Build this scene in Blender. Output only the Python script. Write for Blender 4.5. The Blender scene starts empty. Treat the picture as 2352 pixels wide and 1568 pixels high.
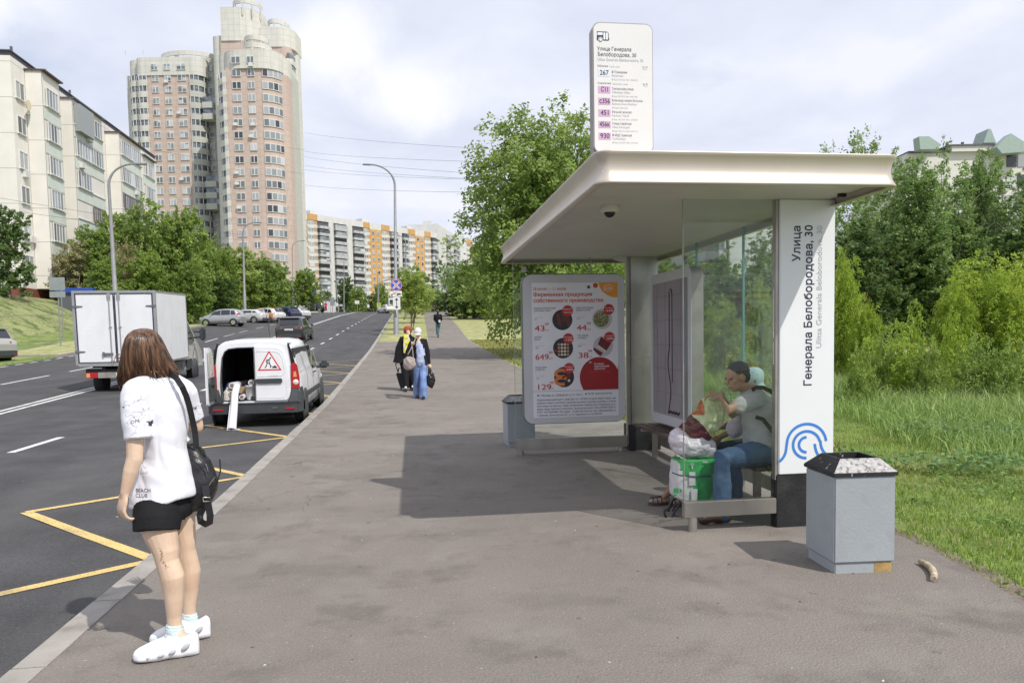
import bpy, bmesh, math, random
import numpy as np
from math import sin, cos, pi, radians, sqrt, atan2
from mathutils import Vector, Matrix, noise
random.seed(7); rng = np.random.default_rng(7)
scene = bpy.context.scene; COL = scene.collection

# ------------------------------------------------------------------ camera
YAW, PITCH, ROLL, FPX, PPY = 0.13616, 0.06188, 0.01823, 1740.22, 887.46
F0 = Vector((sin(YAW)*cos(PITCH), cos(YAW)*cos(PITCH), -sin(PITCH)))
R0 = Vector((cos(YAW), -sin(YAW), 0)); U0 = R0.cross(F0)
CR, SR = cos(ROLL), sin(ROLL)
camR = CR*R0 - SR*U0; camU = SR*R0 + CR*U0
cd = bpy.data.cameras.new('camera'); cam = bpy.data.objects.new('camera', cd); COL.objects.link(cam)
m = Matrix.Identity(4)
for i in range(3):
    m[i][0], m[i][1], m[i][2] = camR[i], camU[i], -F0[i]
m[2][3] = 1.6
cam.matrix_world = m
cd.sensor_width = 36; cd.lens = 36*FPX/2352; cd.shift_y = (PPY-784)/2352; cd.clip_end = 5000; cd.clip_start = .05
scene.camera = cam

# ------------------------------------------------------------------ sky and sun
SUN_EL = radians(50); SUN_AZ = atan2(1.3, -1.8)      # azimuth from +Y towards +X
W = bpy.data.worlds.new('World'); scene.world = W; W.use_nodes = True
nt = W.node_tree; nt.nodes.clear()
def N(t, **k):
    n = nt.nodes.new(t)
    for a, b in k.items(): setattr(n, a, b)
    return n
out = N('ShaderNodeOutputWorld'); bg = N('ShaderNodeBackground'); sky = N('ShaderNodeTexSky')
sky.sky_type = 'NISHITA'; sky.sun_disc = False; sky.sun_elevation = SUN_EL; sky.sun_rotation = SUN_AZ
sky.air_density = 1.0; sky.dust_density = 1.5; sky.ozone_density = 1.0
tc = N('ShaderNodeTexCoord'); sep = N('ShaderNodeSeparateXYZ'); nt.links.new(tc.outputs['Generated'], sep.inputs[0])
# cloud layer: direction projected on a plane overhead
zz = N('ShaderNodeMath', operation='ADD'); nt.links.new(sep.outputs[2], zz.inputs[0]); zz.inputs[1].default_value = .22
dx = N('ShaderNodeMath', operation='DIVIDE'); dy = N('ShaderNodeMath', operation='DIVIDE')
nt.links.new(sep.outputs[0], dx.inputs[0]); nt.links.new(zz.outputs[0], dx.inputs[1])
nt.links.new(sep.outputs[1], dy.inputs[0]); nt.links.new(zz.outputs[0], dy.inputs[1])
cmb = N('ShaderNodeCombineXYZ'); nt.links.new(dx.outputs[0], cmb.inputs[0]); nt.links.new(dy.outputs[0], cmb.inputs[1])
mp = N('ShaderNodeMapping'); nt.links.new(cmb.outputs[0], mp.inputs[0]); mp.inputs['Location'].default_value = (3.1, 1.7, 0)
n1 = N('ShaderNodeTexNoise'); n1.inputs['Scale'].default_value = 1.1; n1.inputs['Detail'].default_value = 9; n1.inputs['Roughness'].default_value = .5
nt.links.new(mp.outputs[0], n1.inputs['Vector'])
r1 = N('ShaderNodeValToRGB'); r1.color_ramp.elements[0].position = .14; r1.color_ramp.elements[1].position = .40
nt.links.new(n1.outputs['Fac'], r1.inputs[0])
n2 = N('ShaderNodeTexNoise'); n2.inputs['Scale'].default_value = 2.3; n2.inputs['Detail'].default_value = 11; n2.inputs['Roughness'].default_value = .52; n2.inputs['Distortion'].default_value = .25
nt.links.new(mp.outputs[0], n2.inputs['Vector'])
r2 = N('ShaderNodeValToRGB')
r2.color_ramp.elements[0].position = .40; r2.color_ramp.elements[0].color = (5.0, 5.3, 6.25, 1)
r2.color_ramp.elements[1].position = .66; r2.color_ramp.elements[1].color = (6.1, 6.25, 6.95, 1)
e = r2.color_ramp.elements.new(.55); e.color = (5.55, 5.8, 6.7, 1)
nt.links.new(n2.outputs['Fac'], r2.inputs[0])
# two brighter heaps of cumulus, each a soft region of the sky dome broken up by the same noise
def heap(az, el, size, squash):
    d = Vector((sin(az)*cos(el), cos(az)*cos(el), sin(el)))
    sub = N('ShaderNodeVectorMath', operation='SUBTRACT'); nt.links.new(tc.outputs['Generated'], sub.inputs[0]); sub.inputs[1].default_value = d
    sc = N('ShaderNodeVectorMath', operation='MULTIPLY'); nt.links.new(sub.outputs[0], sc.inputs[0]); sc.inputs[1].default_value = (1, 1, squash)
    ln = N('ShaderNodeVectorMath', operation='LENGTH'); nt.links.new(sc.outputs[0], ln.inputs[0])
    n3 = N('ShaderNodeTexNoise'); n3.inputs['Scale'].default_value = 6; n3.inputs['Detail'].default_value = 12; n3.inputs['Roughness'].default_value = .6; nt.links.new(tc.outputs['Generated'], n3.inputs['Vector'])
    mm = N('ShaderNodeMath', operation='MULTIPLY_ADD'); nt.links.new(n3.outputs['Fac'], mm.inputs[0]); mm.inputs[1].default_value = size*2.0; nt.links.new(ln.outputs['Value'], mm.inputs[2])
    mr = N('ShaderNodeMapRange'); mr.inputs[1].default_value = size*2.0; mr.inputs[2].default_value = size*1.15; mr.inputs[3].default_value = 0; mr.inputs[4].default_value = .85
    mr.interpolation_type = 'SMOOTHSTEP'; nt.links.new(mm.outputs[0], mr.inputs[0]); return mr.outputs[0]
mix = N('ShaderNodeMixRGB'); nt.links.new(r1.outputs[0], mix.inputs[0]); nt.links.new(sky.outputs[0], mix.inputs[1]); nt.links.new(r2.outputs[0], mix.inputs[2])
last = mix.outputs[0]
for az, el, s, q in ((-.50, .355, .13, 1.8), (-.10, .36, .11, 1.6), (.02, .31, .10, 1.9), (.60, .47, .07, 3.0), (-.12, .105, .10, 2.6)):
    h = heap(az, el, s, q)
    mx = N('ShaderNodeMixRGB'); nt.links.new(h, mx.inputs[0]); nt.links.new(last, mx.inputs[1]); mx.inputs[2].default_value = (7.0, 7.05, 7.4, 1); last = mx.outputs[0]
nt.links.new(last, bg.inputs[0]); bg.inputs[1].default_value = .122; nt.links.new(bg.outputs[0], out.inputs[0])
sl = bpy.data.lights.new('sun', 'SUN'); so = bpy.data.objects.new('sun', sl); COL.objects.link(so)
sl.energy = 3.15; sl.angle = radians(.6); sl.color = (1, .955, .88)
sd = Vector((sin(SUN_AZ)*cos(SUN_EL), cos(SUN_AZ)*cos(SUN_EL), sin(SUN_EL)))
so.rotation_euler = sd.to_track_quat('Z', 'Y').to_euler(); so.location = sd*60
scene.view_settings.view_transform = 'Standard'; scene.view_settings.look = 'None'
scene.view_settings.gamma = 1; scene.view_settings.use_curve_mapping = False; scene.view_settings.exposure = 0.3
scene.cycles.max_bounces = 8; scene.cycles.transparent_max_bounces = 24

# ------------------------------------------------------------------ measuring helpers
def ray(u, v):
    a, b = u-1176, v-PPY
    d = F0 + camR*(a/FPX) - camU*(b/FPX)
    return d
def atY(u, v, Y): d = ray(u, v); t = Y/d.y; return Vector((d.x*t, Y, 1.6+d.z*t))
def atX(u, v, X): d = ray(u, v); t = X/d.x; return Vector((X, d.y*t, 1.6+d.z*t))
def atD(u, v, D): d = ray(u, v); t = D/(d.x*sin(YAW)+d.y*cos(YAW)); return Vector((d.x*t, d.y*t, 1.6+d.z*t))
GY = [-60, 8, 18, 30, 40, 52, 68, 82, 112, 148, 175, 260, 700]; GZ = [0, 0, .18, .7, 1.15, 1.85, 2.9, 3.75, 5.6, 7.5, 7.9, 6.5, 4.0]
def gz(y): return float(np.interp(y, GY, GZ))
def smooth(a, b, x): t = min(1, max(0, (x-a)/(b-a))); return t*t*(3-2*t)
def H(x, y):
    z = gz(y)
    z += .35*smooth(-10, -18, x)*smooth(45, 60, y)*(1-smooth(110, 140, y))
    b = smooth(-24.5, -33, x)*smooth(25, 50, y)
    z += b*max(0, 6.1-z)*(1-smooth(115, 150, y))
    if x > 4.2: z += .08*smooth(4, 12, x) + .06*noise.noise(Vector((x*.25, y*.25, 0)))*smooth(4, 6, x)
    return z
def G(u, v, dz=0):
    d = ray(u, v); t = 1.5
    while t < 500:
        p = d*t; z = H(p.x, p.y)+dz
        if 1.6+p.z <= z: return Vector((p.x, p.y, z))
        t *= 1.002
    return Vector((d.x*150, d.y*150, H(d.x*150, d.y*150)))

# ------------------------------------------------------------------ materials
MATS = {}
def mat(name, col, rough=.6, metal=0., var=.12, scale=4., bump=0., bscale=None, spec=.5, coat=0., extra=None, coords='Object', detail=6):
    if name in MATS: return MATS[name]
    M = bpy.data.materials.new(name); M.use_nodes = True; t = M.node_tree; P = t.nodes['Principled BSDF']
    P.inputs['Roughness'].default_value = rough; P.inputs['Metallic'].default_value = metal
    P.inputs['Specular IOR Level'].default_value = spec; P.inputs['Coat Weight'].default_value = coat; P.inputs['Coat Roughness'].default_value = .08
    c = t.nodes.new('ShaderNodeTexCoord'); nz = t.nodes.new('ShaderNodeTexNoise')
    nz.inputs['Scale'].default_value = scale; nz.inputs['Detail'].default_value = detail
    t.links.new(c.outputs[coords], nz.inputs['Vector'])
    rp = t.nodes.new('ShaderNodeValToRGB'); k = col
    rp.color_ramp.elements[0].position = .3; rp.color_ramp.elements[1].position = .7
    rp.color_ramp.elements[0].color = (k[0]*(1-var), k[1]*(1-var), k[2]*(1-var), 1)
    rp.color_ramp.elements[1].color = (min(1, k[0]*(1+var)), min(1, k[1]*(1+var)), min(1, k[2]*(1+var)), 1)
    t.links.new(nz.outputs['Fac'], rp.inputs[0]); t.links.new(rp.outputs[0], P.inputs['Base Color'])
    if bump:
        n2 = t.nodes.new('ShaderNodeTexNoise'); n2.inputs['Scale'].default_value = bscale or scale*6; n2.inputs['Detail'].default_value = 8
        t.links.new(c.outputs[coords], n2.inputs['Vector'])
        b = t.nodes.new('ShaderNodeBump'); b.inputs['Strength'].default_value = bump; b.inputs['Distance'].default_value = .02
        t.links.new(n2.outputs['Fac'], b.inputs['Height']); t.links.new(b.outputs[0], P.inputs['Normal'])
    if extra: extra(t, P, c, rp)
    MATS[name] = M; return M
def layer(t, P, c, col, scale, lo, hi, coords='Object', rough=None, stretch=(1, 1, 1), kind='noise', fac=1., detail=6):
    """lay a second real surface colour (dirt, patch, joint) over the first through a noise mask"""
    src = P.inputs['Base Color'].links[0].from_socket
    mp = t.nodes.new('ShaderNodeMapping'); mp.inputs['Scale'].default_value = stretch; t.links.new(c.outputs[coords], mp.inputs[0])
    nz = t.nodes.new('ShaderNodeTexNoise' if kind == 'noise' else 'ShaderNodeTexVoronoi'); nz.inputs['Scale'].default_value = scale
    if kind == 'noise': nz.inputs['Detail'].default_value = detail; nz.inputs['Roughness'].default_value = rough or .5
    t.links.new(mp.outputs[0], nz.inputs['Vector'])
    mr = t.nodes.new('ShaderNodeMapRange'); mr.inputs[1].default_value = lo; mr.inputs[2].default_value = hi; mr.inputs[4].default_value = fac
    t.links.new(nz.outputs['Fac' if kind == 'noise' else 'Distance'], mr.inputs[0])
    mx = t.nodes.new('ShaderNodeMixRGB'); t.links.new(mr.outputs[0], mx.inputs[0]); t.links.new(src, mx.inputs[1]); mx.inputs[2].default_value = (*col, 1)
    t.links.new(mx.outputs[0], P.inputs['Base Color']); return mx
def flat(name, col, rough=.5, **k): return mat(name, col, rough, var=.03, **k)
def glass_mat(name, tint=(.75, .9, .84), rough=.0, alpha=.82, ior=1.5):
    if name in MATS: return MATS[name]
    M = bpy.data.materials.new(name); M.use_nodes = True; t = M.node_tree; t.nodes.clear()
    o = t.nodes.new('ShaderNodeOutputMaterial'); tr = t.nodes.new('ShaderNodeBsdfTransparent'); gl = t.nodes.new('ShaderNodeBsdfGlossy')
    tr.inputs[0].default_value = (*tint, 1); gl.inputs['Roughness'].default_value = rough
    fr = t.nodes.new('ShaderNodeFresnel'); fr.inputs[0].default_value = ior
    ma = t.nodes.new('ShaderNodeMath'); ma.operation = 'MULTIPLY'; t.links.new(fr.outputs[0], ma.inputs[0]); ma.inputs[1].default_value = .42
    mx = t.nodes.new('ShaderNodeMixShader'); t.links.new(ma.outputs[0], mx.inputs[0]); t.links.new(tr.outputs[0], mx.inputs[1]); t.links.new(gl.outputs[0], mx.inputs[2])
    df = t.nodes.new('ShaderNodeBsdfDiffuse'); df.inputs[0].default_value = (.55, .62, .58, 1); m2 = t.nodes.new('ShaderNodeMixShader')
    nz = t.nodes.new('ShaderNodeTexNoise'); nz.inputs['Scale'].default_value = 2.2; nz.inputs['Detail'].default_value = 8
    c = t.nodes.new('ShaderNodeTexCoord'); t.links.new(c.outputs['Object'], nz.inputs['Vector'])
    mr = t.nodes.new('ShaderNodeMapRange'); mr.inputs[1].default_value = .35; mr.inputs[2].default_value = .8; mr.inputs[3].default_value = .0; mr.inputs[4].default_value = .014
    t.links.new(nz.outputs['Fac'], mr.inputs[0]); t.links.new(mr.outputs[0], m2.inputs[0])
    t.links.new(mx.outputs[0], m2.inputs[1]); t.links.new(df.outputs[0], m2.inputs[2]); t.links.new(m2.outputs[0], o.inputs[0])
    MATS[name] = M; return M
def leaf_mat(name, c1, c2, trans=.35):
    if name in MATS: return MATS[name]
    M = bpy.data.materials.new(name); M.use_nodes = True; t = M.node_tree; t.nodes.clear()
    o = t.nodes.new('ShaderNodeOutputMaterial'); P = t.nodes.new('ShaderNodeBsdfPrincipled'); P.inputs['Roughness'].default_value = .5; P.inputs['Specular IOR Level'].default_value = .4
    at = t.nodes.new('ShaderNodeAttribute'); at.attribute_name = 'rnd'
    mx = t.nodes.new('ShaderNodeMixRGB'); t.links.new(at.outputs['Fac'], mx.inputs[0]); mx.inputs[1].default_value = (*c1, 1); mx.inputs[2].default_value = (*c2, 1)
    t.links.new(mx.outputs[0], P.inputs['Base Color'])
    tl = t.nodes.new('ShaderNodeBsdfTranslucent'); hs = t.nodes.new('ShaderNodeHueSaturation'); hs.inputs['Value'].default_value = 1.25; hs.inputs['Hue'].default_value = .485
    t.links.new(mx.outputs[0], hs.inputs['Color']); t.links.new(hs.outputs[0], tl.inputs[0])
    ms = t.nodes.new('ShaderNodeMixShader'); ms.inputs[0].default_value = trans; t.links.new(P.outputs[0], ms.inputs[1]); t.links.new(tl.outputs[0], ms.inputs[2]); t.links.new(ms.outputs[0], o.inputs[0])
    MATS[name] = M; return M

# ------------------------------------------------------------------ mesh helpers
class MB:
    def __init__(s): s.v = []; s.f = []; s.m = []; s.sm = []
    def add(s, vs, fs, mi=0, sm=False):
        b = len(s.v); s.v += [tuple(p) for p in vs]
        for f in fs: s.f.append([b+i for i in f]); s.m.append(mi); s.sm.append(sm)
        return s
    def box(s, x0, x1, y0, y1, z0, z1, mi=0):
        vs = [(x, y, z) for z in (z0, z1) for y in (y0, y1) for x in (x0, x1)]
        return s.add(vs, [(0, 2, 3, 1), (4, 5, 7, 6), (0, 1, 5, 4), (2, 6, 7, 3), (0, 4, 6, 2), (1, 3, 7, 5)], mi)
    def hexa(s, bot, top, mi=0):
        n = len(bot); vs = list(bot)+list(top)
        return s.add(vs, [list(range(n))[::-1], list(range(n, 2*n))]+[(i, (i+1) % n, n+(i+1) % n, n+i) for i in range(n)], mi)
    def prism(s, poly, axis, a, b, mi=0, sm=False):
        def P(p, t):
            return {'x': (t, p[0], p[1]), 'y': (p[0], t, p[1]), 'z': (p[0], p[1], t)}[axis]
        n = len(poly); vs = [P(p, a) for p in poly]+[P(p, b) for p in poly]
        s.add(vs, [list(range(n))[::-1], list(range(n, 2*n))], mi)
        return s.add(vs, [(i, (i+1) % n, n+(i+1) % n, n+i) for i in range(n)], mi, sm)
    def tube(s, pts, rad, n=8, mi=0, sm=True, cap=True, flatk=1., up=None):
        pts = [Vector(p) for p in pts]; rad = rad if isinstance(rad, (list, tuple)) else [rad]*len(pts); vs = []
        ref = Vector(up) if up else None
        for i, p in enumerate(pts):
            d = (pts[min(i+1, len(pts)-1)]-pts[max(i-1, 0)]).normalized()
            if ref is None: ref = Vector((0, 0, 1)) if abs(d.z) < .9 else Vector((1, 0, 0))
            a = d.cross(ref); a = a.normalized() if a.length > 1e-6 else d.orthogonal().normalized(); b = a.cross(d).normalized()
            if up is None: ref = b
            for k in range(n):
                t = 2*pi*k/n; vs.append(p+a*cos(t)*rad[i]+b*sin(t)*rad[i]*flatk)
        fs = [(i*n+k, i*n+(k+1) % n, (i+1)*n+(k+1) % n, (i+1)*n+k) for i in range(len(pts)-1) for k in range(n)]
        s.add(vs, fs, mi, sm)
        if cap: s.add(vs[:n], [list(range(n))[::-1]], mi); s.add(vs[-n:], [list(range(n))], mi)
        return s
    def cyl(s, p, q, r, n=12, mi=0, r2=None, sm=True): return s.tube([p, q], [r, r2 if r2 is not None else r], n, mi, sm)
    def lathe(s, prof, n=16, c=(0, 0, 0), mi=0, axis='z', sm=True):
        vs = []
        for r, z in prof:
            for k in range(n):
                t = 2*pi*k/n
                p = {'z': (r*cos(t), r*sin(t), z), 'x': (z, r*cos(t), r*sin(t)), 'y': (r*sin(t), z, r*cos(t))}[axis]
                vs.append((p[0]+c[0], p[1]+c[1], p[2]+c[2]))
        L = len(prof)
        s.add(vs, [(i*n+k, i*n+(k+1) % n, (i+1)*n+(k+1) % n, (i+1)*n+k) for i in range(L-1) for k in range(n)], mi, sm)
        s.add(vs[:n], [list(range(n))[::-1]], mi); s.add(vs[-n:], [list(range(n))], mi); return s
    def ball(s, c, r, nu=12, nv=8, mi=0, jit=0, R=None):
        r = r if isinstance(r, (list, tuple)) else (r, r, r); vs = []
        for j in range(1, nv):
            ph = pi*j/nv
            for i in range(nu):
                t = 2*pi*i/nu; p = Vector((sin(ph)*cos(t), sin(ph)*sin(t), cos(ph)))
                k = 1+jit*noise.noise(p*2.3+Vector(c)); p = Vector((p.x*r[0]*k, p.y*r[1]*k, p.z*r[2]*k))
                if R: p = R @ p
                vs.append(p+Vector(c))
        t_ = Vector((0, 0, r[2])); t_ = R @ t_ if R else t_
        vs += [Vector(c)+t_, Vector(c)-t_]; n = len(vs)
        fs = [(j*nu+i, (j+1)*nu+i, (j+1)*nu+(i+1) % nu, j*nu+(i+1) % nu) for j in range(nv-2) for i in range(nu)]
        fs += [(n-2, i, (i+1) % nu) for i in range(nu)]+[(n-1, (nv-2)*nu+(i+1) % nu, (nv-2)*nu+i) for i in range(nu)]
        return s.add(vs, fs, mi, True)
    def grid(s, rows, mi=0, sm=True, closed=False):
        R = len(rows); C = len(rows[0]); vs = [p for r in rows for p in r]
        fs = [(i*C+j, i*C+(j+1) % C, (i+1)*C+(j+1) % C, (i+1)*C+j) for i in range(R-1) for j in range(C if closed else C-1)]
        return s.add(vs, fs, mi, sm)
    def mesh(s, name):
        me = bpy.data.meshes.new(name); me.from_pydata(s.v, [], s.f)
        me.polygons.foreach_set('material_index', s.m); me.polygons.foreach_set('use_smooth', s.sm); me.update(); return me
    def build(s, name, mats, parent=None, bevel=0, fix=True, loc=None, rz=0):
        me = s.mesh(name)
        if fix:
            b = bmesh.new(); b.from_mesh(me); bmesh.ops.recalc_face_normals(b, faces=b.faces)
            if bevel:
                bmesh.ops.remove_doubles(b, verts=b.verts, dist=1e-5)
                ed = [e for e in b.edges if len(e.link_faces) == 2 and e.calc_face_angle(0) > .6]
                bmesh.ops.bevel(b, geom=ed, offset=bevel, segments=2, affect='EDGES', clamp_overlap=True)
            b.to_mesh(me); b.free()
        for k in (mats if isinstance(mats, (list, tuple)) else [mats]): me.materials.append(k)
        return link(name, me, parent, loc, rz)
def link(name, me, parent=None, loc=None, rz=0):
    o = bpy.data.objects.new(name, me); COL.objects.link(o)
    if parent: o.parent = parent
    if loc is not None: o.location = loc
    if rz: o.rotation_euler.z = rz
    return o
def empty(name, loc=(0, 0, 0), rz=0, label=None, cat=None, group=None):
    o = bpy.data.objects.new(name, None); COL.objects.link(o); o.location = loc; o.rotation_euler = (0, 0, rz); o.empty_display_size = .2
    if label: tag(o, label, cat, group)
    return o
def tag(o, label=None, cat=None, group=None, kind=None):
    if label: o['label'] = label
    if cat: o['category'] = cat
    if group: o['group'] = group
    if kind: o['kind'] = kind
    return o
KIDS = {}
def kids(o): return [c for c in COL.objects if c.parent == o]
def copy_tree(o, kmap, parent=None):
    c = o.copy(); COL.objects.link(c)
    if parent: c.parent = parent
    for ch in kmap.get(o.name, []): copy_tree(ch, kmap, c)
    return c
def kidmap():
    km = {}
    for o in COL.objects:
        if o.parent: km.setdefault(o.parent.name, []).append(o)
    return km
def dup(o, loc, rz=0, label=None, group=None, scale=None, km=None):
    c = copy_tree(o, km or kidmap()); c.location = loc; c.rotation_euler.z = rz
    if label: c['label'] = label
    if group: c['group'] = group
    if scale: c.scale = (scale,)*3 if not isinstance(scale, tuple) else scale
    return c
def _eval(cu):
    o = bpy.data.objects.new('txt', cu); COL.objects.link(o); dg = bpy.context.evaluated_depsgraph_get(); dg.update()
    me = bpy.data.meshes.new_from_object(o.evaluated_get(dg)); bpy.data.objects.remove(o); bpy.data.curves.remove(cu); return me
def _loops(s, align='LEFT', spacing=1.):
    cu = bpy.data.curves.new('txt', 'FONT'); cu.body = s; cu.size = 1.; cu.align_x = align; cu.fill_mode = 'NONE'; cu.space_character = spacing; cu.resolution_u = 4
    me = _eval(cu); nb = {}
    for e in me.edges: i, j = e.vertices; nb.setdefault(i, []).append(j); nb.setdefault(j, []).append(i)
    co = [v.co.copy() for v in me.vertices]; bpy.data.meshes.remove(me); seen = set(); out_ = []
    for i in range(len(co)):
        if i in seen or i not in nb: continue
        lp = [i]; seen.add(i); k = i+1 if i+1 in nb[i] else nb[i][0]
        while k not in seen:
            seen.add(k); lp.append(k); n_ = [q for q in nb[k] if q not in seen]
            if not n_: break
            k = n_[0]
        out_.append([co[q] for q in lp])
    return out_
GLY = {}
def glyph(ch):
    """one letter: every outer contour filled on its own (with its holes), so overlapping strokes stay clean"""
    if ch in GLY: return GLY[ch]
    L = _loops(ch); area = lambda P: .5*sum(P[i].x*P[(i+1) % len(P)].y-P[(i+1) % len(P)].x*P[i].y for i in range(len(P))); A = [area(P) for P in L]
    def inside(p, P):
        c = False
        for i in range(len(P)):
            a_, b_ = P[i], P[i-1]
            if (a_.y > p.y) != (b_.y > p.y) and p.x < (b_.x-a_.x)*(p.y-a_.y)/(b_.y-a_.y)+a_.x: c = not c
        return c
    par = [next((j for j in range(len(L)) if j != i and A[i]*A[j] < 0 and abs(A[j]) > abs(A[i]) and all(inside(p, L[j]) for p in L[i][::3])), -1) for i in range(len(L))]
    vs, fs = [], []
    for g_, i in enumerate([i for i in range(len(L)) if par[i] < 0]):
        cu = bpy.data.curves.new('g', 'CURVE'); cu.dimensions = '2D'; cu.fill_mode = 'BOTH'
        for j in [i]+[j for j in range(len(L)) if par[j] == i]:
            sp = cu.splines.new('POLY'); sp.points.add(len(L[j])-1); sp.use_cyclic_u = True
            for q, p in enumerate(L[j]): sp.points[q].co = (p.x, p.y, 0, 1)
        me = _eval(cu); k = len(vs); vs += [(v.co.x, v.co.y, g_) for v in me.vertices]; fs += [tuple(k+q for q in p.vertices) for p in me.polygons]; bpy.data.meshes.remove(me)
    GLY[ch] = (L[0][0].copy() if L else None, len(L), vs, fs); return GLY[ch]
def text_mesh(s, size, bold=0., align='LEFT', extrude=.0, spacing=1., shear=0):
    gl = [glyph(ch) for ch in s if ch != ' ']; L = _loops(s, align, spacing); k = 0; mb_ = MB()
    for first, n, vs, fs in gl:
        if not n or k >= len(L): continue
        o_ = L[k][0]-first; k += n; mb_.add([((x+o_.x)*size, (y+o_.y)*size, g_ % 4*2.5e-5) for x, y, g_ in vs], fs)
    return mb_.mesh('letters')
class TX:
    """collects text and shapes laid out on a flat panel (local x right, y up) into one mesh"""
    def __init__(s): s.mb = MB(); s.mats = []
    def mi(s, m):
        if m not in s.mats: s.mats.append(m)
        return s.mats.index(m)
    def text(s, t, x, y, size, m, bold=0., align='LEFT', rot=0, fit=None, shear=0, z=0, spacing=1.):
        if bold > 0 and not getattr(s, '_b', False):
            s._b = True; e_ = min(bold, .03)*size*.9
            for q, (ox, oy) in enumerate(((-e_, -e_*.5), (e_, e_*.5), (e_, -e_*.5), (-e_, e_*.5))): s.text(t, x+ox, y+oy, size, m, 0, align, rot, fit, shear, z+q*.00006, spacing)
            s._b = False; return
        me = text_mesh(t, size, 0, align, shear=shear, spacing=spacing); vs = [v.co.copy() for v in me.vertices]
        if not vs: return
        if fit:
            w = max(v.x for v in vs)-min(v.x for v in vs); k = fit/w if w else 1
            for v in vs: v.x *= k
        c_, s_ = cos(rot), sin(rot)
        vs = [(x+v.x*c_-v.y*s_, y+v.x*s_+v.y*c_, v.z+.0012+z) for v in vs]
        for q, p in enumerate(me.polygons):
            dz_ = 0; s.mb.add([(vs[i][0], vs[i][1], vs[i][2]+dz_) for i in p.vertices], [tuple(range(len(p.vertices)))], s.mi(m))
        bpy.data.meshes.remove(me)
    def poly(s, pts, m, z=0, th=.0008):
        s.mb.prism(pts, 'z', z, z+th, s.mi(m))
    def rect(s, x0, x1, y0, y1, m, z=0): s.poly([(x0, y0), (x1, y0), (x1, y1), (x0, y1)], m, z)
    def disc(s, x, y, r, m, z=0, n=28, ry=None): s.poly([(x+r*cos(2*pi*k/n), y+(ry or r)*sin(2*pi*k/n)) for k in range(n)], m, z)
    def stroke(s, pts, w, m, z=0):
        n = len(pts); L = []; R = []
        for i, p in enumerate(pts):
            a = Vector(pts[max(i-1, 0)]); b = Vector(pts[min(i+1, n-1)]); d = (b-a).normalized(); q = Vector((-d.y, d.x))*w/2
            L.append((p[0]+q.x, p[1]+q.y)); R.append((p[0]-q.x, p[1]-q.y))
        for i in range(n-1): s.poly([R[i], R[i+1], L[i+1], L[i]], m, z+(i % 3)*4e-5)
    def build(s, name, parent, mtx): 
        me = s.mb.mesh(name)
        for k in s.mats: me.materials.append(k)
        me.transform(mtx); return link(name, me, parent)
def rrect(x0, x1, y0, y1, r, n=6):
    out = []
    for cx, cy, a in ((x1-r, y0+r, -pi/2), (x1-r, y1-r, 0), (x0+r, y1-r, pi/2), (x0+r, y0+r, pi)):
        for k in range(n+1): t = a+pi/2*k/n; out.append((cx+r*cos(t), cy+r*sin(t)))
    return out
def frame_mtx(origin, right, up):
    r = Vector(right).normalized(); u = Vector(up).normalized(); n = r.cross(u)
    return Matrix(((r.x, u.x, n.x, origin[0]), (r.y, u.y, n.y, origin[1]), (r.z, u.z, n.z, origin[2]), (0, 0, 0, 1)))
def organic(name, mb, mats, parent=None, voxel=.012, smooth_it=4, fac=.6, disp=None, shade=True):
    """union of overlapping shapes grown into ONE continuous skin"""
    me = mb.mesh(name); o = bpy.data.objects.new(name, me); COL.objects.link(o)
    rm = o.modifiers.new('r', 'REMESH'); rm.mode = 'VOXEL'; rm.voxel_size = voxel; rm.use_smooth_shade = True
    sm = o.modifiers.new('s', 'SMOOTH'); sm.iterations = smooth_it; sm.factor = fac
    dg = bpy.context.evaluated_depsgraph_get(); dg.update()
    m2 = bpy.data.meshes.new_from_object(o.evaluated_get(dg)); bpy.data.objects.remove(o)
    if disp:
        for v in m2.vertices: v.co += disp(v.co, v.normal)
    m2.materials.clear()
    for k in (mats if isinstance(mats, (list, tuple)) else [mats]): m2.materials.append(k)
    m2.polygons.foreach_set('use_smooth', [shade]*len(m2.polygons)); m2.update(); m2.name = name
    return link(name, m2, parent)
def limb(mb, pts, rad, n=12, flatk=1.):
    mb.tube(pts, rad, n, cap=True, flatk=flatk)
    for p, r in ((pts[0], rad[0]), (pts[-1], rad[-1])): mb.ball(p, r*.98, 10, 8)
def raw(name, verts, faces, mats, parent=None, smooth=False, rnd=None, matidx=None):
    """fast numpy mesh: verts (N,3), faces (M,4) or (M,3)"""
    me = bpy.data.meshes.new(name); nv, nf = len(verts), len(faces); k = faces.shape[1]
    me.vertices.add(nv); me.vertices.foreach_set('co', np.asarray(verts, np.float32).ravel())
    me.loops.add(nf*k); me.loops.foreach_set('vertex_index', np.asarray(faces, np.int32).ravel())
    me.polygons.add(nf); me.polygons.foreach_set('loop_start', np.arange(nf, dtype=np.int32)*k); me.polygons.foreach_set('loop_total', np.full(nf, k, np.int32))
    if matidx is not None: me.polygons.foreach_set('material_index', np.asarray(matidx, np.int32))
    if smooth: me.polygons.foreach_set('use_smooth', np.ones(nf, bool))
    if rnd is not None:
        a = me.attributes.new('rnd', 'FLOAT', 'FACE'); a.data.foreach_set('value', np.asarray(rnd, np.float32))
    me.update(calc_edges=True)
    for q in (mats if isinstance(mats, (list, tuple)) else [mats]): me.materials.append(q)
    return me if parent == 'mesh' else link(name, me, parent)
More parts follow.
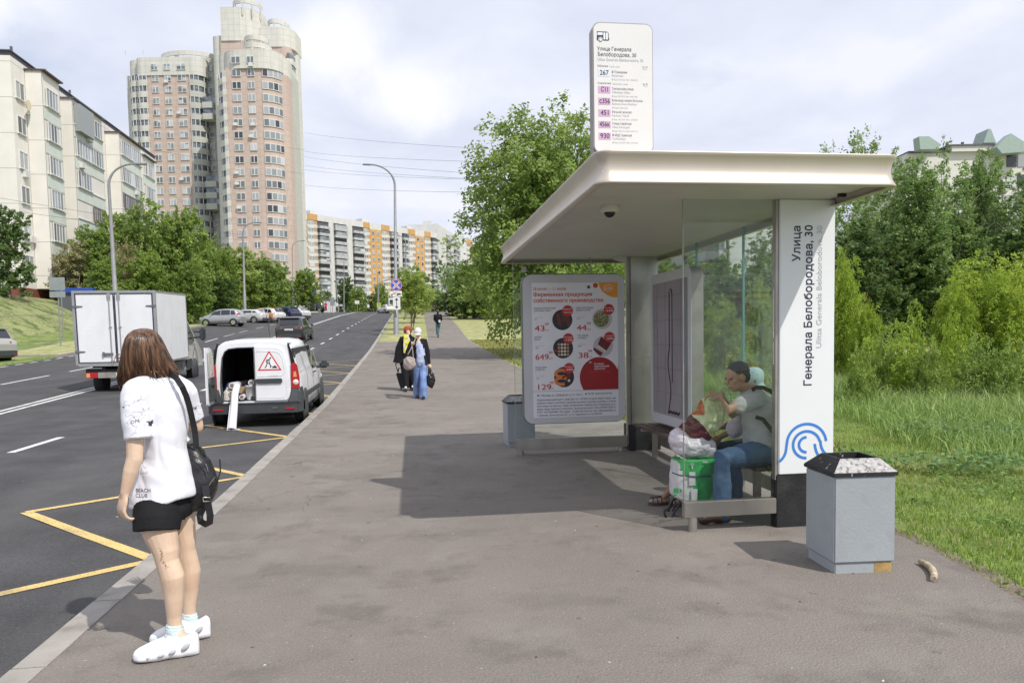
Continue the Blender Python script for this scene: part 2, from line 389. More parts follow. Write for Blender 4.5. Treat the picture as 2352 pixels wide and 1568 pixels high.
# ------------------------------------------------------------------ ground, road, pavement
def ex_grass(t, P, c, rp):
    layer(t, P, c, (.30, .27, .12), .55, .52, .68, 'Object')
    layer(t, P, c, (.045, .085, .016), 3.0, .5, .75, 'Object')
    layer(t, P, c, (.26, .30, .09), 14., .55, .8, 'Object')
M_grass = mat('grass_ground', (.15, .21, .045), .9, var=.4, scale=1.2, bump=1., bscale=25, extra=ex_grass)
def ex_bank(t, P, c, rp):
    layer(t, P, c, (.33, .30, .16), 6., .45, .66, 'Object'); layer(t, P, c, (.09, .13, .03), 1.1, .5, .6, 'Object')
M_bank = mat('bank_grass', (.18, .22, .07), .9, var=.35, scale=.5, bump=1., bscale=9, extra=ex_bank)
def ex_road(t, P, c, rp):
    layer(t, P, c, (.15, .147, .145), 70, .52, .72, 'Object', fac=.5, detail=3)
    layer(t, P, c, (.02, .02, .022), 55, .55, .7, 'Object', fac=.6, detail=3)
    layer(t, P, c, (.032, .031, .033), .9, .5, .75, 'Object', stretch=(1, .12, 1), fac=.5, detail=10)
    layer(t, P, c, (.125, .12, .115), .55, .52, .75, 'Object', stretch=(1, .06, 1), fac=.45, detail=10)
    layer(t, P, c, (.17, .165, .16), 9, .70, .74, 'Object', stretch=(1.4, .5, 1), fac=.4)
M_road = mat('road_asphalt', (.062, .061, .064), .82, var=.3, scale=1.3, bump=.8, bscale=70, extra=ex_road)
def ex_pave(t, P, c, rp):
    layer(t, P, c, (.32, .29, .265), 75, .5, .72, 'Object', fac=.45, detail=3)
    layer(t, P, c, (.085, .075, .068), 60, .56, .72, 'Object', fac=.35, detail=3)
    layer(t, P, c, (.45, .43, .40), 42, .70, .74, 'Object', fac=.7, detail=2)
    layer(t, P, c, (.12, .105, .095), 2.6, .57, .70, 'Object', stretch=(1, 1.2, 1), fac=.28, detail=15)
    layer(t, P, c, (.085, .075, .068), 1.05, .58, .72, 'Object', stretch=(.9, 1.2, 1), fac=.42, detail=15)
    layer(t, P, c, (.07, .062, .057), 5., .69, .72, 'Object', stretch=(1.2, .9, 1), fac=.5, detail=12)
    layer(t, P, c, (.06, .05, .045), 21., .73, .745, 'Object', fac=.6, detail=3)
    layer(t, P, c, (.27, .245, .22), 1.4, .52, .70, 'Object', fac=.4, detail=14)
    layer(t, P, c, (.088, .074, .064), 1.5, .53, .64, 'Object', stretch=(1, 1, 1), fac=.38, detail=15, rough=.68)
    layer(t, P, c, (.30, .27, .24), 2.3, .56, .70, 'Object', fac=.30, detail=15, rough=.70)
    # hairline cracks
    src = P.inputs['Base Color'].links[0].from_socket; vo = t.nodes.new('ShaderNodeTexVoronoi'); vo.feature = 'DISTANCE_TO_EDGE'; vo.inputs['Scale'].default_value = .33
    nz = t.nodes.new('ShaderNodeTexNoise'); nz.inputs['Scale'].default_value = 1.6; nz.inputs['Detail'].default_value = 9; t.links.new(c.outputs['Object'], nz.inputs['Vector'])
    ad = t.nodes.new('ShaderNodeVectorMath'); ad.operation = 'MULTIPLY_ADD'; t.links.new(nz.outputs['Color'], ad.inputs[0]); ad.inputs[1].default_value = (1.6, 1.6, 0); t.links.new(c.outputs['Object'], ad.inputs[2]); t.links.new(ad.outputs[0], vo.inputs['Vector'])
    m1 = t.nodes.new('ShaderNodeMapRange'); m1.inputs[1].default_value = .0008; m1.inputs[2].default_value = .0035; m1.inputs[3].default_value = .55; m1.inputs[4].default_value = 0; m1.inputs[3].default_value = .75; t.links.new(vo.outputs['Distance'], m1.inputs[0])
    n3 = t.nodes.new('ShaderNodeTexNoise'); n3.inputs['Scale'].default_value = .5; t.links.new(c.outputs['Object'], n3.inputs['Vector']); m2 = t.nodes.new('ShaderNodeMapRange'); m2.inputs[1].default_value = .5; m2.inputs[2].default_value = .6; t.links.new(n3.outputs['Fac'], m2.inputs[0])
    mm = t.nodes.new('ShaderNodeMath'); mm.operation = 'MULTIPLY'; t.links.new(m1.outputs[0], mm.inputs[0]); t.links.new(m2.outputs[0], mm.inputs[1])
    mx = t.nodes.new('ShaderNodeMixRGB'); t.links.new(mm.outputs[0], mx.inputs[0]); t.links.new(src, mx.inputs[1]); mx.inputs[2].default_value = (.05, .045, .04, 1); t.links.new(mx.outputs[0], P.inputs['Base Color'])
M_pave = mat('old_pavement_asphalt', (.198, .173, .151), .9, var=.12, scale=.6, bump=.6, bscale=70, extra=ex_pave, detail=12)
def ex_kerb(t, P, c, rp): layer(t, P, c, (.17, .15, .13), 5, .5, .7, 'Object', fac=.6)
M_kerb = mat('kerb_concrete', (.33, .305, .275), .85, var=.15, scale=3, bump=.4, bscale=60, extra=ex_kerb)
def wear(t, P, c, rp): layer(t, P, c, (.12, .12, .12), 60, .54, .64, 'Object', fac=.75); layer(t, P, c, (.16, .15, .14), 3, .55, .7, 'Object', fac=.5)
M_white = mat('white_road_paint', (.72, .72, .70), .6, var=.08, extra=wear)
M_yellow = mat('yellow_road_paint', (.70, .50, .17), .6, var=.1, extra=wear)
M_soil = mat('bare_soil', (.20, .165, .125), .95, var=.3, scale=5, bump=1, bscale=60)

M_lawn = mat('dry_lawn', (.27, .29, .105), .95, var=.3, scale=1.4, bump=1., bscale=12, extra=lambda t, P, c, rp: (layer(t, P, c, (.42, .38, .20), 1.6, .45, .62, 'Object', detail=10), layer(t, P, c, (.17, .23, .06), 4, .55, .7, 'Object')))
xs = [-300, -200, -140, -100, -75, -60, -50, -45, -41, -38, -36, -34, -32, -30, -28.5, -27, -25.5, -24.5, -23, -21, -19, -17.75, -17.6, -14, -10, -6, -2.15, -1.98, -1, 0, 1.5, 3, 3.6, 4.2, 5, 6, 7, 8, 9, 10, 11, 12, 14, 16, 18, 21, 25, 30, 40, 55, 75, 100, 150, 220, 300]
ys = list(np.arange(-20, 30, 1.0))+list(np.arange(30, 180, 3.0))+[190, 205, 225, 260, 320, 400, 550, 800]
rows = []
for y in ys:
    r = []
    for x in xs:
        z = H(x, y)
        if -17.7 < x < -2.0: z -= .35
        elif x >= -2.0: z -= .02
        elif x > -28: z -= .05
        r.append((x, y, z))
    rows.append(r)
g = MB().grid(rows).build('ground', [M_grass, M_bank, M_lawn])
for p in g.data.polygons:
    if p.center.x < -25: p.material_index = 1
    elif p.center.x > -2 and p.center.y > 22: p.material_index = 2
tag(g, kind='structure')
def sheet(name, m, xl, xr, y0, y1, dz, step=1.0, nx=1, parent=None):
    fl = xl if callable(xl) else (lambda y: xl); fr = xr if callable(xr) else (lambda y: xr)
    n = max(1, int(round((y1-y0)/step))); rows = []
    for i in range(n+1):
        y = y0+(y1-y0)*i/n; a, b = fl(y), fr(y)
        rows.append([(a+(b-a)*k/nx, y, (dz(a+(b-a)*k/nx, y) if callable(dz) else gz(y)+dz)) for k in range(nx+1)])
    return rows
RZ = lambda x, y: H(x, y)-.12
mb = MB().grid(sheet('', 0, -17.6, -1.98, -20, 260, RZ, 1, 8)); tag(mb.build('road', M_road), kind='structure')
# service road and parking bays along the left side
mb = MB().grid(sheet('', 0, -28, -17.6, 24, 146, lambda x, y: H(x, y)-.118, 1, 8)); tag(mb.build('side_road', M_road), kind='structure')
PR = [(-20, 3.0), (2.2, 3.05), (3.2, 3.3), (3.88, 3.55), (4.6, 3.72), (5.42, 3.82), (7, 3.78), (12, 3.85), (28.5, 4.0), (48.4, 3.9), (107, 5.67), (150, 7.2), (260, 9)]
def pr(y): return float(np.interp(y, [p[0] for p in PR], [p[1] for p in PR]))+ (.07*noise.noise(Vector((0, y*1.7, 3)))+.04*noise.noise(Vector((0, y*6, 8))) if y < 30 else 0)
def pl(y): return float(np.interp(y, [47.6, 48.2, 130, 260], [-1.85, 1.34, 2.9, 4])) if y > 47.6 else -1.85
mb = MB().grid(sheet('', 0, -1.85, pr, -20, 9, lambda x, y: H(min(x, 4), y), .15, 6)); tag(mb.build('pavement', M_pave), kind='structure')
bpy.data.objects['pavement'].data.materials[0] = M_pave
mb = MB().grid(sheet('', 0, pl, pr, 9, 47.4, lambda x, y: H(min(x, 4), y), .4, 6)); mb.grid(sheet('', 0, pl, pr, 47.4, 48.4, lambda x, y: H(min(x, 4), y), .1, 6)); mb.grid(sheet('', 0, pl, pr, 48.4, 260, lambda x, y: H(min(x, 4), y), 1, 4)); tag(mb.build('path', M_pave), kind='structure')
# soil fringe along the pavement edge
mb = MB().grid(sheet('', 0, lambda y: pr(y)-.05, lambda y: pr(y)+.16+.1*noise.noise(Vector((5, y*1.1, 0))), -3, 9, lambda x, y: H(x, y)-.008, .12, 2)); tag(mb.build('soil_fringe', M_soil), kind='structure')
def kerb(name, x0, x1, y0, y1, top, step=1.):
    b = MB(); n = int((y1-y0)/step)
    for i in range(n):
        ya = y0+i*step+.006; yb = y0+(i+1)*step-.006
        za, zb = H((x0+x1)/2, ya)+top, H((x0+x1)/2, yb)+top; j = random.uniform(-.004, .004)
        bot = [(x0+j, ya, za-.4), (x1+j, ya, za-.4), (x1+j, yb, zb-.4), (x0+j, yb, zb-.4)]; tp = [(x0+j, ya, za), (x1+j, ya, za), (x1+j, yb, zb), (x0+j, yb, zb)]
        b.hexa(bot, tp)
    return b
tag(kerb('', -2.0, -1.84, -8, 200, .006).build('kerb', M_kerb), kind='structure')
# grass islands with kerbs on the left
for i, (a, b_, c, d) in enumerate(((-21.2, -17.65, 41.5, 51.5), (-22.5, -17.65, 56, 69.5), (-24.5, -17.65, 92, 140), (-28, -23.2, 84, 92))):
    r = MB().grid(sheet('', 0, a, b_, c, d, lambda x, y: H(x, y)+.03, 1, 3)); tag(r.build('verge', M_lawn), kind='structure')
    k = kerb('', b_+0, b_+.15, c-.15, d+.15, .035); k2 = kerb('', a-.15, a, c-.15, d+.15, .035)
    k.add(k2.v, k2.f)
    for yy in (c-.15, d): k.box(a, b_, yy, yy+.15, H(a, yy)-.3, H(a, yy)+.035+.01)
    tag(k.build('kerb', M_kerb), kind='structure')
tag(kerb('', -28.15, -28.0, 24, 146, .03, 2).build('kerb', M_kerb), kind='structure')
# painted markings, sheets lying on the road
def mark(b, p, q, w, mi=0):
    p = Vector(p); q = Vector(q); d = (q-p); L = d.length; d.normalize(); n = Vector((-d.y, d.x))*w/2; k = max(1, int(L/1.2)); rows = []
    for i in range(k+1):
        c = p+d*L*i/k; rows.append([(c.x-n.x, c.y-n.y, RZ(c.x, c.y)+.005), (c.x+n.x, c.y+n.y, RZ(c.x, c.y)+.005)])
    b.grid(rows, mi)
b = MB()
mark(b, (-9.62, 5), (-9.62, 165), .12); mark(b, (-9.36, 5), (-9.36, 165), .12)
for i in range(0, 60): y = 12.2+i*4.0 - (2.2 if i == 0 else 0); 
yy = 12.8
while yy < 160:
    xl_ = float(np.interp(yy, [10, 45, 160], [-6.3, -5.35, -4.9])); mark(b, (xl_, yy), (xl_+.03, yy+1.7), .13); yy += 5.1
yy = 16.5
while yy < 160: mark(b, (-13.15, yy), (-13.15, yy+3.4), .12); yy += 5.1 if yy < 60 else 7
yy = 31
while yy < 46: mark(b, (-17.3, yy), (-17.3, yy+.7), .12); yy += 1.35
tag(b.build('lane_markings', M_white), kind='structure')
b = MB(); lv, rv = [], []
yR = [2.75, 6.35, 9.98, 13.5, 17.1, 20.7, 24.3, 27.9, 31.5, 35.1]; yL = [1.1, 4.75, 8.46, 12.1, 15.6, 19.2, 22.8, 26.4, 30, 33.6]
for a, c in zip(yL, yR): mark(b, (-4.0, a), (-2.06, c), .11)
for c, a in zip(yR, yL[1:]): mark(b, (-2.06, c-.0), (-4.0, a-.0), .11)
tag(b.build('stop_zone_zigzag', M_yellow), kind='structure')

# ------------------------------------------------------------------ grass blades (uncountable)
def blades(name, pts, h, w, c1, c2, lean=.35, seed=1):
    r = np.random.default_rng(seed); n = len(pts); h = h*(.55+.9*r.random(n))
    a = r.random(n)*2*pi; dx_, dy_ = np.cos(a), np.sin(a); w = w*(.6+.8*r.random(n))
    ln = lean*h*r.random(n)*1.6; b_ = r.random(n)*2*pi
    base = pts; v = np.zeros((n, 5, 3))
    v[:, 0] = base+np.stack([dx_*w/2, dy_*w/2, 0*h-.02], 1); v[:, 1] = base-np.stack([dx_*w/2, dy_*w/2, 0*h+.02], 1)
    mid = base+np.stack([np.cos(b_)*ln*.35, np.sin(b_)*ln*.35, h*.55], 1)
    v[:, 2] = mid-np.stack([dx_*w*.4, dy_*w*.4, 0*h], 1); v[:, 3] = mid+np.stack([dx_*w*.4, dy_*w*.4, 0*h], 1)
    tip = base+np.stack([np.cos(b_)*ln, np.sin(b_)*ln, h*(1-.3*lean)], 1); v[:, 4] = tip
    i = np.arange(n)[:, None]*5
    f = np.concatenate([i+np.array([[0, 1, 2, 3]]), i+np.array([[3, 2, 4, 4]])])
    tri = np.concatenate([i+np.array([[0, 1, 2]]), i+np.array([[0, 2, 3]]), i+np.array([[3, 2, 4]])])
    rn = np.tile(r.random(n), 3)
    return tag(raw(name, v.reshape(-1, 3), tri, leaf_mat(name+'_blades', c1, c2, .3), rnd=rn), kind='stuff')
def scatter(n, x0, x1, y0, y1, keep=None, seed=1):
    r = np.random.default_rng(seed); P_ = np.stack([x0+(x1-x0)*r.random(n), y0+(y1-y0)*r.random(n)], 1)
    out = []
    for x, y in P_:
        if x < pr(y)+.03: continue
        if keep and not keep(x, y): continue
        out.append((x, y, H(x, y)-.02))
    return np.array(out)
def vis(x, y): # only ground the photograph's surroundings could show
    return x < 4.6+y*1.05
nz_ = lambda x, y, s, o: noise.noise(Vector((x*s, y*s, o)))
blades('short_grass', scatter(210000, 3.2, 12, 2.2, 14, lambda x, y: vis(x, y) and x < 2.5+y*.72 and nz_(x, y, .9, 1) > -.28 and random.random() < 1.3-.07*y, 3), .055, .0065, (.12, .22, .03), (.34, .44, .09), .8, 3)
blades('dry_grass', scatter(26000, 3.5, 14, 2.2, 12, lambda x, y: vis(x, y) and (nz_(x, y, .9, 1) < -.05 or random.random() < .12), 4), .055, .0065, (.33, .28, .12), (.48, .42, .22), 1.1, 4)
blades('meadow_grass', scatter(90000, 3.9, 26, 6.0, 18, lambda x, y: vis(x, y) and y > float(np.interp(x/y, [.5, .62, .70, .82], [14.5, 12.5, 9.5, 7.6]))+1.1*nz_(x, y, .5, 5), 5), .30, .013, (.12, .23, .04), (.36, .48, .15), .75, 5)
blades('tall_grass', scatter(70000, 4.5, 30, 9.0, 23, lambda x, y: vis(x, y) and y > float(np.interp(x/y, [.5, .62, .70, .82], [17, 15, 12, 10.5]))+1.4*nz_(x, y, .3, 9), 6), .42, .012, (.15, .26, .06), (.44, .54, .20), .6, 6)
blades('verge_grass', scatter(30000, 3.9, 9, 9, 48, lambda x, y: x > pr(y)+.05 and x < 4+y*.2, 8), .09, .03, (.13, .17, .035), (.40, .38, .13), .9, 8)
# broad-leaved weeds in the short grass
def broad(name, pts, size, c1, c2, seed, lift=.06):
    r = np.random.default_rng(seed); n = len(pts); c = pts+np.stack([0*r.random(n), 0*r.random(n), lift*(.4+r.random(n))], 1)
    a = r.normal(size=(n, 3))*[1, 1, .35]; a /= np.linalg.norm(a, axis=1)[:, None]
    up = np.stack([r.normal(size=n)*.5, r.normal(size=n)*.5, np.ones(n)], 1); b_ = np.cross(up, a); b_ /= np.linalg.norm(b_, axis=1)[:, None]
    s = size*(.5+r.random(n))[:, None]
    v = np.stack([c-a*s, c-b_*s*.45, c+a*s, c+b_*s*.45], 1).reshape(-1, 3); f = np.arange(n*4).reshape(n, 4)
    return tag(raw(name, v, f, leaf_mat(name+'_leaf', c1, c2, .3), rnd=r.random(n)), kind='stuff')
broad('clover', scatter(26000, 3.6, 9, 2.6, 8.5, lambda x, y: vis(x, y) and nz_(x, y, 1.1, 7) > .12, 9), .02, (.09, .19, .04), (.22, .36, .07), 9)
broad('nettles', scatter(26000, 4.4, 14, 6.4, 11, lambda x, y: vis(x, y) and nz_(x, y, .55, 12) > .25, 10), .035, (.09, .19, .06), (.20, .32, .11), 10, .16)
# ------------------------------------------------------------------ bus shelter
def ex_steel(t, P, c, rp): layer(t, P, c, (.20, .18, .16), 2.5, .5, .75, 'Object', stretch=(1, 1, .25), fac=.5)
M_steel = mat('brushed_steel', (.50, .475, .44), .38, 1., var=.1, scale=3, bump=.08, bscale=80, extra=ex_steel)
M_steel2 = mat('dull_steel', (.42, .39, .35), .45, .75, var=.14, scale=5, bump=.1, bscale=60, extra=ex_steel)
def ex_lip(t, P, c, rp): layer(t, P, c, (.33, .29, .25), 2.2, .52, .8, 'Object', fac=.35)
M_lip = mat('champagne_metal', (.56, .50, .425), .38, .35, var=.05, scale=2, extra=ex_lip)
M_ceil = mat('roof_soffit', (.60, .575, .53), .55, var=.05, scale=1.2, extra=lambda t, P, c, rp: layer(t, P, c, (.40, .37, .33), 2, .55, .8, 'Object', fac=.4))
M_panelw = mat('white_enamel', (.76, .78, .80), .25, var=.02, scale=2, coat=.3)
M_black = mat('black_base', (.018, .018, .02), .5, var=.4, scale=6, bump=.2, extra=lambda t, P, c, rp: layer(t, P, c, (.09, .08, .07), 4, .55, .8, 'Object', fac=.4))
M_blackp = flat('black_plastic', (.015, .015, .016), .4)
M_glass = glass_mat('shelter_glass', (.955, .985, .972))
M_edge = flat('glass_edge', (.16, .30, .26), .2)
M_navy = flat('navy_print', (.022, .025, .06), .5); M_greyp = flat('grey_print', (.42, .43, .46), .5); M_blue = flat('blue_print', (.05, .21, .62), .45)
M_dgrey = flat('dark_grey_print', (.10, .10, .12), .5); M_mgrey = flat('mid_grey_print', (.25, .25, .27), .5); M_pink = flat('pink_print', (.56, .36, .52), .5); M_palebl = flat('pale_blue_print', (.62, .68, .74), .5)
M_paper = flat('poster_paper', (.84, .83, .87), .5); M_red = flat('red_print', (.55, .035, .03), .5); M_orange = flat('orange_print', (.85, .35, .04), .5); M_redor = flat('orange_red_print', (.65, .09, .02), .5)
M_wood = mat('dark_bench_wood', (.09, .06, .045), .6, var=.3, scale=6)

shel = empty('bus_shelter', (2.4, 7.7, 0), 0, 'open bus shelter with flat beige roof, glass walls and a white street name pillar', 'bus shelter')
SO = Vector((2.4, 7.7, 0))
def S(mb_, name, m, bevel=0, parent=shel):
    mb_.v = [(x-SO.x, y-SO.y, z-SO.z) for x, y, z in mb_.v]; return mb_.build(name, m, parent, bevel)
X0, X1, Y0, Y1 = 1.292, 3.515, 5.03, 10.43
# roof: concave metal fascia, flat soffit with joints
prof = [(-.06, 2.64), (0, 2.64), (.002, 2.65), (-.012, 2.672), (-.026, 2.70), (-.034, 2.735), (-.034, 2.765), (-.026, 2.80), (-.010, 2.832), (.002, 2.85), (.0, 2.858), (-.03, 2.862), (-.3, 2.87)]
rf = MB(); rows = []
for o_, z in prof:
    rows.append([(x, y, z) for x, y in rrect(X0-o_, X1+o_, Y0-o_, Y1+o_, max(.02, .10+o_), 8)])
rf.grid(rows, 0, True, closed=True)
rf.add(rows[-1], [list(range(len(rows[-1])))], 0)
roof = S(rf, 'roof', [M_lip])
cl = MB(); js = [5.1, 7.05, 8.55, 10.36]
ys_ = [Y0+.055, 6.95, 8.5, Y1-.055]
for a, b_ in zip(ys_, ys_[1:]): cl.box(X0+.055, X1-.055, a+.004, b_-.004, 2.695, 2.71)
cl.box(X0+.05, X1-.05, Y0+.05, Y1-.05, 2.712, 2.73)
S(cl, 'ceiling', M_ceil)
# pillar with the street name
pil = S(MB().box(3.018, 3.50, 5.854, 5.94, .445, 2.693), 'name_pillar', M_panelw, .006)
S(MB().box(3.0, 3.485, 5.862, 5.965, -.02, .443), 'pillar_base', M_black, .006)
S(MB().box(2.992, 3.014, 5.87, 5.93, .40, 2.693), 'pillar_edge_profile', M_steel2)
T = TX(); PX = .001083
def em(pts): return [((x-1112)*PX, .4454+(1033-y)*.001013) for x, y in pts]
def arc(cx, cy, r, a0, a1, n=22): return [(cx+r*cos(radians(a0+(a1-a0)*k/n)), cy-r*sin(radians(a0+(a1-a0)*k/n))) for k in range(n+1)]
def bez(p, n=12):
    out_ = []
    for k in range(n+1):
        t = k/n; out_.append(tuple((1-t)**3*p[0][i]+3*(1-t)**2*t*p[1][i]+3*(1-t)*t*t*p[2][i]+t**3*p[3][i] for i in (0, 1)))
    return out_
cx, cy = 1335, 795
T.stroke(em(bez([(1114, 925), (1160, 890), (1168, 850), (1172, 795)], 10)+arc(cx, cy-10, 160, 178, 5, 30)), .0235, M_blue)
T.stroke(em(arc(cx, cy, 110, -90, -178, 14)[::1]+arc(cx, cy, 110, 180, 15, 26)+bez([(1448, 770), (1452, 850), (1490, 885), (1540, 905)])), .0235, M_blue)
T.stroke(em(arc(cx, cy, 62, 90, 270, 16)), .0235, M_blue)
T.stroke(em(bez([(1402, 790), (1406, 850), (1428, 890), (1460, 925)])), .0235, M_blue)
T.text('Улица', .176, 2.192, .096, M_navy, .018, rot=pi/2, fit=.284)
T.text('Генерала Белобородова, 30', .2816, 1.171, .096, M_navy, .018, rot=pi/2, fit=1.305)
T.text('Ulitsa Generala Beloborodova, 30', .366, 1.482, .066, M_greyp, -.004, rot=pi/2, fit=.994)
T.build('street_name_lettering', pil, frame_mtx((3.018-SO.x, 5.853-SO.y, 0), (1, 0, 0), (0, 0, 1)))
# near glass panel, rail and foot
def glass(b, name='glass_pane'): return S(b, name, M_glass)
glass(MB().box(2.215, 2.984, 5.885, 5.897, .252, 2.694))
S(MB().box(2.209, 2.214, 5.883, 5.899, .252, 2.694), 'glass_edge_strip', M_steel2)
S(MB().box(2.205, 3.0, 5.858, 5.925, .122, .25), 'lower_rail', M_steel, .004)
S(MB().cyl((2.285, 5.89, -.02), (2.285, 5.89, .121), .036, 16), 'foot', M_steel2)
# far glass panel
glass(MB().box(1.432, 2.98, 10.128, 10.14, .252, 2.694))
S(MB().box(1.427, 1.431, 10.126, 10.142, .252, 2.694).box(2.485, 2.497, 10.122, 10.127, 2.46, 2.694), 'glass_edge_strip', M_steel2)
S(MB().box(1.425, 2.98, 10.10, 10.168, .095, .25), 'lower_rail', M_steel, .004)
for x in (1.5, 2.9): S(MB().cyl((x, 10.134, -.02), (x, 10.134, .094), .036, 12), 'foot', M_steel2)
S(MB().box(2.985, 3.035, 10.10, 10.16, .12, 2.694), 'corner_post', M_steel2)
S(MB().box(3.04, 3.43, 10.08, 10.33, .40, 1.32).box(3.04, 3.43, 10.08, 10.33, 1.328, 2.694), 'rear_pillar', M_steel, .004)
S(MB().box(3.0, 3.45, 10.07, 10.34, -.02, .398), 'pillar_base', M_black, .004)
S(MB().prism([(2.80, 2.694), (2.80, 2.66), (2.97, 2.60), (2.97, 2.694)], 'y', 10.03, 10.09), 'roof_bracket', M_ceil)
# back wall of three glass panes above a rail
for a, b_ in ((5.97, 7.36), (7.375, 8.62), (8.635, 10.07)):
    glass(MB().box(3.40, 3.412, a, b_, .27, 2.694))
S(MB().box(3.395, 3.417, 7.361, 7.374, .27, 2.694).box(3.395, 3.417, 8.621, 8.634, .27, 2.694), 'glass_edge_strip', M_edge)
S(MB().box(3.36, 3.45, 5.97, 10.07, .13, .268), 'lower_rail', M_steel2, .004)
for y in (7.4, 8.7): S(MB().cyl((3.405, y, -.02), (3.405, y, .13), .036, 12), 'foot', M_steel2)
S(MB().box(2.99, 3.034, 5.9, 5.93, 2.66, 2.694), 'glass_clamp', M_steel2)
# bench
bn = MB()
for k in range(4): bn.box(2.95+k*.105, 3.04+k*.105, 6.12, 9.75, .425, .455)
bench = S(bn, 'bench_seat', M_wood, .004)
for y in (6.5, 8.0, 9.4): S(MB().box(2.97, 3.34, y, y+.05, .385, .424).box(3.12, 3.18, y, y+.05, -.02, .385), 'bench_bracket', M_steel2)
# dome camera and sensor
dc = MB().lathe([(.078, 2.694), (.08, 2.66), (.066, 2.642), (.05, 2.64)], 24, (1.70, 6.22, 0)); d_ = S(dc, 'dome_camera', flat('camera_white', (.62, .6, .55), .4))
S(MB().lathe([(.048, 2.642), (.046, 2.628), (.034, 2.61), (.014, 2.6)], 20, (1.70, 6.22, 0)), 'camera_lens', flat('camera_glass', (.01, .01, .012), .08))
S(MB().lathe([(.022, 2.694), (.024, 2.675)], 14, (3.40, 5.62, 0)).box(3.39, 3.44, 5.60, 5.64, 2.67, 2.693), 'motion_sensor', M_blackp)

# poster lightbox on the far panel
M_frame = mat('frame_enamel', (.60, .60, .62), .35, var=.03); M_case = mat('case_metal', (.22, .21, .20), .45, .5)
px0, px1, pz0, pz1 = 1.535, 2.925, .468, 2.452; py = 10.0
S(MB().prism(rrect(px0-.012, px1+.006, pz0-.01, pz1+.012, .13, 8), 'y', py+.012, py+.115), 'poster_case', M_case)
pf = S(MB().prism(rrect(px0, px1, pz0, pz1, .12, 8), 'y', py-.004, py+.011), 'poster_frame', M_frame)
T = TX(); w_, h_ = 1.175, 1.80
sx = lambda x: (x-338)/(1022-338)*w_
sy = lambda y: (1243-y)/(1243-205)*h_
T.rect(0, w_, 0, h_, M_paper, 0); Z = .001
def tx(s, x, y, size, m, b=0, fit=None, **k): T.text(s, sx(x), sy(y), size, m, b, fit=(fit/684*w_ if fit else None), z=Z, **k)
def dsc(x, y, r, m, z=.001): T.disc(sx(x), sy(y), r/684*w_, m, z)
tx('28 июня — 11 июля', 347, 262, .058, M_redor, .006, fit=260)
tx('Фирменная продукция', 349, 308, .070, M_redor, .03, fit=465)
tx('собственного производства', 350, 354, .070, M_redor, .03, fit=552)
# orange quarter with the chain's name
T.poly([(w_, h_), (w_, sy(322)), (sx(985), sy(320)), (sx(940), sy(305)), (sx(900), sy(275)), (sx(878), sy(240)), (sx(868), sy(205))], M_orange, .001)
T.text('GLOBUS', sx(912), sy(258), .04, M_paper, .02, fit=.115, z=.002)
for s_ in (1, -1): T.stroke([(sx(945+40*cos(radians(a))), sy(247-s_*24*sin(radians(a)))) for a in range(20, 161, 20)], .006, M_paper, .002)
T.disc(sx(845), sy(228), .035, M_redor, .001); T.disc(sx(790), sy(240), .022, flat('green_print', (.03, .12, .06)), .0012)
T.rect(sx(560), sx(868), sy(213), h_, M_paper, .0009)
items = [(352, 383, 'КОЛБАСКИ ПОЛУКОПЧЕНЫЕ', '«АМУРСКИЕ» ГЛОБУС', 172, '57', '43', '99', 577, 490, 620, 420, 'ВЫБОР', 'ПОКУПАТЕЛЕЙ'),
         (686, 383, 'СМЕСЬ ДЛЯ ОКРОШКИ', 'МЯСНАЯ', 140, '55⁹⁹', '44', '99', 888, 487, 950, 414, 'по карте', '-24%'),
         (353, 603, 'НАБОР', 'КРАБ СЕТ', 58, '769', '649', '99', 580, 708, 622, 635, 'по карте', '-15%'),
         (694, 597, 'ТОРТ ЧИЗКЕЙК', 'С КЛУБНИКОЙ', 90, '48⁹⁹', '38', '99', 893, 700, 952, 630, 'по карте', '-20%'),
         (357, 836, 'ЛОСОСЬ ЧИЛИ', 'СТЕЙК С/М', 88, '163', '129', '99', 585, 932, 625, 864, 'по карте', '-20%')]
M_plate = flat('plate_black', (.03, .03, .04), .4); M_bowl = flat('bowl_white', (.55, .53, .55), .4)
fc = dict(sausage=flat('print_sausage', (.16, .045, .03)), green=flat('print_salad', (.22, .24, .08)), rice=flat('print_rice', (.72, .62, .45)), cake=flat('print_cake', (.16, .025, .03)), cream=flat('print_cream', (.7, .6, .5)), salmon=flat('print_salmon', (.75, .22, .06)))
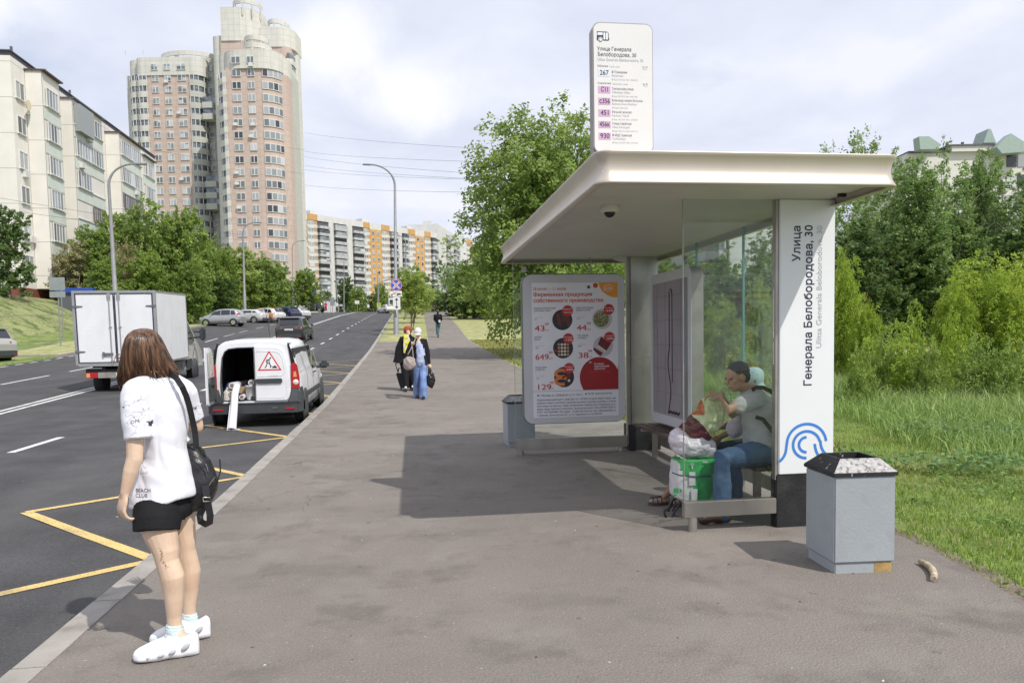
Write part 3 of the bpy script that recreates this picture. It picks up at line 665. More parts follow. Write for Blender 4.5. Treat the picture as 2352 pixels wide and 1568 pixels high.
for n_, (x, y, a1, a2, wd, old, pr_, kop, fx, fy, bx, by, b1, b2) in enumerate(items):
    tx(a1, x, y+22, .026, M_navy, .01, fit=wd); tx(a2, x, y+40, .026, M_navy, .01, fit=wd*.8 if n_ else 135); tx('90 г', x, y+55, .014, M_mgrey)
    tx('цена без карты', x+6, y+88, .014, M_mgrey, fit=66); tx(old, x+6, y+107, .03, M_dgrey); 
    pw = 78 if len(pr_) == 2 else 104
    tx(pr_, x+4, y+190, .105, M_red, .014, fit=pw); tx(kop, x+pw+8, y+148, .05, M_red, .012, fit=30); tx('руб.', x+pw+8, y+188, .03, M_red, fit=34)
    if n_ in (1, 3): dsc(fx+8, fy, 80, M_bowl)
    else: dsc(fx, fy, 80, M_plate)
    if n_ == 0:
        for q, (ox, oy) in enumerate(((-40, 0), (-5, -20), (30, 10))): T.stroke([(sx(fx+ox+18*sin(t*.5)), sy(fy+oy-50+t*22)) for t in range(5)], .045, fc['sausage'], .003+.0005*q)
    if n_ == 1:
        dsc(fx, fy, 62, fc['green'], .002)
        for q in range(70): a, r_ = random.random()*6.28, 58*sqrt(random.random()); T.disc(sx(fx+r_*cos(a)), sy(fy+r_*sin(a)), .007, random.choice([fc['rice'], fc['cream'], M_plate, fc['green']]), .003+q*2e-5, 6)
    if n_ == 2:
        for i in range(4):
            for j in range(4): T.disc(sx(fx-34+i*24), sy(fy-28+j*26), .018, fc['rice'] if i not in (0, 3) else flat('print_roll', (.5, .3, .18)), .0035)
        T.disc(sx(fx-62), sy(fy+20), .015, M_red, .003)
    if n_ == 3:
        T.poly([(sx(fx-10), sy(fy-75)), (sx(fx+75), sy(fy-25)), (sx(fx+35), sy(fy+35)), (sx(fx-35), sy(fy-15))], fc['cake'], .003); T.poly([(sx(fx-35), sy(fy-15)), (sx(fx+35), sy(fy+35)), (sx(fx+25), sy(fy+50)), (sx(fx-45), sy(fy))], fc['cream'], .003)
        T.poly([(sx(fx-70), sy(fy+5)), (sx(fx+5), sy(fy+50)), (sx(fx-15), sy(fy+78)), (sx(fx-72), sy(fy+25))], fc['cake'], .0034)
    if n_ == 4:
        for oy in (-28, 30): T.stroke([(sx(fx-20+48*cos(radians(a))), sy(fy+oy+26*sin(radians(a)))) for a in range(60, 330, 24)], .042, fc['salmon'], .003)
        T.disc(sx(fx+38), sy(fy+28), .019, fc['cream'], .003); T.disc(sx(fx+36), sy(fy-15), .03, flat('print_sauce', (.25, .02, .02)), .0028)
    dsc(bx, by, 42, M_red, .005)
    T.text(b1, sx(bx-33), sy(by-6), .026, M_paper, .01, fit=66/684*w_, z=.0062); T.text(b2, sx(bx-32), sy(by+18), .038 if n_ else .02, M_paper, .02, fit=64/684*w_, z=.0062)
# red round field, bottom right
pts = [(sx(1022), sy(1036))]+[(sx(738), sy(1036))]
for a in range(205, 20, -8):
    X_, Y_ = 868+158*cos(radians(a)), 940-158*sin(radians(a))
    if X_ < 1022: pts.append((sx(X_), sy(Y_)))
pts.append((sx(1022), sy(845)))
T.poly(pts, flat('deep_red_print', (.36, .02, .025)), .001)
tx('В новом', 828, 842, .034, M_paper, .015, fit=75); tx('приложении', 828, 860, .034, M_paper, .015, fit=118); tx('всё есть!', 828, 880, .034, M_paper, .015, fit=86); tx('и доставка заказов', 785, 900, .022, M_redor, .01, fit=160); tx('55+', 785, 828, .03, M_paper, .01)
T.rect(sx(338), sx(1022), sy(1041), sy(1037), M_greyp, .001)
tx('г. Москва, ул. Дубравная, д. 51, стр. 2', 386, 1078, .038, M_navy, .004, fit=340); tx('Пн-Вс круглосуточно', 772, 1073, .038, M_navy, .004, fit=195)
T.disc(sx(375), sy(1070), .011, M_navy, .002); T.disc(sx(758), sy(1067), .011, M_navy, .002)
for k, s_ in enumerate(['Предложение действует с 28.06.2023 по 11.07.2023 по карте «Мой Глобус» при', 'наличии товара в магазине. Цена фиксирована и указана в рублях, с учетом', 'всех скидок за единицу товара. Изображения товаров могут отличаться от то-', 'варов, представленных в магазине. Организатор акции: ООО «ГИПЕРГЛОБУС»', 'ОГРН 1047796878489. Юр. адрес: 141108, Московская обл., Щёлковский р-н,', 'г. Щёлково, Пролетарский пр-т, д. 18. Подробности на GLOBUS.RU']):
    tx(s_, 366, 1112+k*24, .036, M_navy, .006, fit=634 if k < 5 else 520)
poster = T.build('poster', shel, frame_mtx((1.655-SO.x, py-.006-SO.y, .545), (1, 0, 0), (0, 0, 1)))
# small sticker on the far glass
S(MB().box(1.545, 1.61, 10.118, 10.122, 2.50, 2.57), 'sticker', flat('sticker_white', (.5, .5, .48)))
# display case on the back wall, empty, with a loose cable
mx_, my0, my1, mz0, mz1 = 3.20, 8.28, 9.72, .50, 2.40
S(MB().prism([(y, z) for y, z in rrect(my0, my1, mz0, mz1, .12, 8)], 'x', mx_+.008, mx_+.15), 'display_case', M_steel2)
fr = MB(); o_ = rrect(my0, my1, mz0, mz1, .12, 8); i_ = rrect(my0+.10, my1-.10, mz0+.12, mz1-.12, .02, 8); n_ = len(o_)
fr.add([(mx_, a, b) for a, b in o_]+[(mx_, a, b) for a, b in i_]+[(mx_+.007, a, b) for a, b in o_]+[(mx_+.007, a, b) for a, b in i_], [(k, (k+1) % n_, n_+(k+1) % n_, n_+k) for k in range(n_)]+[(k, 2*n_+k, 2*n_+(k+1) % n_, (k+1) % n_) for k in range(n_)])
S(fr, 'display_case_frame', M_frame)
S(MB().box(mx_+.003, mx_+.0075, my0+.1, my1-.1, mz0+.12, mz1-.12), 'display_back_sheet', mat('dusty_sheet', (.34, .31, .33), .5, var=.15, scale=1.5))
S(MB().tube([(mx_-.002, 9.0+.05*sin(k*.9)*(k > 6), 2.15-k*.1) for k in range(16)], .005, 6).tube([(mx_-.002, 8.9, 2.12), (mx_-.002, 8.93, 2.18), (mx_-.002, 8.98, 2.17)], .005, 6).tube([(mx_-.002, 8.9, 2.12-k*.12) for k in range(10)], .004, 6).tube([(mx_-.004, 9.0-.05*k, .66+.03*(k % 2)) for k in range(8)], .009, 6), 'cable', flat('cable_dark', (.05, .02, .02)))

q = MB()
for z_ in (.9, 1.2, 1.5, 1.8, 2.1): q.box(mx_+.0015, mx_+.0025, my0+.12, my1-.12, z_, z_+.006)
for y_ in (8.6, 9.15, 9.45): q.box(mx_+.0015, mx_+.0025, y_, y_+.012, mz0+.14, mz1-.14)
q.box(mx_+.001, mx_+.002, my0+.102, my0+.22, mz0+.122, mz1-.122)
S(q, 'display_rails', flat('rail_grey', (.20, .19, .20)))  # grey grid lines and inner frame strip over the back sheet
# ------------------------------------------------------------------ route sign on the roof
rs = empty('route_sign', (1.76, 6.06, 2.86), 0, 'tall white bus route board listing 267 and five pink numbers, standing on the shelter roof', 'sign')
RO = Vector((1.76, 6.06, 2.86))
def Rr(b, name, m, bevel=0): b.v = [(x-RO.x, y-RO.y, z-RO.z) for x, y, z in b.v]; return b.build(name, m, rs, bevel)
M_sgrey = mat('sign_side_metal', (.30, .285, .29), .45, .4)
Rr(MB().prism(rrect(1.515, 2.01, 3.07, 4.093, .062, 8), 'y', 6.004, 6.11), 'sign_case', M_sgrey)
face = Rr(MB().prism(rrect(1.523, 2.003, 3.078, 4.083, .055, 8), 'y', 5.998, 6.003), 'sign_face', mat('sign_white', (.70, .69, .675), .35, var=.02))
Rr(MB().box(1.516, 1.545, 6.02, 6.10, 2.84, 3.12), 'post', M_sgrey); Rr(MB().box(1.98, 2.009, 6.02, 6.10, 2.84, 3.12), 'post', M_sgrey); Rr(MB().box(1.545, 1.98, 6.03, 6.09, 3.035, 3.062), 'cross_rail', M_sgrey)
T = TX(); ax = lambda x: (x-118)*.000778; ay = lambda y: (1372-y)*.000772
def tt(s, x, y, size, m, b=0, fit=None, **k): T.text(s, ax(x), ay(y), size, m, b, fit=(fit*.000778 if fit else None), **k)
# bus pictogram
T.poly([(ax(152), ay(155)), (ax(262), ay(155)), (ax(276), ay(170)), (ax(276), ay(218)), (ax(283), ay(222)), (ax(283), ay(234)), (ax(276), ay(236)), (ax(276), ay(245)), (ax(152), ay(245)), (ax(152), ay(195)), (ax(157), ay(190))], M_navy, 0)
for r_ in ((160, 213, 165, 192), (221, 241, 165, 235), (248, 268, 165, 235)): T.rect(ax(r_[0]), ax(r_[1]), ay(r_[3]), ay(r_[2]), M_panelw, .001)
T.disc(ax(190), ay(236), .019, M_panelw, .001); T.disc(ax(190), ay(238), .0155, M_navy, .002); T.disc(ax(190), ay(238), .011, M_panelw, .003)
tt('Улица Генерала', 156, 345, .042, M_dgrey, .004, fit=355); tt('Белобородова, 30', 158, 401, .042, M_dgrey, .004, fit=402); tt('Ulitsa Generala Beloborodova, 30', 156, 448, .033, M_greyp, 0, fit=480)
tt('Районные', 156, 508, .021, M_mgrey, .006, fit=108); tt('/ Local routes', 275, 510, .019, M_greyp, fit=118); tt('15-15', 625, 508, .021, M_mgrey, fit=54); tt('минут', 632, 524, .014, M_greyp, fit=48)
tt('Социальные', 156, 680, .021, M_mgrey, .006, fit=138); tt('/ Special bus routes', 303, 684, .019, M_greyp, fit=175); tt('до 30', 633, 678, .021, M_mgrey, fit=50); tt('минут', 637, 694, .014, M_greyp, fit=48)
for num, y, m_, a, b_, c_ in (('267', 570, M_palebl, 'Ⓜ Планерная', 'Planernaya', 'Буд. 5:34-0:20  Вых. 5:58-0:20'), ('С11', 738, M_pink, 'Таллинская улица', 'Tallinskaya Ulitsa', 'Буд. 6:00-22:00  Вых. 6:00-22:00'), ('с356', 855, M_pink, 'Больница имени Боткина', 'Bolnitsa Imeni Botkina', 'Будние 6:00-22:00'),
                             ('451', 973, M_pink, 'Речной вокзал', 'Rechnoy Vokzal', 'Буд. 6:00-20:45  Вых. 6:00-20:45'), ('456к', 1090, M_pink, 'Улица Серёгина', 'Ulitsa Seryogina', 'Буд. 5:49-21:13  Вых. 6:09-21:14'), ('930', 1208, M_pink, 'Ⓜ МЦД Тушинская', 'Tushinskaya', 'Буд. 5:07-0:59  Вых. 5:07-0:50')):
    T.rect(ax(160), ax(288), ay(y+36), ay(y-36), m_, 0)
    wN = {'267': 92, 'С11': 70, 'с356': 108, '451': 82, '456к': 108, '930': 95}[num]
    T.text(num, ax(224-wN/2), ay(y+20), .054, M_navy, .006, fit=wN*.000778, z=.001)
    tt(a.replace('Ⓜ', '●'), 303, y-2, .026, M_mgrey, .004, fit={'267': 160, 'С11': 228, 'с356': 322, '451': 205, '456к': 205, '930': 205}[num]); tt(b_, 303, y+33, .025, M_greyp, fit={'267': 122, 'С11': 195, 'с356': 260, '451': 178, '456к': 185, '930': 140}[num]); tt('● '+c_, 303, y+70, .017, M_greyp, fit=270 if num != 'с356' else 165)
tt('Маршрут: 8900', 373, 1355, .012, M_mgrey, fit=112)
T.build('route_lettering', face, frame_mtx((1.523-RO.x, 5.9975-RO.y, 3.078-RO.z), (1, 0, 0), (0, 0, 1)))

# ------------------------------------------------------------------ litter bins
def ex_bin(t, P, c, rp): layer(t, P, c, (.30, .31, .32), 9, .56, .62, 'Object', fac=.4); layer(t, P, c, (.50, .53, .55), 30, .68, .74, 'Object', stretch=(1, 1, .15), fac=.6)
M_bin = mat('grey_bin_paint', (.335, .365, .39), .5, var=.05, scale=2.5, bump=.12, bscale=50, extra=ex_bin)
M_rust = mat('rust', (.40, .27, .10), .8, var=.35, scale=18)
M_lid = mat('black_lid_paint', (.022, .022, .026), .42, var=.3, scale=8, extra=lambda t, P, c, rp: layer(t, P, c, (.30, .30, .30), 30, .66, .69, 'Object', stretch=(1, 1, .5)))
M_worn = mat('worn_lid_metal', (.33, .325, .32), .6, .3, var=.3, scale=40, extra=lambda t, P, c, rp: layer(t, P, c, (.10, .085, .10), 30, .53, .60, 'Object', fac=.8))
def make_bin(loc, rz, label, patch=True):
    r_ = empty('litter_bin', loc, rz, label, 'litter bin', 'square grey litter bins beside the shelter')
    MB().box(-.2, .2, -.2, .2, .072, .642).build('bin_body', M_bin, r_, .008)
    pb = MB().box(-.186, .186, -.186, .186, -.01, .07).build('bin_plinth', M_bin, r_, .004)
    if patch: MB().box(.072, .184, -.1885, -.1865, .0, .068).build('rust_patch', M_rust, pb)
    MB().box(-.212, .212, -.212, .212, .642, .666).build('lid_rim', M_lid, r_, .004)
    a, b_, z0, z1 = .207, .128, .667, .748; q = MB()
    O = [(-a, -a), (a, -a), (a, a), (-a, a)]; I = [(-b_, -b_), (b_, -b_), (b_, b_), (-b_, b_)]
    vs = [(x, y, z0) for x, y in O]+[(x, y, z1) for x, y in I]+[(x*.96, y*.96, z1) for x, y in I]+[(x*.96, y*.96, z0-.02) for x, y in I]
    for k in range(4):
        j = (k+1) % 4; q.add([vs[k], vs[j], vs[4+j], vs[4+k]], [(0, 1, 2, 3)], 1 if k == 0 else 0)
        q.add([vs[4+k], vs[4+j], vs[8+j], vs[8+k]], [(0, 1, 2, 3)]); q.add([vs[8+k], vs[8+j], vs[12+j], vs[12+k]], [(0, 1, 2, 3)])
    q.build('lid', [M_lid, M_worn], r_, fix=False)
    MB().box(-.12, .12, -.12, .12, .60, .646+.022).build('dark_opening', flat('bin_inside', (.006, .006, .006), .9), r_)
    return r_
nb_ = make_bin((3.00, 4.82, 0), radians(-4), 'square grey litter bin with worn silver lid front, right of the white pillar')
nb_.scale = (1.05, 1.05, 1.02)
make_bin((1.60, 11.02, H(1.6, 11.0)-.02), radians(3), 'square grey litter bin with black lid, half behind the glass panel with the poster')

# ------------------------------------------------------------------ stick on the pavement
p = [Vector((3.47, 4.72, .022)), Vector((3.455, 4.62, .024)), Vector((3.42, 4.53, .024)), Vector((3.36, 4.43, .022)), Vector((3.30, 4.36, .02))]
b = MB().tube(p, [.016, .022, .024, .023, .019], 9).ball((3.40, 4.50, .04), (.012, .014, .008), 6, 4).ball((3.33, 4.395, .036), (.014, .01, .008), 6, 4)
st = b.build('broken_stick', mat('bark_pale', (.46, .38, .26), .85, var=.4, scale=30, bump=.6, bscale=90)); tag(st, 'short broken pale branch lying on the asphalt right of the grey bin', 'stick')
# ------------------------------------------------------------------ people
def skinmat(name, col):
    return mat(name, col, .5, var=.10, scale=9, spec=.4, extra=lambda t, P, c, rp: (P.inputs['Subsurface Weight'].__setattr__('default_value', .12), P.inputs['Subsurface Radius'].__setattr__('default_value', (.03, .01, .006)), layer(t, P, c, (col[0]*.85, col[1]*.66, col[2]*.6), 5, .5, .75, 'Object', fac=.45)))
M_skin = skinmat('fair_skin', (.66, .49, .36)); M_skin2 = skinmat('tanned_skin', (.42, .25, .17)); M_skin3 = skinmat('weathered_skin', (.30, .17, .11))
def cloth(name, col, var=.08, bump=.25, rough=.85, scale=12): return mat(name, col, rough, var=var, scale=scale, bump=bump, bscale=45, spec=.25)
M_tee = mat('white_cotton', (.76, .765, .82), .9, var=.02, bump=.12, bscale=300, spec=.2); M_blackcl = cloth('black_cloth', (.012, .012, .014)); M_sock = cloth('pale_sock', (.55, .66, .66), bump=.5)
M_foam = mat('white_foam_shoe', (.80, .80, .83), .45, var=.02); M_eye = flat('eye_dark', (.02, .015, .012), .2); M_lips = flat('lips', (.42, .16, .13), .4)
M_jeans = mat('blue_jeans', (.055, .10, .19), .85, var=.35, scale=5, bump=.3, bscale=200, extra=lambda t, P, c, rp: layer(t, P, c, (.17, .25, .37), 3.2, .5, .72, 'Object', fac=.55))
def hairmat(name, a, b_):
    def ex(t, P, c, rp):
        mp = t.nodes.new('ShaderNodeMapping'); mp.inputs['Scale'].default_value = (1, 1, .07); t.links.new(c.outputs['Object'], mp.inputs[0])
        nz = t.nodes.new('ShaderNodeTexNoise'); nz.inputs['Scale'].default_value = 60; nz.inputs['Detail'].default_value = 6; t.links.new(mp.outputs[0], nz.inputs['Vector'])
        cr = t.nodes.new('ShaderNodeValToRGB'); cr.color_ramp.elements[0].position = .38; cr.color_ramp.elements[1].position = .66
        cr.color_ramp.elements[0].color = (*a, 1); cr.color_ramp.elements[1].color = (*b_, 1); t.links.new(nz.outputs['Fac'], cr.inputs[0]); t.links.new(cr.outputs[0], P.inputs['Base Color'])
    return mat(name, a, .34, extra=ex, spec=.6)
M_hairb = hairmat('brown_hair', (.035, .016, .009), (.21, .105, .052)); M_hairk = hairmat('black_hair', (.012, .010, .009), (.06, .05, .045)); M_hairr = hairmat('red_hair', (.20, .03, .008), (.45, .09, .02))

def head_prims(b, c, face, s=1.):
    """skull, jaw, nose, ears, brow; face = unit direction the face looks"""
    c = Vector(c); f = Vector(face).normalized(); up = Vector((0, 0, 1)); up = (up-f*up.dot(f)).normalized(); r = f.cross(up).normalized()
    R = Matrix((r, f, up)).transposed()
    def P(x, y, z): return c+(r*x+f*y+up*z)*s
    b.ball(P(0, -.012, .02), (.075*s, .092*s, .088*s), 20, 14, R=R); b.ball(P(0, .022, -.045), (.056*s, .062*s, .062*s), 16, 10, R=R); b.ball(P(0, .05, -.085), (.028*s, .024*s, .02*s), 12, 8, R=R)
    b.tube([P(0, .078, .02), P(0, .094, -.01), P(0, .102, -.022)], [.007*s, .011*s, .014*s], 8); b.ball(P(0, .078, -.055), (.024*s, .012*s, .011*s), 10, 8, R=R)
    for q in (-1, 1): b.ball(P(q*.076, -.006, .0), (.010*s, .020*s, .032*s), 10, 8, R=R); b.ball(P(q*.032, .066, .025), (.022*s, .014*s, .010*s), 8, 6, R=R); b.ball(P(q*.042, .055, -.02), (.022*s, .018*s, .022*s), 8, 6, R=R)
    return P, R
def face_parts(P, R, parent, s=1.):
    b = MB()
    for q in (-1, 1): b.ball(P(q*.031, .074, .008), (.011*s, .007*s, .006*s), 10, 6, R=R)
    b.build('eyes', M_eye, parent); MB().ball(P(0, .088, -.055), (.022*s, .006*s, .007*s), 10, 6, R=R).build('mouth', M_lips, parent)
def hand_prims(b, w, d, n, s=1., curl=.5, side=1, spread=.12):
    """palm, four bent fingers of unequal length and a thumb leaving the side of the palm; w wrist, d along palm, n palm normal (fingers curl to n)"""
    w = Vector(w); d = Vector(d).normalized(); n = Vector(n); n = (n-d*n.dot(d)).normalized(); a = d.cross(n).normalized()*side
    R = Matrix((a, d, n)).transposed(); b.ball(w+d*.045*s, (.040*s, .052*s, .014*s), 14, 10, R=R); b.ball(w+d*.01*s, (.026*s, .03*s, .017*s), 12, 8, R=R)
    for k, (o, L) in enumerate(((-.034, .060), (-.0115, .076), (.0115, .082), (.033, .074))):
        p = w+(a*o+d*.078)*s; dd = (d+a*o*5).normalized(); pts = [p-dd*.02*s, p]; ang = .12
        for q, l in enumerate((.42, .32, .26)):
            ang += curl*(.75 if q == 0 else .95)*(1+.12*(3-k)); dr = dd*cos(ang)+n*sin(ang); p = p+dr*L*l*s; pts.append(p)
        b.tube(pts, [.0088*s, .0086*s, .0078*s, .0072*s, .0062*s], 8); b.ball(pts[-1], .0062*s, 8, 6)
    p = w+(a*.030+d*.022)*s; t1 = p+(a*.026+d*.026+n*.012)*s; t2 = t1+(a*.006+d*.030+n*.012)*s
    b.tube([w+(a*.012+d*.012)*s, p, t1, t2], [.013*s, .0125*s, .0105*s, .0085*s], 8); b.ball(t2, .0085*s, 8, 6)
def drape(me, tgt, mtx, axis, off=.0016):
    """lay flat lettering on a curved cloth surface"""
    from mathutils.bvhtree import BVHTree
    tm = tgt.data; bv = BVHTree.FromPolygons([v.co for v in tm.vertices], [tuple(p.vertices) for p in tm.polygons]); ok = True
    ax_ = Vector(axis)
    for v in me.vertices:
        p = mtx @ v.co; h = bv.ray_cast(p-ax_*.6, ax_)
        v.co = (h[0]-ax_*off) if h[0] else p
    me.update(); return me
def fold_disp(amp, sc, seed=0, stretch=(1, 1, .35)):
    def f(co, n): 
        q = Vector((co.x*sc*stretch[0], co.y*sc*stretch[1], co.z*sc*stretch[2]+seed)); return n*amp*(noise.noise(q)+.5*noise.noise(q*2.3))
    return f

# ---- the girl waiting at the kerb
GB = 4.17
def A_(x, y, dy=0): return atY((330+x/3.734)*.79594, (920+y/3.734)*.79594, GB+dy)
def B_(x, y, dy=0): return atY((300+x/2.529)*.79594, (1300+y/2.529)*.79594, GB+dy)
girl = empty('person', (0, 0, 0), 0, 'woman with brown bob, white printed T-shirt and black shorts standing at the kerb', 'person')
b = MB(); face = Vector((-.80, .58, -.16)).normalized()
hc = A_(335, 345, .02); P_, R_ = head_prims(b, hc, face, .92)
limb(b, [hc+Vector((.02, -.01, -.06)), A_(470, 590, 0), A_(480, 690, 0)], [.05, .048, .055])
chest = A_(520, 900, .0); limb(b, [A_(490, 720, 0), chest, A_(560, 1250, 0), B_(400, 250, 0), B_(430, 400, 0)], [.07, .115, .10, .10, .125], 16)
shL, elL, wrL = A_(215, 800, -.11), B_(225, 55, -.16), B_(155, 310, -.17)
shR, elR, wrR = A_(775, 780, .14), A_(885, 1160, .20), A_(760, 1150, .38)
limb(b, [A_(420, 740, -.03), shL], [.06, .052]); limb(b, [A_(560, 720, .05), shR], [.06, .05])
limb(b, [shL, A_(220, 1150, -.14), elL], [.050, .044, .039]); limb(b, [elL, B_(195, 150, -.17), wrL], [.040, .036, .0245])
limb(b, [shR, A_(840, 1000, .18), elR], [.05, .044, .038]); limb(b, [elR, A_(820, 1160, .3), wrR], [.038, .033, .024])
hand_prims(b, wrL, Vector((-.28, .02, -1)), Vector((.75, .62, 0)), 1.1, .42, -1); hand_prims(b, wrR, Vector((-.5, .8, .2)), Vector((0, -.3, 1)), .95, .5)
hipL, knL, anL = B_(375, 480, -.06), B_(462, 800, -.11), B_(515, 1270, -.10)
hipR, knR, anR = B_(535, 450, .10), B_(598, 720, .10), B_(622, 1190, .11)
limb(b, [hipL, B_(420, 620, -.09), B_(455, 740, -.11), knL, B_(500, 920, -.115), B_(512, 1080, -.11), B_(513, 1200, -.10), anL], [.095, .081, .064, .058, .060, .047, .038, .036], 16)
limb(b, [hipR, B_(565, 560, .10), B_(596, 680, .10), knR, B_(628, 880, .115), B_(628, 1020, .115), B_(622, 1130, .11), anR], [.092, .073, .056, .051, .056, .044, .035, .034], 16)
footL = B_(470, 1440, -.10); heelL = B_(555, 1400, -.11); footR = B_(560, 1335, .10); heelR = B_(655, 1310, .11)
limb(b, [anL, heelL, ], [.038, .036]); limb(b, [B_(530, 1370, -.10), footL], [.026, .018]); limb(b, [anR, heelR], [.036, .034]); limb(b, [B_(630, 1290, .11), footR], [.034, .025])
gb = organic('body', b, M_skin, girl, .0044, 3, .5); face_parts(P_, R_, girl, .92)
# T-shirt: torso and sleeves as one loose shell
b = MB()
limb(b, [A_(480, 690, 0), A_(515, 790, 0)], [.062, .10], 16)
def ell(b, c, rx, ry, rz): b.ball(c, (rx, ry, rz), 20, 14)
rows = []
for (cl_, cr_, yy, ry, fn) in ((330, 640, 640, .05, A_), (215, 765, 700, .085, A_), (185, 810, 790, .115, A_), (250, 815, 950, .125, A_), (330, 800, 1150, .125, A_), (352, 785, 1350, .125, A_), (350, 790, 1480, .125, A_)):
    pl_, pr_ = fn(cl_, yy), fn(cr_, yy); rows.append((pl_, pr_, ry))
for (cl_, cr_, yy, ry) in ((250, 635, 120, .13), (218, 655, 240, .14), (203, 664, 330, .148), (200, 662, 372, .15)): rows.append((B_(cl_, yy), B_(cr_, yy), ry))
rr = []
for i, (pl_, pr_, ry) in enumerate(rows):
    c = (pl_+pr_)/2; rx = (pr_.x-pl_.x)/2; ring = []
    for k in range(40):
        t = 2*pi*k/40; q = 1+.012*sin(5*t+i*.5)+(.03*sin(7*t+1)*(i/10)**2)
        x_ = c.x+rx*cos(t)*q; y_ = c.y+ry*sin(t)*q; z_ = c.z
        if i >= 9: z_ += (.045*smooth(-1, 1, cos(t))-.015)+.004*sin(6*t)
        if i <= 1: z_ += 0
        ring.append((x_, y_, z_))
    rr.append(ring)
b.grid(rr, closed=True); b.add(rr[0], [list(range(40))[::-1]]); b.add(rr[-1], [list(range(40))])
limb(b, [A_(330, 745, -.05), A_(235, 800, -.11)], [.07, .075], 14); limb(b, [A_(240, 800, -.11), A_(228, 1000, -.13)], [.075, .068], 14)
b.tube([A_(228, 960, -.13), A_(245, 1130, -.14), A_(262, 1285, -.15)], [.068, .066, .062], 20)
limb(b, [A_(640, 720, .06), A_(765, 770, .13)], [.065, .062], 14); b.tube([A_(770, 780, .13), A_(825, 950, .17), A_(868, 1085, .19)], [.062, .058, .053], 20)
def tdisp(co, n):
    q = Vector((co.x*5, co.y*5, co.z*2.2)); k = smooth(1.5, .9, co.z); d = n*(.006+.016*k)*noise.noise(q+Vector((1, 2, 3)))
    d += n*.010*noise.noise(Vector(((co.x*.6+co.z)*14, co.y*5, (co.z-co.x)*5)))*(.4+.6*k); w_ = abs(noise.noise(Vector((co.x*9, co.y*4, co.z*3.2+4)))); d -= n*.006*max(0, 1-w_*5)*(.3+.5*k); return d
shirt = organic('t_shirt', b, M_tee, girl, .007, 3, .5, tdisp)
M_ink = flat('ink_print', (.04, .035, .06), .7)
TXM = MB()
def on_cloth(s, p0, size, rot=0, strokes=None):
    me = text_mesh(s, size, .004) if s else None
    if me is None:
        q = MB(); 
        for st_ in strokes:
            for (x0, y0), (x1, y1) in zip(st_, st_[1:]):
                d = Vector((x1-x0, y1-y0)).normalized(); nn = Vector((-d.y, d.x))*size/2; q.add([(x0+nn.x, y0+nn.y, 0), (x0-nn.x, y0-nn.y, 0), (x1-nn.x, y1-nn.y, 0), (x1+nn.x, y1+nn.y, 0)], [(0, 1, 2, 3)])
        me = q.mesh('q')
    m_ = frame_mtx(p0, (cos(rot), 0, sin(rot)), (-sin(rot), 0, cos(rot))); drape(me, shirt, m_, (0, 1, 0))
    q2 = MB().add([v.co.copy() for v in me.vertices], [tuple(p.vertices) for p in me.polygons]); bpy.data.meshes.remove(me); q2.build('print', M_ink, shirt, fix=False)
on_cloth('OPE', A_(205, 1120, -.17), .022, .12); on_cloth('BEACH', B_(195, 322, -.17), .028, .05); on_cloth('CLUB', B_(198, 357, -.17), .028, .03); on_cloth('R', A_(120, 965, -.17), .02, 1.1)
r_ = random.Random(5)
def squig(cx_, cy_, w_, h_, n):
    out_ = []
    for q in range(n):
        x_, y_ = cx_+(r_.random()-.5)*w_, cy_+(r_.random()-.5)*h_; st_ = [(x_, y_)]; a = r_.random()*6.28
        for k in range(7): a += (r_.random()-.4)*1.5; x_ += cos(a)*.0055; y_ += sin(a)*.0055; st_.append((x_, y_))
        out_.append(st_)
    return out_
on_cloth('', A_(215, 1020, -.17), .0008, 0, squig(0, 0, .07, .17, 16)); on_cloth('', A_(310, 1090, -.17), .0008, 0, squig(0, 0, .05, .13, 10)); on_cloth('', A_(890, 980, -.0), .0009, 0, squig(0, 0, .03, .1, 5))
on_cloth('', A_(365, 1125, -.17), .0065, 0, [[(-.008, .01), (0, 0), (.008, .012)], [(0, 0), (.001, -.014), (-.004, -.02)], [(0, -.002), (.009, -.001)]])
on_cloth('', A_(865, 965, -.0), .0055, 0, [[(-.012, .0), (.002, 0), (.01, .008)], [(.002, 0), (.010, -.004)]])
on_cloth('', B_(245, 120, -.17), .0011, 0, squig(0, 0, .03, .09, 9))

# shorts
b = MB(); b.tube([B_(430, 330, .01), B_(430, 420, .01), B_(430, 480, .01)], [.128, .142, .13], 24, flatk=1.02)
b.tube([B_(395, 400, -.04), B_(388, 500, -.075), B_(385, 585, -.09)], [.12, .117, .112], 24); b.tube([B_(505, 400, .07), B_(555, 480, .10), B_(578, 495, .10)], [.11, .098, .09], 20)
organic('shorts', b, M_blackcl, girl, .007, 4, .5, fold_disp(.006, 9, 2))
# tattoo above the left knee
TT = MB(); r_ = random.Random(9); q = MB()
for k in range(26):
    t = k/25; x_ = -.012+.028*t+.008*sin(9*t); y_ = .055-.105*t; rr_ = .0012+.0026*r_.random(); x_ += .012*(r_.random()-.5)
    q.add([(x_+rr_*cos(a)*(1+.5*sin(3*a+k)), y_+rr_*sin(a), 0) for a in [i*pi/4 for i in range(8)]], [tuple(range(8))])
me = q.mesh('q'); drape(me, gb, frame_mtx(B_(425, 790, -.13), (1, 0, 0), (0, 0, 1)), tuple(ray((300+425/2.529)*.79594, (1300+790/2.529)*.79594).normalized()), .0012); TT.add([v.co.copy() for v in me.vertices], [tuple(p.vertices) for p in me.polygons]); TT.build('tattoo', flat('tattoo_ink', (.25, .13, .10), .6), girl, fix=False)
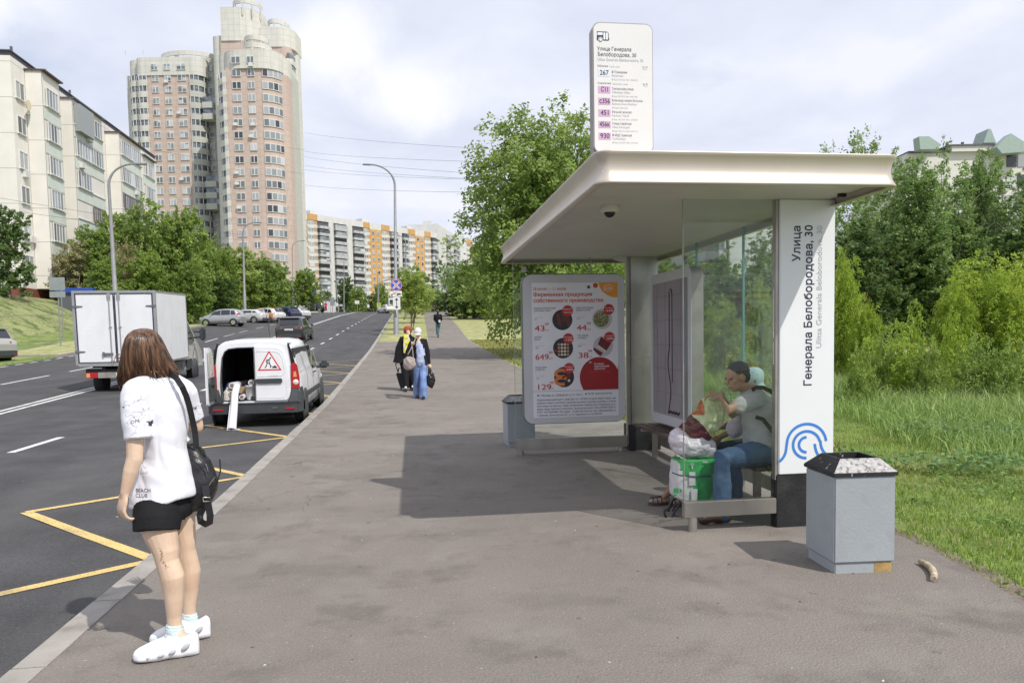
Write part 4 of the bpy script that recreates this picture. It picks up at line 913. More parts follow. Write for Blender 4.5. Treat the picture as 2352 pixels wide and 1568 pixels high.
# socks and foam clogs
b = MB()
limb(b, [B_(514, 1290, -.10), B_(520, 1340, -.10), B_(545, 1390, -.10)], [.046, .047, .046], 16)
organic('sock', b, M_sock, girl, .006, 2, .4, lambda co, n: n*.0025*sin(co.z*420+co.x*60))
b = MB(); limb(b, [B_(622, 1205, .11), B_(628, 1260, .11), B_(655, 1300, .11)], [.043, .044, .043], 16)
organic('sock', b, M_sock, girl, .006, 2, .4, lambda co, n: n*.0025*sin(co.z*420+co.x*60))
def clog(toe, heel, yaw_j):
    c = MB(); d = (heel-toe); d.z = 0; L = d.length; d.normalize(); n_ = Vector((-d.y, d.x, 0)); rows = []
    # stations from toe to heel: t, half width, top height, sole height
    for t, w, h in ((0, .008, .03), (.03, .026, .046), (.10, .042, .062), (.22, .051, .08), (.38, .052, .098), (.50, .049, .115), (.60, .046, .105), (.72, .045, .085), (.84, .046, .10), (.93, .043, .115), (.985, .032, .10), (1.0, .012, .07)):
        p = toe+d*L*t; ring = []
        for k in range(20):
            a = 2*pi*k/20; ca, sa = cos(a), sin(a)
            h_ = h*1.02; z_ = h_*.5+h_*.5*(abs(sa)**.75)*(1 if sa > 0 else -1); ww = w*(abs(ca)**.6)*(1 if ca > 0 else -1)
            if sa < 0: ww *= 1.10
            flare = .012*(1-t*3)**2 if t < .33 else 0
            ring.append(tuple(p+n_*ww+Vector((0, 0, z_+flare))))
        rows.append(ring)
    c.grid(rows, closed=True); c.add(rows[0], [list(range(20))[::-1]]); c.add(rows[-1], [list(range(20))])
    o = organic('clog', c, M_foam, girl, .006, 2, .5, lambda co, nn: nn*.003*noise.noise(co*22))
    hb = MB()
    def hole(t, z, rx, rz, tilt, side=-1):
        p = toe+d*L*t; w = .053; cen = p+n_*side*w*1.0+Vector((0, 0, z)); R = Matrix((d*cos(tilt)+Vector((0, 0, sin(tilt))), n_, -d*sin(tilt)+Vector((0, 0, cos(tilt))))).transposed()
        hb.ball(cen, (rx, .010, rz), 14, 8, R=R)
    for sd_ in (-1, 1):
        for t, z, rx, rz, ti in ((.80, .062, .026, .013, .7), (.60, .045, .019, .010, .45), (.43, .036, .017, .008, .25), (.24, .034, .008, .004, .1)): hole(t, z, rx, rz, ti, sd_)
    for i in range(3):
        for j in range(4):
            p = toe+d*L*(.34+.055*j)+n_*(-.018+.018*i)+Vector((0, 0, .079+.012*j)); hb.ball(p, (.008, .005, .006), 8, 6)
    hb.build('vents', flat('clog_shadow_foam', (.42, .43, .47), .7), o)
    return o
tl, hl = B_(215, 1500, 0), B_(636, 1425, 0); tl = G((300+215/2.529)*.79594, (1300+1485/2.529)*.79594); hl = G((300+625/2.529)*.79594, (1300+1452/2.529)*.79594)
tr, hr = G((300+335/2.529)*.79594, (1300+1362/2.529)*.79594), G((300+732/2.529)*.79594, (1300+1340/2.529)*.79594)
ax1 = B_(220, 1400, -.16).x; tl = Vector((ax1, 3.98, 0)); hl = tl+Vector((.305, .07, 0)); ax2 = B_(345, 1330, .06).x; tr = Vector((ax2, 4.20, 0)); hr = tr+Vector((.295, .08, 0))
clog(tl, hl, 0); clog(tr, hr, 0)
# hair: an outer shell with strand grooves and a broken lower edge, plus loose strands
prof_ = ((270, 345, 100, .02), (205, 400, 118, .055), (158, 446, 158, .082), (126, 482, 210, .10), (104, 520, 290, .110), (88, 556, 370, .112), (70, 590, 450, .110), (54, 625, 530, .104), (46, 655, 600, .096), (60, 668, 660, .086))
rng2 = random.Random(3); NS = 170; endz = [rng2.uniform(-.05, .05) for _ in range(NS)]
def hair_pt(t, s):
    """t angle (0 = image right, pi/2 = away, pi = left, 3pi/2 = toward camera), s 0..1 down"""
    f = s*(len(prof_)-1); i = min(int(f), len(prof_)-2); k = f-i; a, b2 = prof_[i], prof_[i+1]
    l = a[0]+(b2[0]-a[0])*k; r = a[1]+(b2[1]-a[1])*k; y = a[2]+(b2[2]-a[2])*k; ry = a[3]+(b2[3]-a[3])*k
    ct, st_ = cos(t), sin(t); lowL = 1.0 if ct < 0 else 0
    yy = y
    if s > .5:
        drop = (s-.5)*2; yy += drop*(-50*max(0, ct)-(58 if st_ < 0 else 0)*max(0, 1-abs(ct-.15)*2.2)+26*max(0, -ct))
    c = A_((l+r)/2-6, yy); return Vector((c.x+(r-l)/2*.000522*.90*ct, c.y+.02+ry*st_, c.z))
rows = []
for j in range(41):
    s = j/40; ring = []
    for k in range(NS):
        t = 2*pi*k/NS; e_ = 1.0+endz[k]*(s**6); p = hair_pt(t, min(1, s)); c = hair_pt(t+pi, min(1, s)); cen = (p+c)/2
        g_ = 1+(.022*sin(k*2.1+3*noise.noise(Vector((k*.3, s*2, 0))))+.02*noise.noise(Vector((k*.21, s*1.2, 5))))*smooth(0, .2, s)
        q = cen+(p-cen)*g_; q.z += endz[k]*.7*(s**5); ring.append(q)
    rows.append(ring)
b = MB(); b.grid(rows, closed=True); b.add(rows[0], [list(range(NS))[::-1]])
inner = [[(rows[40-j][k]-((rows[40-j][k]-(hair_pt(2*pi*k/NS, 1-j/40)+hair_pt(2*pi*k/NS+pi, 1-j/40))/2)*.22)) for k in range(NS)] for j in range(0, 26, 5)]
b.grid([rows[40]]+inner[0:1]+inner[1:], closed=True)
hair = b.build('hair', M_hairb, girl, fix=False)
b = MB()
for k in range(900):
    t = rng2.uniform(0, 2*pi); s0 = rng2.uniform(.08, .55); s1 = rng2.uniform(.85, 1.0); pts = []; off = rng2.uniform(.99, 1.02); dr = rng2.uniform(-.12, .12)
    for i in range(8):
        s = s0+(s1-s0)*i/7; p = hair_pt(t+dr*(s-s0), s); cc = (p+hair_pt(t+dr*(s-s0)+pi, s))/2; q = cc+(p-cc)*(off+.05*(i/7)**3*rng2.random()); q.z -= (.03*rng2.random() if i == 7 else 0); pts.append(q)
    b.tube(pts, [.0006]+[.0018]*5+[.0014, .0004], 3, cap=False)
for (x0, y0, x1, y1, x2, y2) in ((60, 380, 10, 400, 40, 450), (60, 420, 0, 420, 5, 480), (560, 500, 650, 560, 720, 572), (600, 520, 680, 570, 740, 578), (440, 560, 480, 600, 540, 625), (400, 560, 400, 620, 360, 645), (520, 560, 550, 610, 570, 628), (420, 560, 440, 610, 438, 640)):
    p0, p1, p2 = A_(x0, y0, -.08), A_(x1, y1, -.09), A_(x2, y2, -.10); b.tube([p0, (p0+p1)/2+Vector((0, 0, .003)), p1, (p1+p2)/2, p2], [.003, .003, .0025, .0018, .0004], 4, cap=False)
b.build('loose_strands', M_hairb, hair, fix=False)
MB().tube([A_(x, y, -.12) for x, y in ((158, 672), (130, 690), (95, 715), (92, 740), (110, 765), (160, 775), (200, 760))], .0013, 5).build('earphone_cable', flat('cable_white', (.75, .75, .72)), girl)
MB().lathe([(.0098, -.002), (.0102, 0), (.0098, .002)], 14, tuple(B_(98, 482, -.175)), axis='z').build('ring', flat('silver', (.7, .68, .62), .2, metal=1.), girl)
# black shoulder backpack
bag = empty('backpack', B_(700, 200, .08), 0, 'small black backpack hanging by one strap from the shoulder of the standing woman', 'backpack')
BO = Vector(bag.location)
def bb(mbx): mbx.v = [tuple(Vector(p)-BO) for p in mbx.v]; return mbx
M_bagk = mat('black_nylon', (.014, .014, .016), .38, var=.3, scale=8, bump=.3, bscale=25, spec=.6)
b = MB(); rows = []
for l, r, y, ry in ((590, 680, -50, .02), (555, 700, -25, .035), (545, 730, 15, .05), (540, 775, 80, .07), (540, 815, 150, .078), (545, 838, 220, .08), (560, 825, 300, .078), (590, 790, 370, .07), (620, 745, 425, .045), (640, 720, 440, .02)):
    c0, c1 = B_(l, y, .08), B_(r, y, .08); c = (c0+c1)/2; rx = (c1.x-c0.x)/2
    rows.append([(c.x+rx*abs(cos(t))**.8*(1 if cos(t) > 0 else -1), c.y+ry*abs(sin(t))**.8*(1 if sin(t) > 0 else -1), c.z) for t in [2*pi*k/24 for k in range(24)]])
b.grid(rows, closed=True); b.add(rows[0], [list(range(24))[::-1]]); b.add(rows[-1], [list(range(24))])
bgb = organic('bag_body', bb(b), M_bagk, bag, .006, 2, .5, lambda co, n: n*.008*noise.noise(co*14)); 
bb(MB().tube([B_(845, 60, -.0), B_(850, 150, -.0), B_(820, 250, -.0), B_(775, 330, 0)], .004, 6).tube([B_(640, 30, .0), B_(700, 60, -.01), B_(745, 110, -.01), B_(760, 170, -.01)], .003, 6)).build('piping', M_bagk, bag)
bb(MB().tube([B_(742, 95, -.008), B_(752, 125, -.008), B_(757, 150, -.008)], .0035, 6).tube([B_(762, 262, -.005), B_(785, 225, -.005), B_(812, 190, -.005)], .002, 6)).build('zip', flat('zip_metal', (.45, .43, .38), .3, metal=.9), bag)
bb(MB().tube([B_(x, y, .06) for x, y in ((618, 20), (622, -20), (650, -52), (690, -40), (730, 0), (745, 60))], .008, 8, flatk=.5)).build('top_handle', M_bagk, bag)
def strap(pts, w, th=.003, up=None):
    q = MB(); L_, R2 = [], []
    for i, p in enumerate(pts):
        d = (Vector(pts[min(i+1, len(pts)-1)])-Vector(pts[max(i-1, 0)])).normalized(); s_ = d.cross(Vector(up or (0, 1, 0))).normalized()*w/2; n_ = s_.normalized().cross(d)*th/2
        L_.append([p+s_+n_, p-s_+n_, p-s_-n_, p+s_-n_])
    q.grid(L_, closed=True, sm=False); q.add(L_[0], [(0, 1, 2, 3)]); q.add(L_[-1], [(0, 1, 2, 3)]); return q
spts = [A_(x, y, dy) for x, y, dy in ((560, 560, .02), (610, 590, -.07), (670, 640, -.11), (730, 730, -.12), (775, 830, -.10), (805, 930, -.08), (835, 1060, -.06), (862, 1180, -.03), (876, 1290, .0), (880, 1400, .03))]
bb(strap(spts, .030)); q = strap(spts, .030); bb(q).build('shoulder_strap', M_bagk, bag, fix=True)
q = strap([B_(x, y, dy) for x, y, dy in ((740, 250, -.005), (750, 330, -.02), (762, 400, -.02), (775, 470, -.02), (772, 520, -.01), (740, 535, 0), (705, 515, .02), (700, 470, .03), (720, 420, .03), (735, 380, .02))], .036); bb(q).build('adjusting_strap', M_bagk, bag)
bb(MB().box(*[f for p in [B_(722, 370, -.03), B_(778, 335, -.022)] for f in ()], 0, 0, 0, 0, 0, 0) if False else MB().tube([B_(722, 340, -.028), B_(775, 340, -.028), B_(778, 368, -.028), B_(725, 370, -.028), B_(722, 340, -.028)], .0035, 6)).build('buckle', flat('buckle_steel', (.6, .58, .52), .25, metal=1.), bag)

# ---- generic figure grown around a list of joints
def figure(label, J, skin, top, legs, parts=(), voxel=.012, face=(0, -1, 0), group=None, s=1., hands=True, hdir=None):
    o = empty('person', (0, 0, 0), 0, label, 'person', group); b = MB(); P, R = head_prims(b, J['head'], face, s)
    V = {k: Vector(v) for k, v in J.items()}
    limb(b, [V['head']+Vector((0, 0, -.05*s)), V['neck']], [.05*s, .05*s]); limb(b, [V['neck'], V['chest'], V['waist'], V['pelvis']], [.06*s, .115*s, .10*s, .12*s], 16)
    for q in 'LR':
        limb(b, [V['neck']-Vector((0, 0, .05*s)), V['sh'+q]], [.05*s, .05*s]); limb(b, [V['sh'+q], V['el'+q], V['wr'+q]], [.047*s, .039*s, .026*s])
        hd = (V['wr'+q]-V['el'+q]).normalized() if not hdir or q not in hdir else Vector(hdir[q][0]); hn = Vector(hdir[q][1]) if hdir and q in hdir else Vector((0, 1, 0)) if abs(hd.y) < .8 else Vector((0, 0, 1))
        hand_prims(b, V['wr'+q], hd, hn, s, .7 if hdir else .6, 1 if q == 'L' else -1)
        limb(b, [V['hip'+q], V['kn'+q], V['an'+q]], [.082*s, .058*s, .038*s]); limb(b, [V['an'+q]-Vector((0, 0, .03)), V['toe'+q]], [.036*s, .026*s])
    organic('body', b, skin, o, voxel, 3, .5); face_parts(P, R, o, s); return o, P, R, V
def garment(name, segs, m, parent, voxel=.014, disp=None, it=3):
    b = MB()
    for pts, rad in segs: limb(b, [Vector(p) for p in pts], rad, 14)
    return organic(name, b, m, parent, voxel, it, .5, disp)

# ---- seated man
SY = 6.28
def C4(x, y, Y=SY): return atY((1850+x/2.8)*.79594, (1000+y/2.8)*.79594, Y)
J = dict(head=C4(770, 245, 6.30), neck=C4(880, 345, 6.32), chest=C4(965, 520, 6.34), waist=C4(985, 700, 6.35), pelvis=C4(990, 835, 6.36), shL=C4(935, 415, 6.20), elL=C4(700, 510, 6.10), wrL=C4(640, 400, 6.22),
         shR=C4(900, 420, 6.52), elR=C4(735, 545, 6.55), wrR=C4(660, 415, 6.40), hipL=C4(950, 860, 6.25), knL=C4(655, 905, 6.13), anL=C4(655, 1330, 6.13), toeL=C4(555, 1420, 6.10), hipR=C4(960, 850, 6.47), knR=C4(740, 900, 6.50), anR=C4(765, 1290, 6.52), toeR=C4(640, 1330, 6.52))
man, P_, R_, V = figure('man in grey T-shirt and jeans sitting in the shelter with hands at his chin', J, M_skin2, None, None, face=(-.93, -.18, -.28), voxel=.0065, s=1.1, hdir={'L': ((-.80, .25, .28), (.2, .35, -.9)), 'R': ((-.65, -.4, .4), (.2, -.5, -.8))})
M_greytee = mat('grey_cotton', (.44, .43, .42), .9, var=.06, scale=4, bump=.15, bscale=200)
sh_ = garment('t_shirt', [([V['neck']-Vector((0, 0, .045)), V['chest'], V['waist'], V['pelvis']+Vector((0, 0, .04))], [.09, .175, .18, .18]), ([V['neck']-Vector((0, 0, .05)), V['shL'], V['shL'].lerp(V['elL'], .62)], [.075, .088, .075]), ([V['neck']-Vector((0, 0, .05)), V['shR'], V['shR'].lerp(V['elR'], .62)], [.075, .085, .075])], M_greytee, man, .009, fold_disp(.014, 8, 3, (1, 1, 1.6)))
garment('jeans', [([V['pelvis'], V['hipL'], V['knL'], V['knL'].lerp(V['anL'], .5), V['anL']-Vector((0, 0, .03))], [.15, .118, .088, .078, .074]), ([V['pelvis'], V['hipR'], V['knR'], V['knR'].lerp(V['anR'], .5), V['anR']-Vector((0, 0, .03))], [.15, .115, .086, .076, .07])], M_jeans, man, .009, fold_disp(.010, 11, 1, (1, 1, 1.3)))
for q in 'LR':
    b = MB(); a_, t_ = V['an'+q], V['toe'+q]; g_ = Vector((0, 0, .0)); heel = Vector((a_.x+.04, a_.y, .052)); toe = Vector((min(a_.x-.19, t_.x-.02), t_.y, .044)); b.tube([heel, (heel+toe)/2+Vector((0, 0, .012)), toe], [.055, .058, .044], 12, flatk=1.); b.ball(toe, .044); b.ball(heel, .054); limb(b, [a_, (heel+toe)/2], [.05, .05]); limb(b, [heel+Vector((-.02, 0, .02)), a_-Vector((0, 0, .02))], [.045, .042]); organic('shoe', b, flat('brown_leather', (.07, .045, .035), .35), man, .008, 2)
b = MB(); b.ball(P_(0, -.028, .038), (.090, .104, .092), 20, 14, R=R_); b.ball(P_(0, -.06, -.01), (.080, .056, .07), 16, 10, R=R_); organic('hair', b, mat('grizzled_hair', (.055, .05, .045), .7, var=.6, scale=60, bump=.8, bscale=160), man, .007, 1, .4, lambda co, n: n*.004*noise.noise(co*90))
MB().lathe([(.028, -.004), (.03, 0), (.028, .004)], 14, tuple(V['wrL']), axis='x').build('ring', flat('silver', (.7, .68, .62)), man) if False else None
bp = empty('backpack', C4(1085, 500, 6.34), 0, 'dark backpack on the back of the seated man, straps over his grey shirt', 'backpack'); BO = Vector(bp.location)
b = MB(); b.ball(BO+Vector((.03, 0, -.06)), (.075, .15, .21), 20, 14, jit=.1); organic('bag_body', bb(b), M_bagk, bp, .01, 1)
for pts in (((895, 350), (930, 328), (985, 330), (1040, 355), (1090, 400)), ((925, 568), (985, 585), (1020, 630), (1060, 680), (1090, 720))):
    q = strap([C4(x, y, 6.125 if i < 3 else 6.14) for i, (x, y) in enumerate(pts)], .035, .006); bb(q).build('strap', M_bagk, bp)

# ---- woman behind him with a pale headscarf
J = dict(head=C4(885, 265, 6.80), neck=C4(905, 380, 6.82), chest=C4(920, 540, 6.84), waist=C4(930, 690, 6.85), pelvis=C4(940, 800, 6.86), shL=C4(860, 440, 6.68), elL=C4(800, 640, 6.62), wrL=C4(640, 730, 6.68),
         shR=C4(880, 440, 7.0), elR=C4(840, 650, 7.02), wrR=C4(700, 640, 6.98), hipL=C4(880, 830, 6.78), knL=C4(560, 860, 6.8), anL=C4(240, 1130, 6.9), toeL=C4(150, 1250, 6.9), hipR=C4(880, 830, 6.98), knR=C4(560, 860, 7.02), anR=C4(330, 1150, 6.9), toeR=C4(255, 1290, 6.85))
wom, P_, R_, V = figure('seated woman in pale blue headscarf, mostly hidden behind the man in the shelter', J, M_skin3, None, None, face=(-1, 0, -.1), voxel=.009)
M_scarf = cloth('pale_blue_scarf', (.42, .56, .57)); M_lav = cloth('lavender_cloth', (.58, .50, .56), bump=.5)
b = MB(); b.ball(P_(0, -.025, .02), (.092, .106, .10), 20, 14, R=R_); b.ball(P_(0, -.06, -.09), (.085, .075, .08), 16, 10, R=R_); organic('headscarf', b, M_scarf, wom, .009, 2, .5, fold_disp(.01, 14))
garment('blouse', [([V['neck']-Vector((0, 0, .05)), V['chest'], V['waist'], V['pelvis']], [.08, .15, .15, .16]), ([V['shL'], V['elL'], V['elL'].lerp(V['wrL'], .25)], [.08, .085, .08]), ([V['shR'], V['elR']], [.08, .075])], M_lav, wom, .011, fold_disp(.018, 9))
garment('trousers', [([V['pelvis'], V['hipL'], V['knL']], [.15, .12, .09]), ([V['pelvis'], V['hipR'], V['knR']], [.15, .12, .09]), ([V['knL'], V['knL'].lerp(V['anL'], .7)], [.09, .07]), ([V['knR'], V['knR'].lerp(V['anR'], .7)], [.09, .07])], cloth('dark_blue_cloth', (.02, .035, .05)), wom, .012)
M_sandal = mat('brown_sandal', (.085, .05, .035), .6, var=.2, scale=20)
for (cx_, cy_) in ((2.37, 6.90), (2.55, 6.80)):
    b = MB(); b.prism([(cx_+.12*cos(t)*1.0-.02, cy_+.042*sin(t)*(1.15 if cos(t) < 0 else .85)) for t in [2*pi*k/20 for k in range(20)]], 'z', .0, .022); b.build('sandal_sole', M_sandal, wom)
    b = MB()
    for x_ in (-.10, -.055, -.015, .06): b.tube([(cx_+x_, cy_+.045*cos(a), .02+.058*sin(a)*(1 if x_ < 0 else 1.3)) for a in [pi*k/8 for k in range(9)]], .009, 6, flatk=.5)
    b.tube([(cx_-.1, cy_, .07), (cx_, cy_, .085)], .009, 6); b.build('sandal_straps', M_sandal, wom)
    MB().ball((cx_-.03, cy_, .042), (.095, .034, .03), 14, 10).build('foot', mat('sock_beige', (.42, .33, .28), .8), wom)

# ---- shopping trolley, bags
TB = 6.42
tro = empty('shopping_trolley', C4(400, 1380, 6.42), 0, 'folding trolley with a green and white chequer-strapped shopping bag beside the seated man', 'shopping trolley'); TO = Vector(tro.location)
def tb(q): q.v = [tuple(Vector(p)-TO) for p in q.v]; return q
M_green = mat('green_bag', (.035, .34, .09), .45, var=.15, scale=5, bump=.5, bscale=9); M_wbag = mat('white_bag', (.58, .56, .57), .5, var=.05, scale=5, bump=.5, bscale=12); 
b = MB(); rows = []
for l, r, y, ry in ((262, 575, 895, .14), (258, 572, 960, .15), (250, 568, 1050, .15), (246, 560, 1150, .145), (250, 550, 1220, .14), (300, 545, 1252, .12)):
    c0, c1 = C4(l, y, TB), C4(r, y, TB); c = (c0+c1)/2; rx = (c1.x-c0.x)/2
    rows.append([(c.x+rx*(abs(cos(t))**.55)*(1 if cos(t) > 0 else -1), c.y+ry*(abs(sin(t))**.55)*(1 if sin(t) > 0 else -1), c.z+.03*cos(t)*(-1 if y > 1200 else 0)) for t in [2*pi*k/28 for k in range(28)]])
b.grid(rows, closed=True); b.add(rows[0], [list(range(28))[::-1]]); b.add(rows[-1], [list(range(28))])
gbg = organic('shopping_bag', tb(b), [M_green, M_wbag], tro, .009, 2, .5, lambda co, n: n*.008*noise.noise(co*16))
for p in gbg.data.polygons:
    c_ = p.center+TO
    if c_.x < C4(372, 1050, TB).x and not (C4(275, 0, TB).x < c_.x and C4(0, 1040, TB).z < c_.z < C4(0, 945, TB).z) : p.material_index = 1 if (c_.x-C4(262, 0, TB).x)*1.1 < (C4(0, 945, TB).z-c_.z)+.02 or c_.z < C4(0, 1130, TB).z else 0
pm = MB(); FY = TB-.158
def patch(x0, y0, x1, y1): a, c_ = C4(x0, y0, FY), C4(x1, y1, FY); pm.box(a.x, c_.x, FY-.003-.0, FY, c_.z, a.z)
for p in ((388, 1012, 438, 1118), (400, 945, 425, 955), (408, 940, 418, 985), (500, 925, 540, 935), (405, 1150, 455, 1248), (300, 1003, 335, 1040)): patch(*p)
tb(pm).build('bag_print', M_wbag, gbg)
pm = MB()
for p in ((262, 1142, 300, 1180), (312, 1150, 328, 1175), (262, 1190, 285, 1205)): patch(*p)
tb(pm).build('bag_print', M_green, gbg)
q = MB().tube([C4(x, y, TB-.165) for x, y in ((250, 1015), (300, 1035), (370, 1045), (450, 1050), (565, 1042))], .006, 6); tb(q).build('elastic_cord', flat('cord_blue', (.02, .04, .08)), tro)
q = MB().tube([C4(x, y, TB-.1) for x, y in ((275, 870), (300, 885), (335, 905), (370, 920))], .012, 6); tb(q).build('chequered_strap', mat('chequer', (.3, .32, .28), .7, var=.9, scale=60), tro)
M_blkm = flat('black_tube', (.02, .02, .02), .35)
q = MB().tube([C4(x, y, 6.40) for x, y in ((262, 1225), (225, 1290), (185, 1330), (195, 1365), (215, 1400), (240, 1395), (270, 1330), (310, 1280), (345, 1268))], .011, 8); tb(q).build('trolley_frame', M_blkm, tro); q = MB(); q.tube([C4(x, y, 6.62) for x, y in ((262, 1225), (240, 1290), (215, 1330), (240, 1370), (270, 1290), (345, 1258))], .011, 8); tb(q).build('trolley_frame', M_blkm, tro)
q = MB()
for yy in (TB-.15, TB+.15): q.lathe([(.03, -.012), (.075, -.012), (.078, 0), (.075, .012), (.03, .012)], 18, (C4(470, 1300, TB).x, yy, .078), axis='y')
tb(q).build('trolley_wheels', M_blkm, tro)
b = MB(); rows = []
wb = [(c, 0) for c in ()]
b.ball(C4(420, 800, TB), (.20, .15, .11), 22, 14, jit=.15); b.ball(C4(310, 745, TB), (.095, .12, .10), 16, 12, jit=.1); b.ball(C4(520, 830, TB), (.10, .12, .085), 16, 12, jit=.1)
wbg = organic('plastic_bag', b, mat('white_carrier', (.66, .60, .65), .35, var=.1, scale=6, bump=.3, bscale=14), None, .007, 2, .5, lambda co, n: n*(-.010*max(0, .5-abs(noise.noise(co*13+Vector((0, 0, co.x*6))))*3)-.006*max(0, .5-abs(noise.noise(co*27))*3)+.008*noise.noise(Vector((co.x*9+co.z*14, co.y*10, co.z*24-co.x*10)))))
tag(wbg, 'crumpled white plastic bag lying on top of the green shopping bag', 'plastic bag')
b = MB(); a_ = C4(420, 650, TB-.02); d_ = Vector((.55, 0, .62)).normalized(); n_ = Vector((-d_.z, 0, d_.x)); R = Matrix((d_, Vector((0, 1, 0)), n_)).transposed()
b.ball(C4(500, 610, TB-.02), (.19, .10, .125), 24, 16, R=Matrix((Vector((.82, 0, .45)).normalized(), Vector((0, 1, 0)), Vector((-.45, 0, .82)).normalized())).transposed(), jit=.25)
b.ball(C4(440, 690, TB-.02), (.15, .10, .085), 20, 14, R=Matrix((Vector((.86, 0, -.42)).normalized(), Vector((0, 1, 0)), Vector((.42, 0, .86)).normalized())).transposed(), jit=.2); b.ball(C4(600, 540, TB-.02), (.085, .09, .14), 16, 12, jit=.2); b.ball(C4(540, 520, TB-.02), (.10, .09, .12), 16, 12, jit=.2)
pk = organic('parcel', b, [mat('maroon_wrap', (.115, .012, .02), .18, var=.3, scale=9, bump=.3, bscale=20), mat('lime_wrap', (.60, .64, .36), .5, var=.16, scale=14, bump=.5, bscale=22), mat('orange_wrap', (.45, .11, .03), .4, var=.5, scale=22)], None, .008, 1, .5, lambda co, n: n*(.008*noise.noise(co*19)-.010*max(0, .5-abs(noise.noise(co*16))*3)-.006*max(0, .5-abs(noise.noise(co*34))*3)))
la, lb = C4(400, 555, TB), C4(555, 735, TB)
for p in pk.data.polygons:
    c_ = p.center; s_ = (lb.x-la.x)*(c_.z-la.z)-(lb.z-la.z)*(c_.x-la.x)
    if s_ > 0: p.material_index = 1
    if c_.x < C4(480, 0, TB).x and c_.z > C4(0, 560, TB).z: p.material_index = 2
tag(pk, 'bulging maroon and lime wrapped parcel resting on the white plastic bag under the man\'s hands', 'parcel')

# ---- two women walking towards the camera
def W8(x, y, Y): return atY((1100+x/5.6)*.79594, (880+y/5.6)*.79594, Y)
Y = 18.6; gzz = H(.28, Y)
J = dict(head=W8(594, 452, Y), neck=W8(595, 530, Y), chest=W8(612, 640, Y), waist=W8(630, 800, Y), pelvis=W8(640, 940, Y), shL=W8(700, 575, Y), elL=W8(748, 760, Y), wrL=W8(772, 950, Y-.05), shR=W8(520, 560, Y), elR=W8(478, 715, Y-.1), wrR=W8(500, 650, Y-.28),
         hipL=W8(680, 960, Y), knL=W8(680, 1200, Y-.12), anL=W8(680, 1465, Y-.1), toeL=W8(685, 1520, Y-.3), hipR=W8(590, 960, Y), knR=W8(580, 1220, Y+.05), anR=W8(582, 1460, Y+.15), toeR=W8(578, 1500, Y-.02))
f1, P_, R_, V = figure('woman in white cap, open black cardigan and flared jeans walking on the pavement', J, M_skin, None, None, voxel=.012, face=(-.05, -1, -.35))
garment('top', [([V['neck']-Vector((0, 0, .1)), V['chest'], V['waist'], V['pelvis']+Vector((0, 0, .03))], [.09, .145, .145, .155])], mat('pale_blue_top', (.40, .46, .66), .9, var=.3, scale=14), f1, .014, fold_disp(.015, 10))
garment('jeans', [([V['pelvis'], V['hipL'], V['knL'], V['anL']-Vector((0, 0, .03))], [.14, .105, .085, .10]), ([V['pelvis'], V['hipR'], V['knR'], V['anR']-Vector((0, 0, .03))], [.14, .105, .085, .10])], mat('light_jeans', (.15, .23, .45), .85, var=.4, scale=4, extra=lambda t, P, c, rp: layer(t, P, c, (.38, .46, .65), 3, .5, .7, 'Object', fac=.6)), f1, .014, fold_disp(.012, 9))
rows = []
for z_, rx, ry, gap in ((V['neck'].z-.03, .09, .09, .5), (V['chest'].z+.08, .19, .13, .62), (V['chest'].z-.1, .185, .15, .7), (V['waist'].z, .18, .155, .85), (V['pelvis'].z+.08, .20, .17, 1.0), (V['pelvis'].z-.02, .215, .18, 1.1)):
    cx_ = float(np.interp(z_, [V['pelvis'].z, V['neck'].z], [V['pelvis'].x, V['neck'].x])); rows.append([(cx_+rx*cos(t), Y+.02+ry*sin(t), z_) for t in [(-pi/2+gap*.55)+(2*pi-1.1*gap)*k/24 for k in range(25)]])
b = MB().grid(rows); b.grid([[(x*.97+.03*V['chest'].x, y*.97+.03*Y, z) for x, y, z in r] for r in rows])
for q in 'LR': limb(b, [V['neck']-Vector((0, 0, .06)), V['sh'+q], V['el'+q], V['wr'+q].lerp(V['el'+q], .1)], [.06, .07, .06, .045])
b.build('cardigan', M_blackcl, f1)
b = MB(); b.ball(P_(0, -.01, .035), (.094, .108, .10), 18, 12, R=R_); cap = b.build('cap', cloth('white_cap', (.62, .61, .58)), f1); b = MB(); b.ball(P_(0, .11, .01), (.075, .075, .012), 16, 8, R=R_); b.build('cap_peak', cloth('white_cap', (.62, .61, .58)), cap)
b = MB()
for q in 'LR': b.ball(V['toe'+q].lerp(V['an'+q], .35)-Vector((0, 0, .0)), (.045, .12, .045), 12, 8)
b2 = MB(); b2.v = b.v[:len(b.v)//2]; 
for q in 'LR': 
    p_ = V['toe'+q].lerp(V['an'+q], .3); p_.z = max(p_.z, H(p_.x, p_.y)+.045); MB().ball(p_, (.045, .125, .045), 12, 8).build('shoe', flat('black_shoe', (.012, .012, .012), .4), f1)
hb = organic('shoulder_bag', MB().ball(W8(455, 940, Y-.30), (.155, .10, .17), 18, 12, jit=.25), cloth('beige_canvas', (.34, .29, .27), .2), None, .014, 2)
tag(hb, 'slouchy beige canvas shoulder bag carried by the woman in the white cap', 'handbag')
MB().tube([W8(430, 800, Y-.3), W8(485, 700, Y-.32), W8(500, 650, Y-.3), W8(530, 600, Y-.2), W8(555, 540, Y-.08)], .014, 6).tube([W8(520, 860, Y-.3), W8(505, 700, Y-.32), W8(500, 650, Y-.3)], .014, 6).build('strap', cloth('beige_canvas', (.34, .29, .27)), hb)
hb = organic('carrier_bag', MB().ball(W8(800, 1210, Y-.06), (.105, .07, .20), 16, 12, jit=.3).ball(W8(785, 1080, Y-.06), (.05, .04, .12), 12, 10), mat('black_film', (.016, .014, .014), .25, bump=.5, bscale=12), None, .012, 2)
tag(hb, 'black plastic carrier bag hanging from the hand of the woman in the white cap', 'carrier bag')
